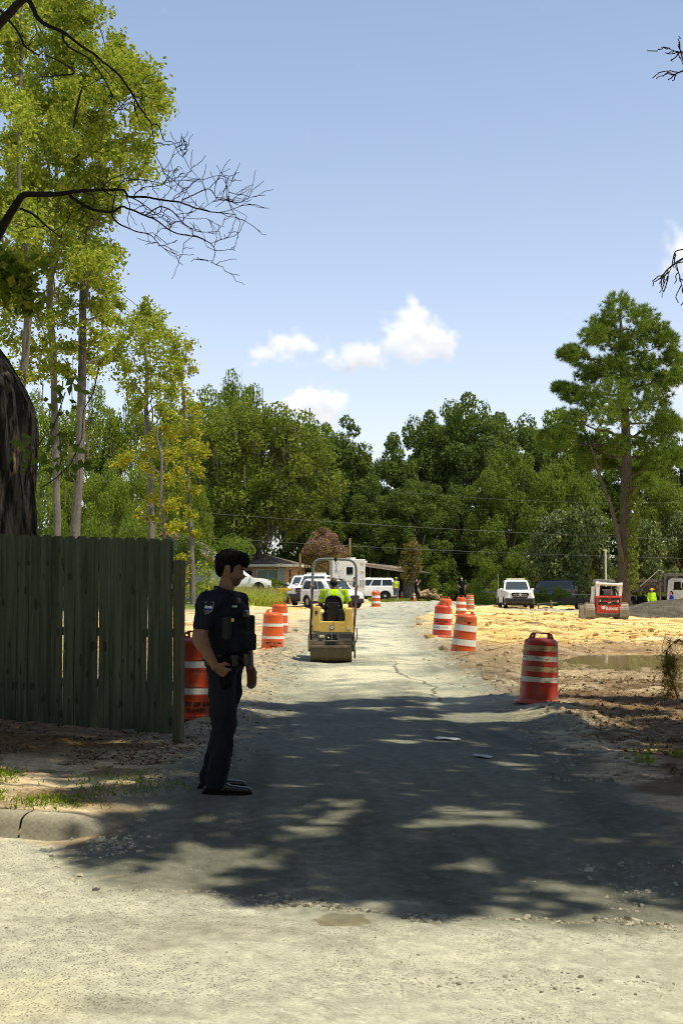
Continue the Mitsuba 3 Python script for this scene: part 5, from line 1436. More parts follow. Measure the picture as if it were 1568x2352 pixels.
part(t, 'door_handle', box(.02, .12, .22, (1.09, 2.55, 1.25), .01), 'matte', (.02, .02, .02))
part(t, 'door_lettering', [lettering('TRUCKING', .10, frame([1.082, 3.25, 1.38], [0, 1, 0], [0, 0, 1]), depth=.006)] if False else [box(.012, .3, .06, (1.08, 3.3, 1.08))], 'matte', (.03, .05, .03), False)
part(t, 'orange_reflector', [box(.03, .06, .06, (1.22, -1.7, 1.2)), box(.03, .06, .06, (1.22, 1.2, 1.15))], 'gloss', (.6, .2, .03))
for y in (-.9, 4.55):
    for s in (-1, 1):
        wheel(t, s * .95, y, .46, .3, (.3, .28, .25), .58)

# low black trailer behind the loader
t = thing('flat_trailer', 'low black equipment trailer with a white wheel left of the loader', 'trailer', pose(*at(1345, 1333, 78)[:2], float(base_z(15.1, 78)) - .02, -84))
part(t, 'deck', [box(2.0, 3.6, .09, (0, 0, .62)), box(.06, 3.6, .3, (1.0, 0, .72)), box(.06, 3.6, .3, (-1.0, 0, .72))], 'matte', (.014, .014, .014), False)
part(t, 'fender', rhull([(1.12, y, z) for y, z in ((-.5, .55), (-.35, .78), (.35, .78), (.5, .55))], .04, 6), 'matte', (.014, .014, .014))
for s in (-1, 1):
    wheel(t, s * 1.12, 0, .37, .2, (.75, .72, .66), .66, spokes=8)
part(t, 'tongue', [tube([(0, -1.8, .58), (0, -3.1, .5)], .06, 6), tube([(0, -3.0, .5), (0, -3.0, .02)], .04, 6), hull([(x, y, z) for x in (-.5, .5) for y, z in ((-2.6, .05), (-3.4, .02), (-2.5, .35))])], 'dusty', (.03, .028, .025))
part(t, 'jack', [box(.14, .14, .5, (.4, -2.3, .4), .02), disc(.07, .1, (.4, -2.3, .68), 'x', 12)], 'dusty', (.10, .07, .04))
# ---------------------------------------------------------------- people (local: facing +x, left side +y)
def hand(W, d, side, curl, r=1.0, fan=None):
    """A hand from the wrist W along d: palm, four fingers of unequal length bent by curl, thumb at the side. fan: direction across the knuckles, from the little finger to the index."""
    W, d = np.asarray(W, float), unit(np.asarray(d, float))
    fan = unit(np.asarray(fan, float) - d * (np.asarray(fan, float) @ d))
    n = np.cross(d, fan) * side                                      # out of the palm
    k = W + d * .085 * r
    out = [('c', W, W + d * .03 * r, .026 * r, .03 * r, (n, .7))]
    out += [('c', W + d * .03 * r + fan * a * r, k + fan * b * r, .02 * r, .0145 * r, (n, .8)) for a, b in ((-.015, -.03), (0, -.01), (.0, .01), (.015, .029))]
    for o, L in ((-.031, .062), (-.0105, .078), (.0105, .084), (.030, .074)):
        p, a, v = k + fan * o * r, 0.0, d
        for f, rr in ((.45, .0105), (.32, .0095), (.23, .0085)):
            a += curl
            v = d * math.cos(a) + n * math.sin(a)
            q = p + v * L * f * r
            out.append(('c', p, q, rr * r, rr * .92 * r))
            p = q
    tb = W + d * .025 * r + fan * .03 * r
    t1 = tb + (d * .55 + fan * .6 + n * .45) * .04 * r
    t2 = t1 + (d * .85 + fan * .1 + n * .45) * .035 * r
    out += [('c', tb, t1, .016 * r, .012 * r), ('c', t1, t2, .012 * r, .0095 * r)]
    return out


def head_prims(c, s=1.0):
    """A head facing +x about its centre (ear height)."""
    P = lambda x, y, z: np.array([c[0] + x * s, c[1] + y * s, c[2] + z * s])
    e = lambda x, y, z, r: ('e', P(x, y, z), np.array(r) * s)
    pr = [e(-.008, 0, .035, (.098, .076, .092)), e(.035, 0, -.03, (.062, .062, .085)), e(.055, 0, -.082, (.034, .034, .028)), e(.012, 0, -.06, (.06, .056, .045)),
          ('c', P(.086, 0, .012), P(.108, 0, -.028), .010 * s, .0145 * s), e(.094, 0, -.034, (.016, .02, .011)), e(.087, .026, -.012, (.018, .022, .02)), e(.087, -.026, -.012, (.018, .022, .02)),
          ('c', P(.082, -.035, .024), P(.082, .035, .024), .012 * s, .012 * s), ('c', P(.088, -.020, -.058), P(.088, .020, -.058), .0085 * s, .0085 * s), ('c', P(.085, -.016, -.069), P(.085, .016, -.069), .009 * s, .009 * s)]
    for y in (-1, 1):
        pr += [e(-.005, y * .076, .0, (.02, .009, .032)), e(-.012, y * .083, .012, (.017, .007, .018))]
    return pr


def turn(v, a, o=(0, 0)):
    a = math.radians(a)
    x, y = v[0] - o[0], v[1] - o[1]
    return np.array([o[0] + x * math.cos(a) - y * math.sin(a), o[1] + x * math.sin(a) + y * math.cos(a), v[2]])


STAND = dict(head=(.02, 0, 1.655), neck=(.0, 0, 1.49), chest=(0, 0, 1.29), belly=(.02, 0, 1.10), pelvis=(0, 0, .96), shr=(-.01, -.185, 1.43), shl=(-.01, .185, 1.43), elr=(-.03, -.25, 1.15), ell=(-.03, .25, 1.15), wrr=(.07, -.24, .92), wrl=(.07, .24, .92),
             hipr=(0, -.095, .92), hipl=(0, .095, .92), knr=(.02, -.11, .50), knl=(.02, .11, .50), anr=(-.03, -.12, .085), anl=(-.03, .12, .085))


def torso(J, g, yaw=0.0, bulk=1.0):
    """Prims of the trunk, swollen by g; yaw turns the chest against the hips."""
    a = math.radians(yaw)
    R = np.array([[math.cos(a), -math.sin(a), 0], [math.sin(a), math.cos(a), 0], [0, 0, 1]])
    b = bulk
    return [('e', J['chest'], (.118 * b + g, .172 * b + g, .19 + g), R), ('e', J['belly'], (.122 * b + g, .158 * b + g, .17 + g), R), ('e', J['pelvis'], (.115 * b + g, .165 * b + g, .12 + g)),
            ('c', J['shr'], J['neck'] - np.array([0, .03, .03]), .06 + g, .055 + g), ('c', J['shl'], J['neck'] + np.array([0, .03, -.03]), .06 + g, .055 + g), ('c', J['chest'], J['neck'], .09 + g, .06 + g)]


def limb(J, a, m, b, r0, r1, r2, g=0.0, end=1.0):
    A, Mi, B = (np.asarray(J[k], float) for k in (a, m, b))
    if end <= 1:                                                     # only down to a part of the upper limb
        return [('c', A, A + (Mi - A) * end, r0 + g, r0 + (r1 - r0) * end + g)]
    e = end - 1
    return [('c', A, Mi, r0 + g, r1 + g), ('c', Mi, Mi + (B - Mi) * e, r1 + g, r1 + (r2 - r1) * e + g)]


def shoe(J, an, yaw, L=.19, r=.042):
    A = np.asarray(J[an], float)
    d = np.array([math.cos(math.radians(yaw)), math.sin(math.radians(yaw)), 0])
    z = np.array([A[0], A[1], 0])
    return [('c', z - d * .05 + [0, 0, .045], z + d * .06 + [0, 0, .048], .043, .046), ('c', z + d * .04 + [0, 0, .045], z + d * L + [0, 0, .034], .044, .034, ((0, 0, 1), .8)), ('c', A + [0, 0, .03], z + [0, 0, .06], .05, .047)]


def flat_sole(p):
    return .004 - p[:, 2]


def person(label, M, J, skin, shirt, trousers, shoes=(.03, .03, .03), sleeve=.62, leg=1.92, hair=(.01, .008, .007), vest=None, hat=None, h=.019, yaw=0.0, bulk=1.0, feet=(0, 0), group=None, curl=.35, bald=False, fans=None):
    J = {k: np.array(v, float) for k, v in {**STAND, **J}.items()}
    t = thing('person', label, 'person', M, group)
    pr = torso(J, -.012, yaw, bulk) + head_prims(J['head']) + [('c', J['neck'] - [0, 0, .02], J['head'] + [-.01, 0, -.05], .062, .055)]
    for s, sd in (('r', -1), ('l', 1)):
        pr += limb(J, 'sh' + s, 'el' + s, 'wr' + s, .052, .042, .029, 0, 2) + limb(J, 'hip' + s, 'kn' + s, 'an' + s, .082, .056, .040, 0, 2)
        d = J['wr' + s] - J['el' + s]
        fan = (fans or {}).get(s, (1, 0, 0.2))
        pr += hand(J['wr' + s], d, sd, curl, 1.0, fan)
    put(t + '__body', shape(blob(pr, h, .018), 'skin', skin, True), M)
    sh = torso(J, .012, yaw, bulk)
    for s in 'rl':
        sh += limb(J, 'sh' + s, 'el' + s, 'wr' + s, .062, .05, .036, .010, sleeve)
    wz = J['pelvis'][2] - .05
    part(t, 'shirt', blob(sh, h, .035, cut=lambda p: np.maximum(wz - p[:, 2], ((p - J['neck'])[:, 2] - .015)), wrinkle=.02), 'cloth', shirt, True)
    tr = [('e', J['pelvis'] - [0, 0, .01], (.118 * bulk, .17 * bulk, .12))]
    for s in 'rl':
        tr += limb(J, 'hip' + s, 'kn' + s, 'an' + s, .095, .075, .062, .012, leg)
    wt = J['pelvis'][2] + .07
    part(t, 'trousers', blob(tr, h, .03, cut=lambda p: p[:, 2] - wt, wrinkle=.022, wscale=22), 'cloth', trousers, True)
    for s, f in (('r', feet[0]), ('l', feet[1])):
        sp = shoe(J, 'an' + s, f)
        dz = J['an' + s][2] - .085
        sp = [(k[0], k[1] + [0, 0, dz], k[2] + [0, 0, dz], *k[3:]) for k in sp]
        part(t, 'shoe', blob(sp, h * .8, .02), 'gloss', shoes, True)
    c = J['head']
    if not bald:
        hc = [('e', c + [-.012, 0, .045], (.104, .083, .092)), ('e', c + [-.05, 0, .0], (.06, .074, .075))]
        part(t, 'hair', blob(hc, h * .8, .02, cut=lambda p: np.maximum(p[:, 0] - c[0] - .03 - (p[:, 2] - c[2] - .03) * .8, c[2] - .05 - p[:, 2])), 'cloth', hair, True)
    if vest is not None:
        vb = torso(J, .028, yaw, bulk)
        zb = J['pelvis'][2] + .02
        part(t, 'safety_vest', blob(vb, h, .03, cut=lambda p: np.maximum(np.maximum(zb - p[:, 2], p[:, 2] - J['neck'][2] + .035), np.abs(p[:, 1] - J['neck'][1]) - .2), wrinkle=.015), 'cloth', vest, True)
    if hat == 'brim':
        b = [('e', c + [-.01, 0, .075], (.105, .09, .075)), ('e', c + [-.005, 0, .055], (.185, .165, .018))]
        part(t, 'sun_hat', blob(b, h * .7, .015, cut=lambda p: c[2] + .03 - p[:, 2]), 'cloth', (.78, .42, .02), True)
    if hat == 'cap' or hat == 'limecap':
        b = [('e', c + [-.01, 0, .05], (.112, .092, .10))] + ([('c', c + [.07, -.04, .06], c + [.15, 0, .045], .012, .01), ('c', c + [.07, .04, .06], c + [.15, 0, .045], .012, .01)])
        part(t, 'cap', blob(b, h * .7, .02, cut=lambda p: c[2] + .03 - p[:, 2]), 'cloth', (.50, .62, .02) if hat == 'limecap' else (.012, .013, .02), True)
    return t, J


LIME, NAVY, LIGHT, BROWN, DARK = (.42, .72, .012), (.010, .012, .022), (.50, .30, .22), (.20, .10, .06), (.065, .033, .022)

# the roller driver, seated with his back to us
SEAT = dict(head=(.05, .01, 1.015), neck=(.0, 0, .885), chest=(-.02, 0, .70), belly=(0, 0, .50), pelvis=(.02, 0, .33), shr=(-.02, -.205, .86), shl=(-.02, .205, .86), elr=(.0, -.315, .62), ell=(.02, .29, .61), wrr=(.20, -.37, .50), wrl=(.24, .22, .50),
            hipr=(.04, -.1, .30), hipl=(.04, .1, .30), knr=(.44, -.16, .34), knl=(.44, .16, .34), anr=(.52, -.16, -.06), anl=(.52, .16, -.06))
DM = pose(gR[0] + .06, gR[1] + .50, gR[2] + .59, 90)
drv, J = person('roller driver seen from behind in a lime safety shirt with silver stripes', DM, SEAT, DARK, LIME, (.02, .025, .045), bulk=1.16, h=.013, bald=True, sleeve=.78, shoes=(.05, .04, .03))
SILVER = (.40, .42, .42)
for y in (-.125, .125):
    part(drv, 'reflective_stripe', blob(torso(J, .022, 0, 1.16), .012, .035, cut=lambda p: np.maximum(np.maximum(np.abs(p[:, 1] - y) - .026, p[:, 0] - .02), .5 - p[:, 2])), 'matte', SILVER, True)
for s in ('r', 'l'):
    a, b = J['sh' + s], J['el' + s]
    p0, p1 = a + (b - a) * .52, a + (b - a) * .66
    part(drv, 'sleeve_stripe', tube([p0, p1], [.078, .075], 16, False), 'matte', SILVER, True)
part(drv, 'hair_fringe', blob([('e', J['head'] + [-.03, 0, .005], (.083, .08, .06))], .012, .02, cut=lambda p: np.maximum(p[:, 0] - J['head'][0] + .0, p[:, 2] - J['head'][2] - .05)), 'cloth', (.012, .010, .010), True)

# the others, far off
def standing(px, Y, z, rz, lab, **kw):
    q = at(px, 1333, Y)
    zz = z if z is not None else float(base_z(q[0], Y))
    return person(lab, pose(q[0], q[1], zz, rz), **kw)


def at_head(px, py, Y, H=1.79):
    return at(px, py, Y)[2] - H


standing(909, 97, at_head(909, 1326, 97), 75, 'worker in a lime safety vest, lime cap and shorts beside the patrol car', J=dict(anr=(-.02, -.13, .085), anl=(.02, .10, .085)), skin=(.36, .20, .13), shirt=(.35, .36, .36), trousers=(.10, .13, .18), leg=1.02, vest=(.55, .75, .01), hat='limecap', shoes=(.4, .38, .36))
standing(955, 98, at_head(955, 1328, 98), -12, 'officer walking on the grass with a hand raised to his face', J=dict(wrr=(.30, -.17, 1.52), elr=(.16, -.27, 1.27), ell=(-.1, .24, 1.16), wrl=(-.16, .22, .93), knr=(.20, -.10, .54), anr=(.20, -.11, .12), knl=(-.06, .10, .50), anl=(-.36, .11, .16)), skin=LIGHT, shirt=NAVY, trousers=(.012, .014, .02), feet=(0, 0), hat='cap')
standing(1060, 94, at_head(1060, 1325, 94, 1.80), -100, 'bareheaded officer standing with a hand at his belt before the dark trees', J=dict(elr=(-.05, -.30, 1.17), wrr=(.12, -.12, 1.04), elr2=(0, 0, 0)), skin=LIGHT, shirt=NAVY, trousers=NAVY)
standing(1496, 82, at_head(1496, 1350, 82, 1.82), -85, 'worker in a lime long sleeved shirt and orange sun hat behind the gravel pile', J={}, skin=(.36, .20, .14), shirt=(.42, .75, .03), trousers=(.05, .06, .08), sleeve=1.95, hat='brim')
standing(1541, 84, at_head(1541, 1357, 84, 1.80), 185, 'man in a royal blue shirt behind the gravel pile near the truck cab', J=dict(ell=(.0, .27, 1.17), wrl=(.24, .10, 1.12)), skin=(.42, .24, .17), shirt=(.012, .05, .42), trousers=(.03, .03, .04), bulk=1.1)
standing(815, 80, at_head(815, 1326, 80, 1.78), 200, 'person in a blue cap mostly hidden behind the white crossover', J={}, skin=LIGHT, shirt=(.05, .06, .09), trousers=NAVY, hat='cap')

# ---- the officer in the foreground, in profile, facing right
q = at(512, 1806, 9.6)
OM = pose(q[0] - .02, 9.6, float(height(np.array(q[0]), np.array(9.6))) - .004)
off = thing('person', 'police officer in dark uniform and loaded vest standing in profile beside the fence', 'person', OM)
V = lambda *a: np.array(a, float)
H = V(.066, .0, 1.668)
A30 = math.radians(-28)
RC = np.array([[math.cos(A30), -math.sin(A30), 0], [math.sin(A30), math.cos(A30), 0], [0, 0, 1]])
fw, lf = RC[:, 0], RC[:, 1]
shr, shl, nk = V(-.075, -.175, 1.425), V(.115, .155, 1.425), V(.03, -.005, 1.49)
elr, wrr = V(-.142, -.235, 1.165), V(-.02, -.235, .955)
ell, wrl = V(.165, .21, 1.15), V(.205, .175, .925)
hpr, hpl = V(.01, -.095, .92), V(.05, .09, .92)
knr, knl = V(.035, -.11, .50), V(.02, .10, .51)
anr, anl = V(-.02, -.125, .085), V(-.085, .12, .085)
tors = lambda g: [('e', V(.035, -.01, 1.30), (.125 + g, .19 + g, .19 + g), RC), ('e', V(.045, -.005, 1.11), (.142 + g, .172 + g, .16 + g), RC), ('e', V(.03, 0, .975), (.138 + g, .165 + g, .115 + g)),
                  ('c', shr, nk - [.02, .02, .035], .064 + g, .058 + g), ('c', shl, nk + [.02, .02, -.035], .064 + g, .058 + g), ('c', V(.035, -.01, 1.32), nk, .09 + g, .062 + g)]
tilt = trimesh.transformations.rotation_matrix(math.radians(13), [0, 1, 0], H)[:3]
hp = []
for p_ in head_prims(H, 1.01):
    mv = lambda x: tilt[:, :3] @ np.asarray(x, float) + tilt[:, 3]
    hp.append((p_[0], mv(p_[1]), p_[2] if p_[0] == 'e' else mv(p_[2]), *p_[3:]))
pr = tors(-.014) + hp + [('c', V(.015, -.005, 1.46), H + [-.012, 0, -.07], .064, .058)]
for a, b, c in ((shr, elr, wrr), (shl, ell, wrl)):
    pr += [('c', a, b, .058, .052), ('c', a + (b - a) * .85, b + (c - b) * .22, .052, .053), ('c', b + (c - b) * .15, c, .052, .032)]
for a, b, c in ((hpr, knr, anr), (hpl, knl, anl)):
    pr += [('c', a, b, .085, .06), ('c', b, c, .058, .045)]
pr += hand(wrr, V(.78, .1, -.55), -1, 1.15, 1.02, V(.45, -.35, .75)) + hand(wrl, V(.2, .0, -1), 1, .3, 1.05, V(.8, -.55, .2))
put(off + '__body', shape(blob(pr, .0075, .014), 'skin', (.23, .128, .082), True), OM)
slv = lambda a, b, g, e: ('c', a, a + (b - a) * e, .066 + g, .058 + g)
part(off, 'shirt', blob(tors(.004) + [('c', nk + [.0, 0, -.05], nk + [-.005, 0, .035], .085, .07), ('c', shr, nk + [-.02, -.03, .0], .07, .06), ('c', shl, nk + [0, .03, .0], .07, .06), slv(shr, elr, .010, .64), slv(shl, ell, .010, .64), ('c', shr + [-.01, .0, 0], elr + (shr - elr) * .5, .075, .066)], .009, .03, cut=lambda p: np.maximum(.93 - p[:, 2], p[:, 2] - 1.525 + .25 * np.maximum(p[:, 0] - .03, -.04)), wrinkle=.03, wscale=22), 'cloth', (.017, .020, .032), True)
col = tube([nk + V(.075, -.02, -.03), nk + V(.05, -.06, .0), nk + V(-.015, -.07, .025), nk + V(-.072, .0, .045), nk + V(-.015, .07, .025), nk + V(.05, .05, .0), nk + V(.075, 0, -.03)], .017, 8)
part(off, 'collar', col, 'cloth', (.017, .020, .031), True)
tz = [('e', V(.03, 0, .95), (.142, .168, .115))]
for a, b, c, k in ((hpr, knr, anr, 1), (hpl, knl, anl, 0)):
    tz += [('c', a, b, .112, .087), ('c', b, c + [0, 0, -.02], .085, .083), ('c', a + (b - a) * .45 + [.02, -.03 if k else .03, 0], a + (b - a) * .75 + [.0, -.035 if k else .035, 0], .085, .08)]
part(off, 'trousers', blob(tz, .009, .028, cut=lambda p: np.maximum(p[:, 2] - 1.02, .045 - p[:, 2]), wrinkle=.046, wscale=15), 'cloth', (.016, .019, .029), True)
for a, f in ((anr, -8), (anl, 5)):
    sp = shoe(dict(a=a), 'a', f, .235, .045)
    part(off, 'boot', blob(sp, .008, .02, cut=flat_sole), 'gloss', (.012, .012, .014), True)
    d = np.array([math.cos(math.radians(f)), math.sin(math.radians(f)), 0])
    so = m3.Manifold.hull_points(np.array([V(a[0], a[1], 0) + d * x + np.array([-d[1], d[0], 0]) * y + [0, 0, z] for x, y in ((-.1, .03), (-.1, -.03), (.08, .045), (.08, -.045), (.22, .035), (.22, -.035), (.275, 0)) for z in (0, .022)]))
    part(off, 'boot_sole', so, 'matte', (.008, .008, .008), False)
# hair: full on top with a fringe that falls forward
hr = [('e', H + [-.020, 0, .068], (.118, .092, .100)), ('e', H + [-.072, 0, .015], (.050, .078, .088)), ('e', H + [.050, -.005, .120], (.075, .078, .046)), ('e', H + [.105, -.015, .100], (.036, .058, .040)), ('c', H + [.03, -.074, .08], H + [.020, -.081, -.012], .026, .010), ('c', H + [.112, -.05, .085], H + [.128, -.035, .040], .024, .008), ('c', H + [.10, .02, .09], H + [.125, .02, .045], .024, .008)]


def hair_cut(p):
    q = p - H
    nape = -.075 + np.clip((q[:, 0] + .055) * 1.5, 0, .2)               # the line rises from the nape round the ear to the temple
    line = np.where(q[:, 0] > .055, .045 + (q[:, 0] < .095) * .02, np.minimum(nape, .045))
    side = (q[:, 0] > .008) & (q[:, 0] < .034)
    return np.where(side, -.022, line) - q[:, 2]


hm = blob(hr, .0065, .022, cut=hair_cut, wrinkle=.034, wscale=70)
hm.vertices = H + (hm.vertices - H) * .935
hm.vertices = hm.vertices @ tilt[:, :3].T + tilt[:, 3]
part(off, 'hair', hm, 'cloth', (.006, .0055, .006), True)
ear = H + V(-.012, -.089, .0)
bd = blob([(k[0], k[1], np.asarray(k[2]) + (.0025 if k[0] == 'e' else 0), *((k[3] + .0025, k[4] + .0025) if k[0] == 'c' else ()), *(k[5:] if k[0] == 'c' else k[3:])) for k in hp[:4]], .007, .014, cut=lambda p: np.maximum(p[:, 2] - H[2] + .052 + (p[:, 0] - H[0] - .03) * .12, H[2] - .135 - p[:, 2]))
part(off, 'stubble', bd, 'skin', (.115, .062, .043), True)
for y in (-1, 1):
    part(off, 'eyebrow', tube([tilt[:, :3] @ (H + V(x, y * w, z)) + tilt[:, 3] for x, w, z in ((.098, .018, .026), (.096, .034, .030), (.082, .052, .024))], [.004, .005, .003], 6), 'cloth', (.008, .006, .006), True)
    part(off, 'eye', blob([('e', tilt[:, :3] @ (H + V(.090, y * .034, .006)) + tilt[:, 3], (.010, .014, .007))], .003, .01), 'gloss', (.05, .04, .035), True)
# loaded vest
vs = [('e', V(.045, -.015, 1.29), (.158, .195, .20), RC), ('e', V(.068, -.015, 1.14), (.172, .182, .15), RC), ('c', shr + [.055, .03, .0], nk + [.03, -.02, -.05], .045, .05), ('c', shl + [-.0, -.02, .0], nk + [.05, .02, -.05], .045, .05)]
part(off, 'vest', blob(vs, .009, .02, cut=lambda p: np.maximum(np.maximum(1.045 - p[:, 2], p[:, 2] - 1.462), -9), wrinkle=.008), 'cloth', (.013, .015, .022), True)


def on_chest(f, l, z):                                              # f ahead, l to his left of the vest's middle
    return V(.05, -.012, z) + fw * f + lf * l


def pouch(name, f, l, z, w, dth, hh, color=(.015, .017, .022), mat='cloth', r=.014, lab=None):
    b = as_mesh(rhull([(a, c, e) for a in (-dth / 2 + r, dth / 2 - r) for c in (-w / 2 + r, w / 2 - r) for e in (-hh / 2 + r, hh / 2 - r)], r, 8))
    G = np.eye(4)
    G[:3, 0], G[:3, 1], G[:3, 3] = fw, lf, on_chest(f, l, z)
    b.apply_transform(G)
    return part(off, name, b, mat, color, 40, lab)


for f, l, z, w, d, h_ in ((.135, .03, 1.27, .085, .06, .13), (.13, .115, 1.25, .075, .05, .15), (.155, -.01, 1.14, .09, .065, .12), (.155, .075, 1.125, .09, .065, .13), (.14, -.10, 1.11, .08, .05, .11)):
    pouch('pouch', f, l, z, w, d, h_)
pouch('radio', .10, -.165, 1.235, .06, .06, .17, (.028, .032, .034), 'matte', lab='grey handset pouch on the vest')
pouch('yellow_tag', .145, -.155, 1.295, .016, .02, .028, (.75, .68, .02), 'matte', .004)
pouch('camera', .175, -.02, 1.335, .07, .035, .06, (.02, .022, .025), 'gloss')
nt = lettering('R. LEWIS', .013, frame(on_chest(.158, -.085, 1.395), lf * -1 if False else -(-fw * .25 - lf * -1), [0, 0, 1]), depth=.004) if False else None
pouch('name_plate', .135, -.115, 1.395, .062, .012, .016, (.34, .42, .42), 'metal', .003)
pouch('badge', .145, -.085, 1.435, .055, .02, .04, (.03, .033, .036), 'metal', .006)
# belt with its holders
bt = []
for g in (.160, ):
    an = np.linspace(0, 2 * math.pi, 40)
    bt = tube([V(.03 + .150 * math.cos(a), .176 * math.sin(a), 1.005) for a in an], .027, 8)
part(off, 'belt', bt, 'gloss', (.010, .010, .011), True)
for a, w in ((-100, .07), (-62, .05), (-30, .05), (-128, .06), (15, .05)):
    a_ = math.radians(a)
    m = box(.04, w, .095, (0, 0, 0), .01)
    m.apply_transform(pose(.03 + .178 * math.cos(a_), .20 * math.sin(a_), .995, a))
    part(off, 'belt_pouch', m, 'gloss', (.011, .011, .012), 30)
m = as_mesh(rhull([(x, y, z) for x, y, z in ((0, 0, .08), (.07, 0, .08), (.045, 0, -.13), (.085, 0, -.1), (-.005, .03, .05))], .022, 8))
m.apply_transform(pose(-.005, -.205, .93))
part(off, 'holster', m, 'cloth', (.007, .007, .008), 40)
# shoulder patch: a shield with a skyline, blue band and lettering, curved onto the sleeve
ax_ = unit(elr - shr)
pc = shr + (elr - shr) * .12 + V(-.0, -.0795, .0)
PM = frame(pc, V(.97, -.22, 0), -ax_ * 1.0)


def badge_part(parent, name, poly, d, color):
    ms = []
    for g in getattr(poly, 'geoms', [poly]):
        m = trimesh.creation.triangulate_polygon(g, engine='earcut')
        v = np.column_stack([m[0], np.zeros(len(m[0]))])
        m = trimesh.Trimesh(v, m[1]).subdivide().subdivide()
        m.vertices[:, 2] = d - np.sqrt(np.maximum(0, m.vertices[:, 0] ** 2)) * .0 - m.vertices[:, 0] ** 2 * 4.2
        ms.append(m)
    m = trimesh.util.concatenate(ms)
    m.apply_transform(PM)
    return part(off, name if not parent else parent + '__' + name, m, 'matte', color, True)


sh_ = Polygon([(-.052, .036), (-.03, .046), (0, .052), (.03, .046), (.052, .036), (.05, -.005), (.04, -.034), (.018, -.052), (0, -.058), (-.018, -.052), (-.04, -.034), (-.05, -.005)])
badge_part('', 'shoulder_patch', sh_, .004, (.42, .45, .47))
inn = sh_.buffer(-.0035)
badge_part('shoulder_patch', 'field', inn, .0052, (.012, .016, .03))
skyl = Polygon([(-.06, -.012), (-.06, .010), (-.036, .014), (-.030, .024), (-.014, .026), (-.008, .012), (.016, .010), (.022, .004), (.028, .020), (.034, .004), (.06, .008), (.06, -.012)]).intersection(inn.buffer(-.002))
badge_part('shoulder_patch', 'skyline', skyl, .0062, (.55, .58, .62))
badge_part('shoulder_patch', 'river', Polygon([(-.06, -.026), (-.06, -.012), (-.01, -.010), (.03, -.018), (.06, -.010), (.06, -.03), (.0, -.024)]).intersection(inn.buffer(-.002)), .0066, (.02, .06, .35))
for tx, hh, yy in (('SAVANNAH', .0075, .034), ('POLICE', .011, -.036)):
    m = meshkit.text_mesh(tx, hh, .0006, True)
    c = m.bounds.mean(0)
    m.apply_translation((-c[0], -c[1] + yy, 0))
    m.vertices[:, 2] += .0072 - m.vertices[:, 0] ** 2 * 4.2
    m.apply_transform(PM)
    part(off, 'shoulder_patch__lettering', m, 'matte', (.50, .52, .54), False)
# ---------------------------------------------------------------- houses, poles, wires, fence, pile
scene['shingles'] = mb_principled(proc(lambda p, n, uv: mix((.075, .065, .055), (.16, .14, .12), fbm(p.x * 2.2, p.y * 2.2, p.z * 5, 4)) * (.75 + .4 * cell_rand(dr.floor(p.x * 3), dr.floor(p.z * 9)))), .95, specular=.1)
scene['tan_brick'] = mb_principled(proc(lambda p, n, uv: mix((.40, .27, .15), (.52, .37, .22), noise(p.x * 5, p.y * 5, p.z * 5)) * (.8 + .3 * cell_rand(dr.floor(p.x * 4.6 + .5 * dr.floor(p.z * 13)), dr.floor(p.z * 13), 1))), .9, specular=.1)

# tan brick house with a hipped roof
hq = at(655, 1333, 104)
t = thing('brick_house', 'low tan brick house with a grey hipped roof behind the tall grass', 'house', pose(hq[0], hq[1], float(base_z(hq[0], 104)) + .25, -9))
HW, HD, EZ, RZ = 12.0, 9.0, 2.45, 3.75                                # the front runs to -x from the corner, the side to +y
walls = m3.Manifold.cube((HW, HD, EZ + .6)).translate((-HW, 0, -.6)) - m3.Manifold.cube((1.75, .3, 1.15)).translate((-2.35, -.1, .95)) - m3.Manifold.cube((.7, .3, 2.1)).translate((-3.5, -.1, -.02))
for y in (1.6, 5.6):
    walls = walls - m3.Manifold.cube((.3, .75, 1.35)).translate((-.15, y, .85))
part(t, 'wall', walls, 'tan_brick', None, False)
o = .55
eave = [(-HW - o, -o), (o, -o), (o, HD + o), (-HW - o, HD + o)]
rf = hull([(x, y, EZ) for x, y in eave] + [(x, y, EZ + .12) for x, y in eave] + [(-HW + HD / 2 - 1.0, HD / 2, RZ), (-HD / 2 + .6, HD / 2, RZ)])
rk = part(t, 'roof', rf, 'shingles', None, False)
part(t, rk.split('__')[1] + '__fascia', [box(HW + 2 * o + .06, .05, .2, (-HW / 2, -o - .03, EZ + .03)), box(.05, HD + 2 * o, .2, (o + .03, HD / 2, EZ + .03))], 'matte', (.62, .57, .47), False)
wk = part(t, 'window', box(1.72, .04, 1.12, (-1.475, .12, 1.525)), 'windscreen', None, False, label='wide front window with closed pale green blinds')
part(t, wk.split('__')[1] + '__frame', [box(1.86, .1, .07, (-1.475, .0, 2.12)), box(1.86, .1, .07, (-1.475, .0, .93)), box(.07, .1, 1.2, (-2.37, .0, 1.525)), box(.07, .1, 1.2, (-.58, .0, 1.525)), box(.05, .06, 1.12, (-1.475, .06, 1.525))], 'matte', (.60, .58, .50), False)
part(t, wk.split('__')[1] + '__blind', box(1.68, .02, 1.1, (-1.475, .09, 1.525)), 'matte', (.20, .27, .22), False)
part(t, 'panel', box(.55, .04, 1.9, (-.28, -.02, 1.35)), 'matte', (.38, .37, .33), False)
part(t, 'door', box(.68, .05, 2.05, (-3.15, .1, 1.02)), 'matte', (.02, .02, .022), False)
for y in (1.6, 5.6):
    k = part(t, 'side_window', box(.04, .7, 1.3, (-.06, y + .375, 1.525)), 'dark_glass', None, False)
    part(t, k.split('__')[1] + '__frame', [box(.05, .85, .06, (.01, y + .375, 2.22)), box(.05, .85, .06, (.01, y + .375, .84)), box(.04, .7, .05, (.0, y + .375, 1.5))], 'matte', (.65, .62, .55), False)
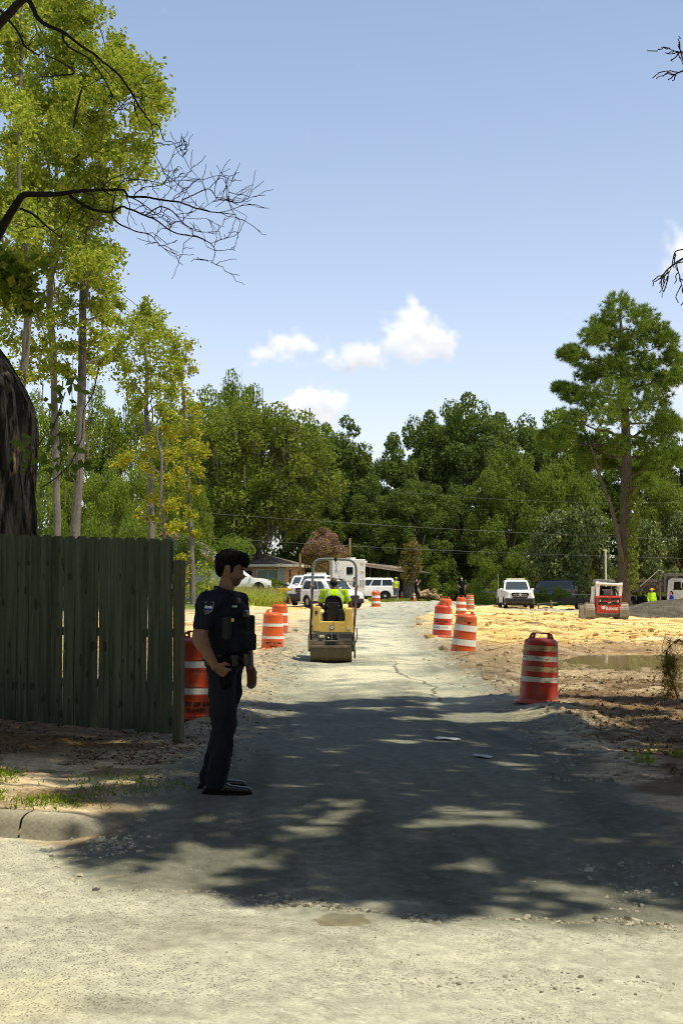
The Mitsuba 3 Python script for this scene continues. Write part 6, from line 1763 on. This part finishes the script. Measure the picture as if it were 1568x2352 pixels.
part(t, 'flood_light', [disc(.09, .12, (-.25, -.1, 2.28), 'y', 12), disc(.09, .12, (-.5, -.1, 2.28), 'y', 12)], 'matte', (.6, .55, .45))
part(t, 'vent_pipe', tube([(1.0 - 2.6, 3.2, 3.0), (1.0 - 2.6, 3.2, 4.1)], .06, 8), 'matte', (.45, .45, .44))

# white clapboard house at the left, gable end towards us
cq = at(484, 1333, 84)
t = thing('clapboard_house', 'white clapboard house end with a brown eave left of the officer', 'house', pose(cq[0], cq[1], float(base_z(cq[0], 84)) - .05, -4))
GW, GE, GR = 6.0, 2.75, 4.6
gable = Polygon([(-GW, -.5), (0, -.5), (0, GE), (-GW / 2, GR), (-GW, GE)])
m = extrude_polygon(gable, 8)
m.apply_transform(frame([0, 8, 0], [1, 0, 0], [0, 0, 1]))
part(t, 'wall', m, 'matte', (.50, .48, .42), False)
for k in range(17):
    z0 = .02 + k * .165
    w_ = [(-GW, -.012, z0), (0, -.012, z0), (0, -.004, z0 + .16), (-GW, -.004, z0 + .16), (-GW, .01, z0), (0, .01, z0), (0, .01, z0 + .16), (-GW, .01, z0 + .16)]
    w_ = [(x, y - (.022 if i in (0, 1) else 0), z) for i, (x, y, z) in enumerate(w_)]
    part(t, 'clapboard', hull(w_), 'matte', tuple(np.array((.66, .64, .57)) * (.92 + .1 * ((k * 7) % 5) / 5)), False)
part(t, 'corner_board', box(.12, .12, GE + .5, (.0, -.02, GE / 2 - .25)), 'matte', (.68, .66, .6), False)
part(t, 'gable_panel', extrude_polygon(Polygon([(-GW, GE + .03), (0, GE + .03), (-GW / 2, GR)]), .03).apply_transform(frame([0, -.0, 0], [1, 0, 0], [0, 0, 1])), 'matte', (.44, .48, .45), False)
for s in (0, 1):
    sl = (GR - GE) / (GW / 2)
    a, b = (np.array([-GW / 2, GR + .05]), np.array([.62, GE - .62 * sl + .05])) if s == 0 else (np.array([-GW / 2, GR + .05]), np.array([-GW - .62, GE - .62 * sl + .05]))
    part(t, 'roof_slope', hull([(p[0], y, p[1] + z) for p in (a, b) for y in (-.6, 8.5) for z in (0, .1)]), 'shingles', None, False)
    part(t, 'rake_board', hull([(p[0], y, p[1] + z) for p in (a, b) for y in (-.64, -.6) for z in (-.08, .12)]), 'matte', (.34, .17, .09), False)
    if s == 0:
        part(t, 'gutter_end', box(.16, .5, .22, (b[0] + .05, -.5, b[1] + .04)), 'matte', (.06, .36, .33), False)

# carport roof behind the patrol car
cp = at(846, 1299, 108), at(930, 1311, 106)
t = thing('carport', 'dark open carport with a tan roof edge behind the patrol car', 'carport')
a, b = cp
part(t, 'roof', hull([(p[0], p[1] + y, p[2] + z) for p in (a - (b - a) * .8, b) for y, z in ((0, -.03), (0, .06), (5, .35), (5, .45))]), 'matte', (.16, .14, .12), False)
part(t, 'fascia', hull([(p[0], p[1] + y, p[2] + z) for p in (a - (b - a) * .8, b) for y in (-.08, -.01) for z in (-.12, .10)]), 'matte', (.48, .40, .28), False)
part(t, 'gutter', hull([(p[0], p[1] + y, p[2] + z) for p in (a - (b - a) * .8, b) for y in (-.12, -.09) for z in (-.14, -.05)]), 'matte', (.62, .56, .45), False)
for k in (.05, .55, .97):
    p = a + (b - a) * k
    part(t, 'post', box(.1, .1, p[2] + .3, (p[0], p[1] + .3, p[2] / 2 - .2)), 'matte', (.10, .08, .06), False)
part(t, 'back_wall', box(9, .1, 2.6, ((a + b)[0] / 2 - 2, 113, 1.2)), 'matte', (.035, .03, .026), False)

# poles and wires
for px, y0, Y, r, c, lab in ((803, 1236, 102, .09, (.42, .28, .12), 'thin yellowish wooden pole above the command truck'), (689, 1272, 101, .10, (.42, .29, .12), 'short yellowish pole beside the tan house'),
                             (1390, 1262, 88, .075, (.50, .52, .46), 'pale metal pole rising behind the track loader'), (1143, 1320, 90, .02, (.45, .45, .43), 'thin whip aerial beside the lone pickup')):
    p = at(px, y0, Y)
    single('pole', [tube([(p[0], p[1], -.6), (p[0], p[1], p[2])], [r, r * .85], 10)] + ([box(.28, .08, .07, (p[0] - .05, p[1], p[2] - .05))] if px == 1390 else []), 'matte', lab, 'pole', c)
for k, (x0, y0, x1, y1, Y, r, lab) in enumerate(((-60, 1133, 1640, 1242, 99, .015, 'topmost power line crossing the forest'), (-60, 1196, 1640, 1284, 98, .014, 'upper wire of the low pair crossing the forest'), (-60, 1203, 1640, 1289, 98.4, .012, 'lower wire of the low pair crossing the forest'), (900, 1128, 1640, 1152, 108, .010, 'faint high wire across the dark right-hand forest'))):
    a, b = at(x0, y0, Y), at(x1, y1, Y)
    u = np.linspace(0, 1, 24)[:, None]
    pts = a + (b - a) * u - np.array([0, 0, 1.0]) * .45 * 4 * u * (1 - u)
    single('power_line', tube(pts, r, 5), 'matte', lab, 'cable', (.16, .165, .16) if k != 2 else (.03, .03, .03))

# wire fence at the far edge of the field
t = thing('wire_fence', 'low galvanised wire fence half overgrown behind the lone pickup', 'fence')
fx = [at(1087, 1359, 97), at(1140, 1361, 97), at(1225, 1364, 97), at(1300, 1365, 97), at(1345, 1366, 97), at(1460, 1369, 97)]
part(t, 'top_rail', tube(fx, .035, 6), 'metal', (.34, .36, .35))
for p in (*fx, at(1180, 1362, 97), at(1262, 1364, 97)):
    part(t, 'post', tube([(p[0], p[1], p[2] - 1.25), (p[0], p[1], p[2] + .04)], .035, 6), 'metal', (.30, .32, .31))
wi = []
for a, b in zip(fx[:-1], fx[1:]):
    n = int(np.linalg.norm(b - a) / .28)
    for k in range(n):
        for dz in (-1.1, 0):
            p = a + (b - a) * (k / n)
            q2 = p + (b - a) / n * 3.6 + [0, 0, -1.1 if dz == 0 else 1.1]
            p = p + [0, 0, dz]
            wi.append(tube([p, q2 if dz == 0 else q2], .004, 3, False))
part(t, 'wire_mesh', wi, 'metal', (.30, .31, .30), True, kind='stuff')

# heap of dark gravel at the right edge
rng = np.random.default_rng(3)
gc = at(1590, 1333, 67)
u, v = np.meshgrid(np.linspace(-1, 1, 90), np.linspace(-1, 1, 70), indexing='xy')
hx, hy = gc[0] + u * 5.4, 67.6 + v * 3.6
rr = np.sqrt(np.clip(u ** 2 + v ** 2, 0, 4))
q3 = np.stack([hx, hy, hx * 0], -1)
hz = 1.05 * np.clip(1 - rr, 0, 1) ** .75 * (1 + .7 * (meshkit.fbm(q3 * .55, 3, 6) - .5)) + (meshkit.fbm(q3 * 2.4, 4, 7) - .5) * .22 * (rr < 1) + base_z(hx, hy) - .06 - .2 * np.clip(rr - .95, 0, 1) * 4
n = 90
k0 = (np.arange(69)[:, None] * n + np.arange(89)[None]).ravel()
scene['dark_gravel'] = {'type': 'bumpmap', 'tex': proc(lambda p, n, uv: fbm(p.x * 9, p.y * 9, p.z * 9, 3), eps=5e-3), 'scale': .12, 'bsdf': mb_principled(proc(lambda p, n, uv: mix((.045, .042, .035), (.16, .145, .11), fbm(p.x * 2, p.y * 2, p.z * 6, 4)) * (.6 + .8 * noise(p.x * 17, p.y * 17, p.z * 17))), .95, specular=.1)}
single('gravel_pile', (np.stack([hx, hy, hz], -1).reshape(-1, 3), np.stack([k0, k0 + 1, k0 + n + 1, k0 + n], 1)), 'dark_gravel', 'long dark gravel heap right of the track loader', 'gravel pile', None, True)

# yellow steel frame in the long grass
q = at(660, 1372, 84)
z0 = float(base_z(q[0], 84))
t = thing('yellow_frame', 'yellow steel equipment frame on wheels standing in the grass', 'equipment frame', pose(q[0], q[1], z0, 6))
part(t, 'beam', box(1.5, .16, .16, (.1, 0, .98), .02), 'matte', (.62, .36, .02))
part(t, 'leg', box(.14, .14, .95, (-.5, 0, .48), .02), 'matte', (.60, .34, .02))
part(t, 'leg', box(.14, .14, .6, (.75, .1, .55), .02), 'matte', (.60, .34, .02))
part(t, 'tank', rhull([(x, y, z) for x in (.15, .75) for y in (-.1, .3) for z in (.12, .45)], .07, 8), 'matte', (.52, .28, .04))
part(t, 'wheel', disc(.24, .18, (-.15, -.1, .3), 'x', 16), 'dusty', (.08, .075, .06))
part(t, 'board', box(.75, .05, .25, (.6, -.2, .2)), 'matte', (.42, .34, .27))
q = at(662, 1347, 99)
single('trash_bin', [box(.8, .7, .5, (0, 0, .75), .06), box(.86, .76, .1, (0, 0, 1.03), .03)], 'matte', 'dark green wheeled bin by the tan house wall', 'bin', (.045, .06, .04), 35, pose(q[0], q[1], float(base_z(q[0], 99)) + .2))

# pink flowering tree behind the white cars
rng = np.random.default_rng(17)
t = thing('flowering_tree', 'bushy tree with dusty pink blossom behind the roller roof bar', 'tree')
PK_ = [(745, 1232, 16), (730, 1240, 16), (762, 1240, 16), (718, 1258, 18), (742, 1255, 20), (768, 1262, 18), (785, 1270, 14), (705, 1272, 14), (728, 1280, 20), (755, 1285, 22), (780, 1288, 18), (712, 1292, 16), (735, 1302, 18), (768, 1306, 18), (797, 1275, 10), (741, 1220, 9), (752, 1222, 7)]
C = np.array([at(a, b, 100 + rng.normal() * .9) for a, b, _ in PK_])
R = np.array([c for *_, c in PK_]) / FPX * 100
q, o = clump_points(C, R * 1.15, 330, rng, .9, .2)
put(t + '__crown', foliage([leaf_mesh(q, .17, rng, o, .5, ((.20, .15, .06), (.34, .24, .10)))]))
q, o = clump_points(C[:10] + [0, -.25, .2], R[:10] * 1.0, 75, rng, .9, .8)
put(t + '__blossom', foliage([leaf_mesh(q, .17, rng, o, .5, ((.42, .20, .24), (.60, .34, .38)))]))
b0 = at(748, 1333, 100)
part(t, 'trunk', [tube(wander(np.array([b0[0], 100, -.3]), c, 7, .12, rng), np.linspace(.09, .03, 7), 6) for c in C[[3, 4, 5, 9]]], 'bark', None, True)
t = thing('flowering_tree', 'pink flowering shrub top over the dump truck at the right edge', 'tree')
C = np.array([at(a, b, 106) for a, b in ((1556, 1305), (1566, 1300), (1578, 1302), (1545, 1312), (1590, 1310), (1570, 1325), (1590, 1340))])
q, o = clump_points(C, .55, 160, rng, .9, .3)
put(t + '__blossom', foliage([leaf_mesh(q, .15, rng, o, .5, ((.40, .10, .16), (.58, .24, .30)))]))
q, o = clump_points(C - [0, 0, .6], .7, 160, rng, .9, .3)
put(t + '__crown', foliage([leaf_mesh(q, .17, rng, o, .5, 'olive')]))
part(t, 'trunk', tube([(C[2][0], 106, -.8), (C[2][0], 106, C[2][2])], [.1, .03], 6), 'bark', None, True)

# broken dead trunk wrapped in vine, and its log heap
t = thing('dead_tree', 'broken dead trunk with cut stubs and hanging dry vine behind the walking officer', 'dead tree')
tp, trd = dense(pxpath([(941, 1392), (942, 1330), (944, 1300), (947, 1275), (950, 1252)], 107), [.62, .52, .48, .5, .36], 16)
part(t, 'trunk', tube(tp, trd, 12), 'grey_bark', None, True)
for pts, r in (([(945, 1300), (956, 1290), (962, 1280)], .24), ([(944, 1310), (930, 1300), (926, 1292)], .2), ([(948, 1318), (962, 1312), (968, 1309)], .2), ([(950, 1268), (953, 1255), (951, 1248)], .3)):
    part(t, 'stub', tube(pxpath(pts, 106.4), [r, r * .9, r * .8], 9), 'grey_bark', None, True)
part(t, 'bare_limb', tube(pxpath([(948, 1318), (970, 1314), (988, 1317)], 106.3), [.12, .09, .04], 6), 'grey_bark', None, True)
q, o = clump_points([at(*p, 106.2) for p in ((948, 1252), (955, 1262), (940, 1262), (934, 1275), (958, 1280), (946, 1285), (926, 1298), (958, 1300), (936, 1310), (952, 1310), (946, 1330), (930, 1320))], .55, 130, rng, 1.2, .4)
put(t + '__vine', foliage([leaf_mesh(q, .2, rng, o, .5, ((.17, .14, .035), (.34, .28, .07)))]))
lg = thing('log_heap', 'heap of cut logs and split wood at the foot of the dead trunk', 'log heap')
for k in range(26):
    px, py = rng.uniform(962, 1004), rng.uniform(1360, 1374)
    p = at(px, py - 4 * (1 - abs(px - 978) / 26), 104 + rng.uniform(0, 2))
    d = unit(rng.normal(size=3) * [1, .6, .35]) * rng.uniform(.25, .55)
    part(lg, 'log', tube([p - d, p + d], rng.uniform(.06, .14), 7), 'matte', tuple(np.array((.40, .28, .15)) * rng.uniform(.5, 1.3)), 40)
# ---------------------------------------------------------------- grass, weeds, stones, twigs
def blades(P, hgt, wid, rng, color, lean=.35, mat='leaf'):
    n = len(P)
    a = rng.uniform(0, 6.283, n)
    side = np.stack([np.cos(a), np.sin(a), a * 0], 1)
    L = np.broadcast_to(hgt, (n,))[:, None] * rng.uniform(.5, 1.25, (n, 1))
    d = unit(rng.normal(size=(n, 3)) * [lean, lean, 0] + [0, 0, 1])
    w = side * np.broadcast_to(wid, (n,))[:, None]
    mid = P + d * L * .55
    tip = P + d * L + rng.normal(size=(n, 3)) * [1, 1, 0] * L * lean * .6
    v = np.stack([P - w, P + w, mid + w * .7, mid - w * .7, tip], 1).reshape(-1, 3)
    k = np.arange(n)[:, None] * 5
    f = np.vstack([k + [0, 1, 2], k + [0, 2, 3], k + [3, 2, 4]])
    lo, hi = map(np.array, color)
    c = lo + (hi - lo) * rng.uniform(0, 1, (n, 1)) * np.ones(3)
    return v, f, np.repeat(c, 5, axis=0)


def on_ground(xy):
    return np.column_stack([xy, height(xy[:, 0], xy[:, 1]) - .01])


def stuff(name, ms, label, mat='leaf'):
    key = numbered(name)
    scene[key] = foliage(ms, mat)
    labels[key] = {'label': label, 'category': name.replace('_', ' '), 'kind': 'stuff'}


rng = np.random.default_rng(60)
# overgrown yard before the tan house
n = 34000
Y = rng.uniform(73, 103, n)
px = rng.uniform(470, 700, n)
X_ = (px - 784) / FPX * Y
keep = (Y > 74.5 + (px < 560) * 0 + 3 * meshkit.noise(np.stack([X_ * .7, Y * .3, X_ * 0], -1))) & (px < 640 + (Y - 80) * 2.6) & (px > 520 - (Y - 73) * 2)
P = on_ground(np.column_stack([X_, Y])[keep])
stuff('tall_grass', [blades(P, .8, .028, rng, ((.26, .37, .03), (.64, .66, .13)), .3), blades(P[::9], 1.15, .02, rng, ((.40, .38, .12), (.55, .50, .22)), .2)], 'unmown yellow-green grass in the yard before the tan house')
# verge behind the junction and along the wire fence
xy = np.column_stack([rng.uniform(2, 40, 16000), rng.uniform(108, 123, 16000)])
xy = xy[(xy[:, 1] > 112.5 + (xy[:, 0] > 16) * -6)]
xf = np.column_stack([rng.uniform(9.3, 24, 9000), rng.uniform(93, 99, 9000)])
xf = xf[xf[:, 1] > 94.5 + .5 * rng.normal(size=len(xf))]
stuff('verge_grass', [blades(on_ground(xy), .3, .03, rng, ((.13, .19, .02), (.30, .33, .05)), .5), blades(on_ground(xf), .5, .028, rng, ((.07, .12, .02), (.20, .25, .04)), .4)], 'mown green verge and fence-line grass before the forest')
xv = np.column_stack([rng.uniform(2.2, 7.5, 5000), rng.uniform(93.5, 106, 5000)])
xv = xv[xv[:, 0] < 3.4 + (xv[:, 1] - 93) * .33]
stuff('verge_grass', [blades(on_ground(xv), .22, .03, rng, ((.16, .22, .02), (.34, .36, .06)), .5)], 'lit grass corner behind the patrol car and the cones')
for px, py, Y, r, lab in ((470, 1352, 80, 1.0, 'bright green leafy bush right of the slim yellow gum'), (500, 1365, 82, .8, 'low leafy bush left of the officer shoulder'), (424, 1262, 82, 1.9, 'willowy pale bush in front of the clapboard wall'), (418, 1350, 76, .8, 'yellowing scrub at the fence end'),
                          (1095, 1362, 96, .7, 'weedy shrub at the near end of the wire fence'), (1290, 1368, 95, .8, 'weedy shrub on the wire fence before the dark off-roader'), (1235, 1372, 95.5, .5, 'small weed clump at the wire fence right of the pickup'), (628, 1345, 100, .45, 'small shrub under the front window')):
    c = at(px, py, Y)
    C = c + rng.normal(size=(9, 3)) * [r * .7, r * .5, r * .45]
    q, o = clump_points(C, r * .55, 130 if r < 1.5 else 800, rng, .9, .3)
    k = thing('bush', lab, 'bush')
    put(k + '__foliage', foliage([leaf_mesh(q, .15, rng, o, .6, 'lime' if px in (470, 500, 455) else 'gold' if px == 418 else 'mid')]))
    part(k, 'stem', [tube(wander(np.array([c[0] + rng.normal() * .1, c[1], float(base_z(c[0], c[1])) - .1]), q, 5, .08, rng), [.03, .025, .02, .015, .01], 4) for q in C[:4]], 'bark', None, True)

# grass tufts by the left curb
xy = []
for cx, cy, rx, ry, m in ((-2.75, 10.25, .2, .3, 400), (-2.1, 9.15, .3, .22, 520), (-2.7, 9.4, .25, .25, 300), (-1.65, 9.75, .4, .35, 420), (-3.2, 10.2, .4, .4, 300), (-1.75, 10.2, .4, .2, 120)):
    xy.append(np.column_stack([rng.normal(cx, rx * .6, m), rng.normal(cy, ry * .6, m)]))
xy = np.vstack(xy)
xy = xy[xy[:, 1] > 8.22 - .3 * xy[:, 0]]
stuff('curb_grass', [blades(on_ground(xy), .065, .005, rng, ((.11, .19, .014), (.30, .40, .04)), .7)], 'patchy short grass behind the left curb')

# weeds on the right
for px, py, s, lab in ((1478, 1752, .16, 'small leafy weed on the litter at right, nearest the viewer'), (1562, 1742, .10, 'weed at the right edge in the shade'), (1228, 1582, .14, 'pale weed behind the big worn drum')):
    g = gp(px, py)
    k = thing('weed', lab, 'weed')
    P = np.repeat(g[None], 16, 0) + rng.normal(size=(16, 3)) * [.03, .03, 0]
    P[:, 2] = height(P[:, 0], P[:, 1])
    put(k + '__blades', foliage([blades(P, s * 1.2, .004, rng, ((.16, .22, .02), (.34, .40, .05)), .9)]))
    q = g + rng.normal(size=(26, 3)) * [s * .35, s * .3, 0] + np.column_stack([np.zeros((26, 2)), rng.uniform(.02, s * .7, 26)])
    put(k + '__leaves', foliage([leaf_mesh(q, s * .35, rng, None, 0, 'lime')]))
xy = np.column_stack([rng.uniform(4.2, 7.4, 420), rng.uniform(23.2, 26.6, 420)])
xy = xy[meshkit.noise(np.column_stack([xy * 1.4, xy[:, 0] * 0])) > .55]
stuff('marsh_grass', [blades(on_ground(xy), .34, .005, rng, ((.20, .25, .04), (.45, .44, .16)), .4)], 'thin grass stems standing in and around the puddle')

# pine sapling at the right edge
g = gp(1548, 1608)
k = thing('pine_sapling', 'small bent pine sapling with browning needles at the right edge', 'sapling')
st_ = pxpath([(1556, 1606), (1546, 1570), (1532, 1530), (1530, 1500), (1545, 1478), (1562, 1468)], g[1])
p, r = dense(st_, np.linspace(.012, .004, 6), 24)
part(k, 'stem', [tube(p, r, 6)] + twigs(p[3:], r[3:], rng, 9, .32, 1, .8, .4), 'bark', None, True)
tc = np.vstack([np.array([at(rng.normal(1542, 13), rng.uniform(1505, 1600), g[1] + rng.normal() * .12) for _ in range(85)]), p[10:] + rng.normal(size=(14, 3)) * .02])
nd = unit(rng.normal(size=(len(tc), 22, 3)) + [0, 0, -.1])
L = rng.uniform(.10, .22, (len(tc), 22, 1))
sd = unit(np.cross(nd, rng.normal(size=nd.shape))) * .0026
v = np.stack([tc[:, None] - sd, tc[:, None] + sd, tc[:, None] + nd * L - [0, 0, .03]], 2).reshape(-1, 3)
tt = rng.uniform(0, 1, (len(tc), 1, 1)) * np.ones((1, 22, 1))
tt = np.where(tt > .55, 1, 0) * np.array([.26, .13, .045]) + np.where(tt > .55, 0, 1) * np.array([.19, .22, .03])
put(k + '__needles', mikit.ply((v, np.arange(len(v)).reshape(-1, 3)), 'leaf', color=np.repeat(tt.reshape(-1, 3), 3, axis=0)))


# stones, crumbs of gravel
def rocks(P, size, rng, lo, hi):
    ico = trimesh.creation.icosphere(0)
    n = len(P)
    s = np.broadcast_to(size, (n,))[:, None, None] * rng.uniform(.6, 1.3, (n, 12, 1)) * rng.uniform(.6, 1.2, (n, 1, 3)) * [1, 1, .7]
    a = rng.uniform(0, 6.283, n)
    R = np.zeros((n, 3, 3))
    R[:, 0, 0] = R[:, 1, 1] = np.cos(a)
    R[:, 0, 1], R[:, 1, 0], R[:, 2, 2] = -np.sin(a), np.sin(a), 1
    v = np.einsum('nij,nkj->nki', R, ico.vertices[None] * s) + P[:, None]
    f = (ico.faces[None] + np.arange(n)[:, None, None] * 12).reshape(-1, 3)
    c = np.array(lo) + (np.array(hi) - np.array(lo)) * rng.uniform(0, 1, (n, 1))
    return v.reshape(-1, 3), f, np.repeat(c, 12, axis=0)


def scatter(n, x0, x1, y0, y1, fn):
    xy = np.column_stack([rng.uniform(x0, x1, n), y0 + (y1 - y0) * rng.uniform(0, 1, n) ** 1.3])
    return xy[fn(xy[:, 0], xy[:, 1])]


nz2 = lambda x, y, f, s: meshkit.fbm(np.stack([x * f, y * f, x * 0], -1), 3, s)
path_e = lambda x, y: np.abs(x - np.interp(y, PATH_Y, PATH_X)) - np.interp(y, PATH_Y, PATH_W)
gr1 = scatter(24000, -2.4, 2.8, 4.6, 11, lambda x, y: nz2(x, y, 1.2, 41) > .5)
gr2 = scatter(16000, -3, 5, 10, 30, lambda x, y: (np.abs(path_e(x, y)) < .7 * nz2(x, y, 1, 43) + .1))
gr3 = np.column_stack([rng.normal(-1.5, .13, 220), rng.normal(8.25, .14, 220)])
gr4 = scatter(900, 1.0, 2.6, 6.7, 7.6, lambda x, y: nz2(x, y, 2, 47) > .5)
gr5 = np.column_stack([rng.normal(.9, .3, 260), rng.normal(5.5, .08, 260)])
ed = scatter(60000, -2.6, 3.2, 6.2, 8.6, lambda x, y: np.abs(curb_c(x, y) + 1.2 * sst(.5, -.5, path_e(x, y)) + (nz2(x, y, 2.6, 7) - .5) * .5) < .10 * nz2(x, y, 2.5, 71) ** 2 * 2)
P = [on_ground(q) + [0, 0, .008] for q in (gr1, gr2, gr3, gr4, gr5, ed)]
stuff('gravel', [rocks(P[0], rng.gamma(2, .0011, len(P[0])) + .0012, rng, (.11, .10, .08), (.42, .39, .31)), rocks(P[1], rng.gamma(2, .006, len(P[1])) + .004, rng, (.16, .15, .115), (.40, .37, .28)),
                 rocks(P[2], rng.gamma(2, .0042, len(P[2])) + .003, rng, (.30, .28, .22), (.55, .52, .42)), rocks(P[3], rng.gamma(2, .0028, len(P[3])) + .002, rng, (.25, .24, .2), (.5, .48, .4)), rocks(P[4], rng.gamma(2, .0022, len(P[4])) + .002, rng, (.10, .10, .085), (.30, .28, .23)), rocks(P[5], rng.gamma(2, .0032, len(P[5])) + .002, rng, (.09, .085, .07), (.48, .45, .36))], 'loose crushed stone scattered over the street and drive edges', 'matte')
cl = scatter(14000, 2.0, 9, 13, 34, lambda x, y: (path_e(x, y) > .1) & (nz2(x, y, .9, 51) > .47))
cl2 = scatter(5000, -4, -.6, 16, 40, lambda x, y: (path_e(x, y) > 0) & (nz2(x, y, .8, 53) > .5))
cl3 = scatter(14000, 2, 30, 33, 84, lambda x, y: (path_e(x, y) > 0) & (nz2(x, y, .5, 57) > .55))
stuff('soil_clods', [rocks(on_ground(cl), rng.gamma(2, .011, len(cl)) + .005, rng, (.14, .10, .06), (.40, .31, .20)), rocks(on_ground(cl2), rng.gamma(2, .014, len(cl2)) + .006, rng, (.25, .20, .13), (.50, .41, .28)),
                     rocks(on_ground(cl3), rng.gamma(2, .022, len(cl3)) + .01, rng, (.34, .19, .06), (.62, .40, .16))], 'clods of earth and sand churned up around the drive', 'matte')
for px, py, s, c, lab in ((1452, 1713, .06, (.50, .42, .30), 'pale flat stone on the shaded litter at right'), (1052, 1450 + 62, .0, None, ''), (655, 1796 - 20, .0, None, ''), (462 / 1.96 * 1 + 0, 1765, .055, (.5, .42, .3), 'tan stone lying behind the left curb')):
    if s:
        g = gp(px, py)
        m = trimesh.creation.icosphere(2, 1)
        m.vertices *= (1 + .5 * (meshkit.noise(m.vertices * 1.7 + px, 3) - .5))[:, None] * np.array([s * 1.5, s, s * .7])
        m.apply_translation(g + [0, 0, s * .3])
        single('stone', m, 'matte', lab, 'stone', c, True)

# pine straw, leaves and sticks on the ground
def straw(xy, L, w, rng, lo, hi):
    n = len(xy)
    P = on_ground(xy) + np.column_stack([np.zeros((n, 2)), rng.uniform(.008, .03, n)])
    a = rng.uniform(0, 6.283, n)
    d = np.stack([np.cos(a), np.sin(a), rng.normal(size=n) * .12], 1) * L * rng.uniform(.5, 1.2, (n, 1))
    s = unit(np.cross(d, [0, 0, 1.0])) * w + [0, 0, w * .4]
    v = np.stack([P - d * .5 - s, P - d * .5 + s, P + d * .5 + s, P + d * .5 - s], 1).reshape(-1, 3)
    k = np.arange(n)[:, None] * 4
    c = np.array(lo) + (np.array(hi) - np.array(lo)) * rng.uniform(0, 1, (n, 1))
    return v, np.vstack([k + [0, 1, 2], k + [0, 2, 3]]), np.repeat(c, 4, axis=0)


lr = scatter(24000, 1.6, 8, 8.2, 22, lambda x, y: (path_e(x, y) > .25 + .5 * nz2(x, y, 1, 61)) & (nz2(x, y, .8, 63) > .34))
ll = scatter(8000, -5, -1.2, 10.9, 15, lambda x, y: (path_e(x, y) > .1) & (nz2(x, y, 1.1, 67) > .42) & (y > 10.2 - .42 * (x + 2)))
lk = scatter(1500, 1.8, 8, 8.4, 24, lambda x, y: (path_e(x, y) > .3) & (nz2(x, y, .9, 69) > .42))
stuff('leaf_litter', [straw(lk, .42, .0042, rng, (.05, .035, .02), (.24, .16, .09)), straw(lr, .11, .0025, rng, (.08, .05, .025), (.30, .20, .10)), straw(ll, .07, .0022, rng, (.07, .045, .025), (.22, .14, .08)),
                      leaf_mesh(on_ground(lr[::5]) + [0, 0, .015], .06, rng, None, 0, ((.10, .065, .03), (.34, .22, .10))), leaf_mesh(on_ground(ll[::5]) + [0, 0, .012], .045, rng, None, 0, ((.07, .045, .025), (.24, .16, .08)))], 'pine straw and dead leaves on the shaded ground', 'matte')
ST = [((268, 428), (412, 348), .014, 'long stick leaning on the foot of the tilted drum'), ((432, 370), (562, 335), .012, 'thin branch lying behind the tilted drum'), ((600, 448), (650, 432), .012, 'short stick at the puddle edge'), ((845, 395), (918, 380), .022, 'dark log end right of the big worn drum'), ((1110, 548), (1135, 612), .012, 'pale forked twig on the litter'), ((1000, 520), (1040, 512), .01, 'small twig beyond the litter'), ((1240, 470), (1270, 500), .012, 'thin twig standing at the puddle edge'),
      ((1270, 320), (1298, 352), .012, 'bent twig on the sand beyond the puddle'), ((1160, 580), (1330, 590), .010, 'long thin twig across the litter at right'), ((1330, 700), (1480, 640), .012, 'crooked stick in the shaded litter'), ((1180, 490), (1225, 500), .014, 'twig floating at the puddle rim')]
for (xa, ya), (xb, yb), r, lab in ST:
    a, b = (gp((1500 + x / 1.568) / 1.5944, (2150 + y / 1.568) / 1.5944) for x, y in ((xa, ya), (xb, yb)))
    a, b = a + [0, 0, .03], at((1500 + xb / 1.568) / 1.5944, (2150 + yb / 1.568) / 1.5944, a[1] + np.clip(b[1] - a[1], -.6, .6))
    pth = wander(a, b, 8, np.linalg.norm(b - a) * .02, rng)
    pth[:, 2] = np.maximum(pth[:, 2], height(pth[:, 0], pth[:, 1]) + .01)
    single('stick', [tube(pth, np.linspace(r, r * .5, 8), 6)] + twigs(pth, r * .6, rng, 3, .2, 1, .8, .3), 'matte', lab, 'stick', tuple(np.array((.20, .14, .085)) * rng.uniform(.5, 1.6)), True)

# scraps
g = gp(309, 1683)
m = trimesh.creation.icosphere(3, 1)
m.vertices *= (1 + 1.1 * (meshkit.noise(m.vertices * 2.6, 4) - .5))[:, None] * np.array([.06, .04, .03])
m.apply_translation(g + [0, 0, .025])
single('plastic_bag', m, 'matte', 'crumpled white plastic bag under the fence boards', 'bag', (.62, .64, .70), False)
for px, py, rx, lab in ((1022, 1698, .13, 'flattened white scrap on the shaded drive'), (1105, 1737, .10, 'thin white scrap on the shaded drive, nearer the viewer')):
    g = gp(px, py)
    a = np.linspace(0, 6.283, 18)[:-1]
    r = 1 + .35 * (meshkit.noise(np.column_stack([np.cos(a) * 2, np.sin(a) * 2, a * 0 + px])) - .5) * 2
    pts = np.column_stack([np.cos(a) * rx * r, np.sin(a) * rx * .9 * r])
    m = extrude_polygon(Polygon(pts), .006).subdivide()
    z = height(m.vertices[:, 0] + g[0], m.vertices[:, 1] + g[1])
    m.vertices = np.column_stack([m.vertices[:, 0] + g[0], m.vertices[:, 1] + g[1], m.vertices[:, 2] + z + .004 + .014 * meshkit.noise(np.column_stack([m.vertices[:, :2] * 25, m.vertices[:, 0] * 0]))])
    single('plastic_scrap', m, 'matte', lab, 'scrap', (.55, .57, .58), False)
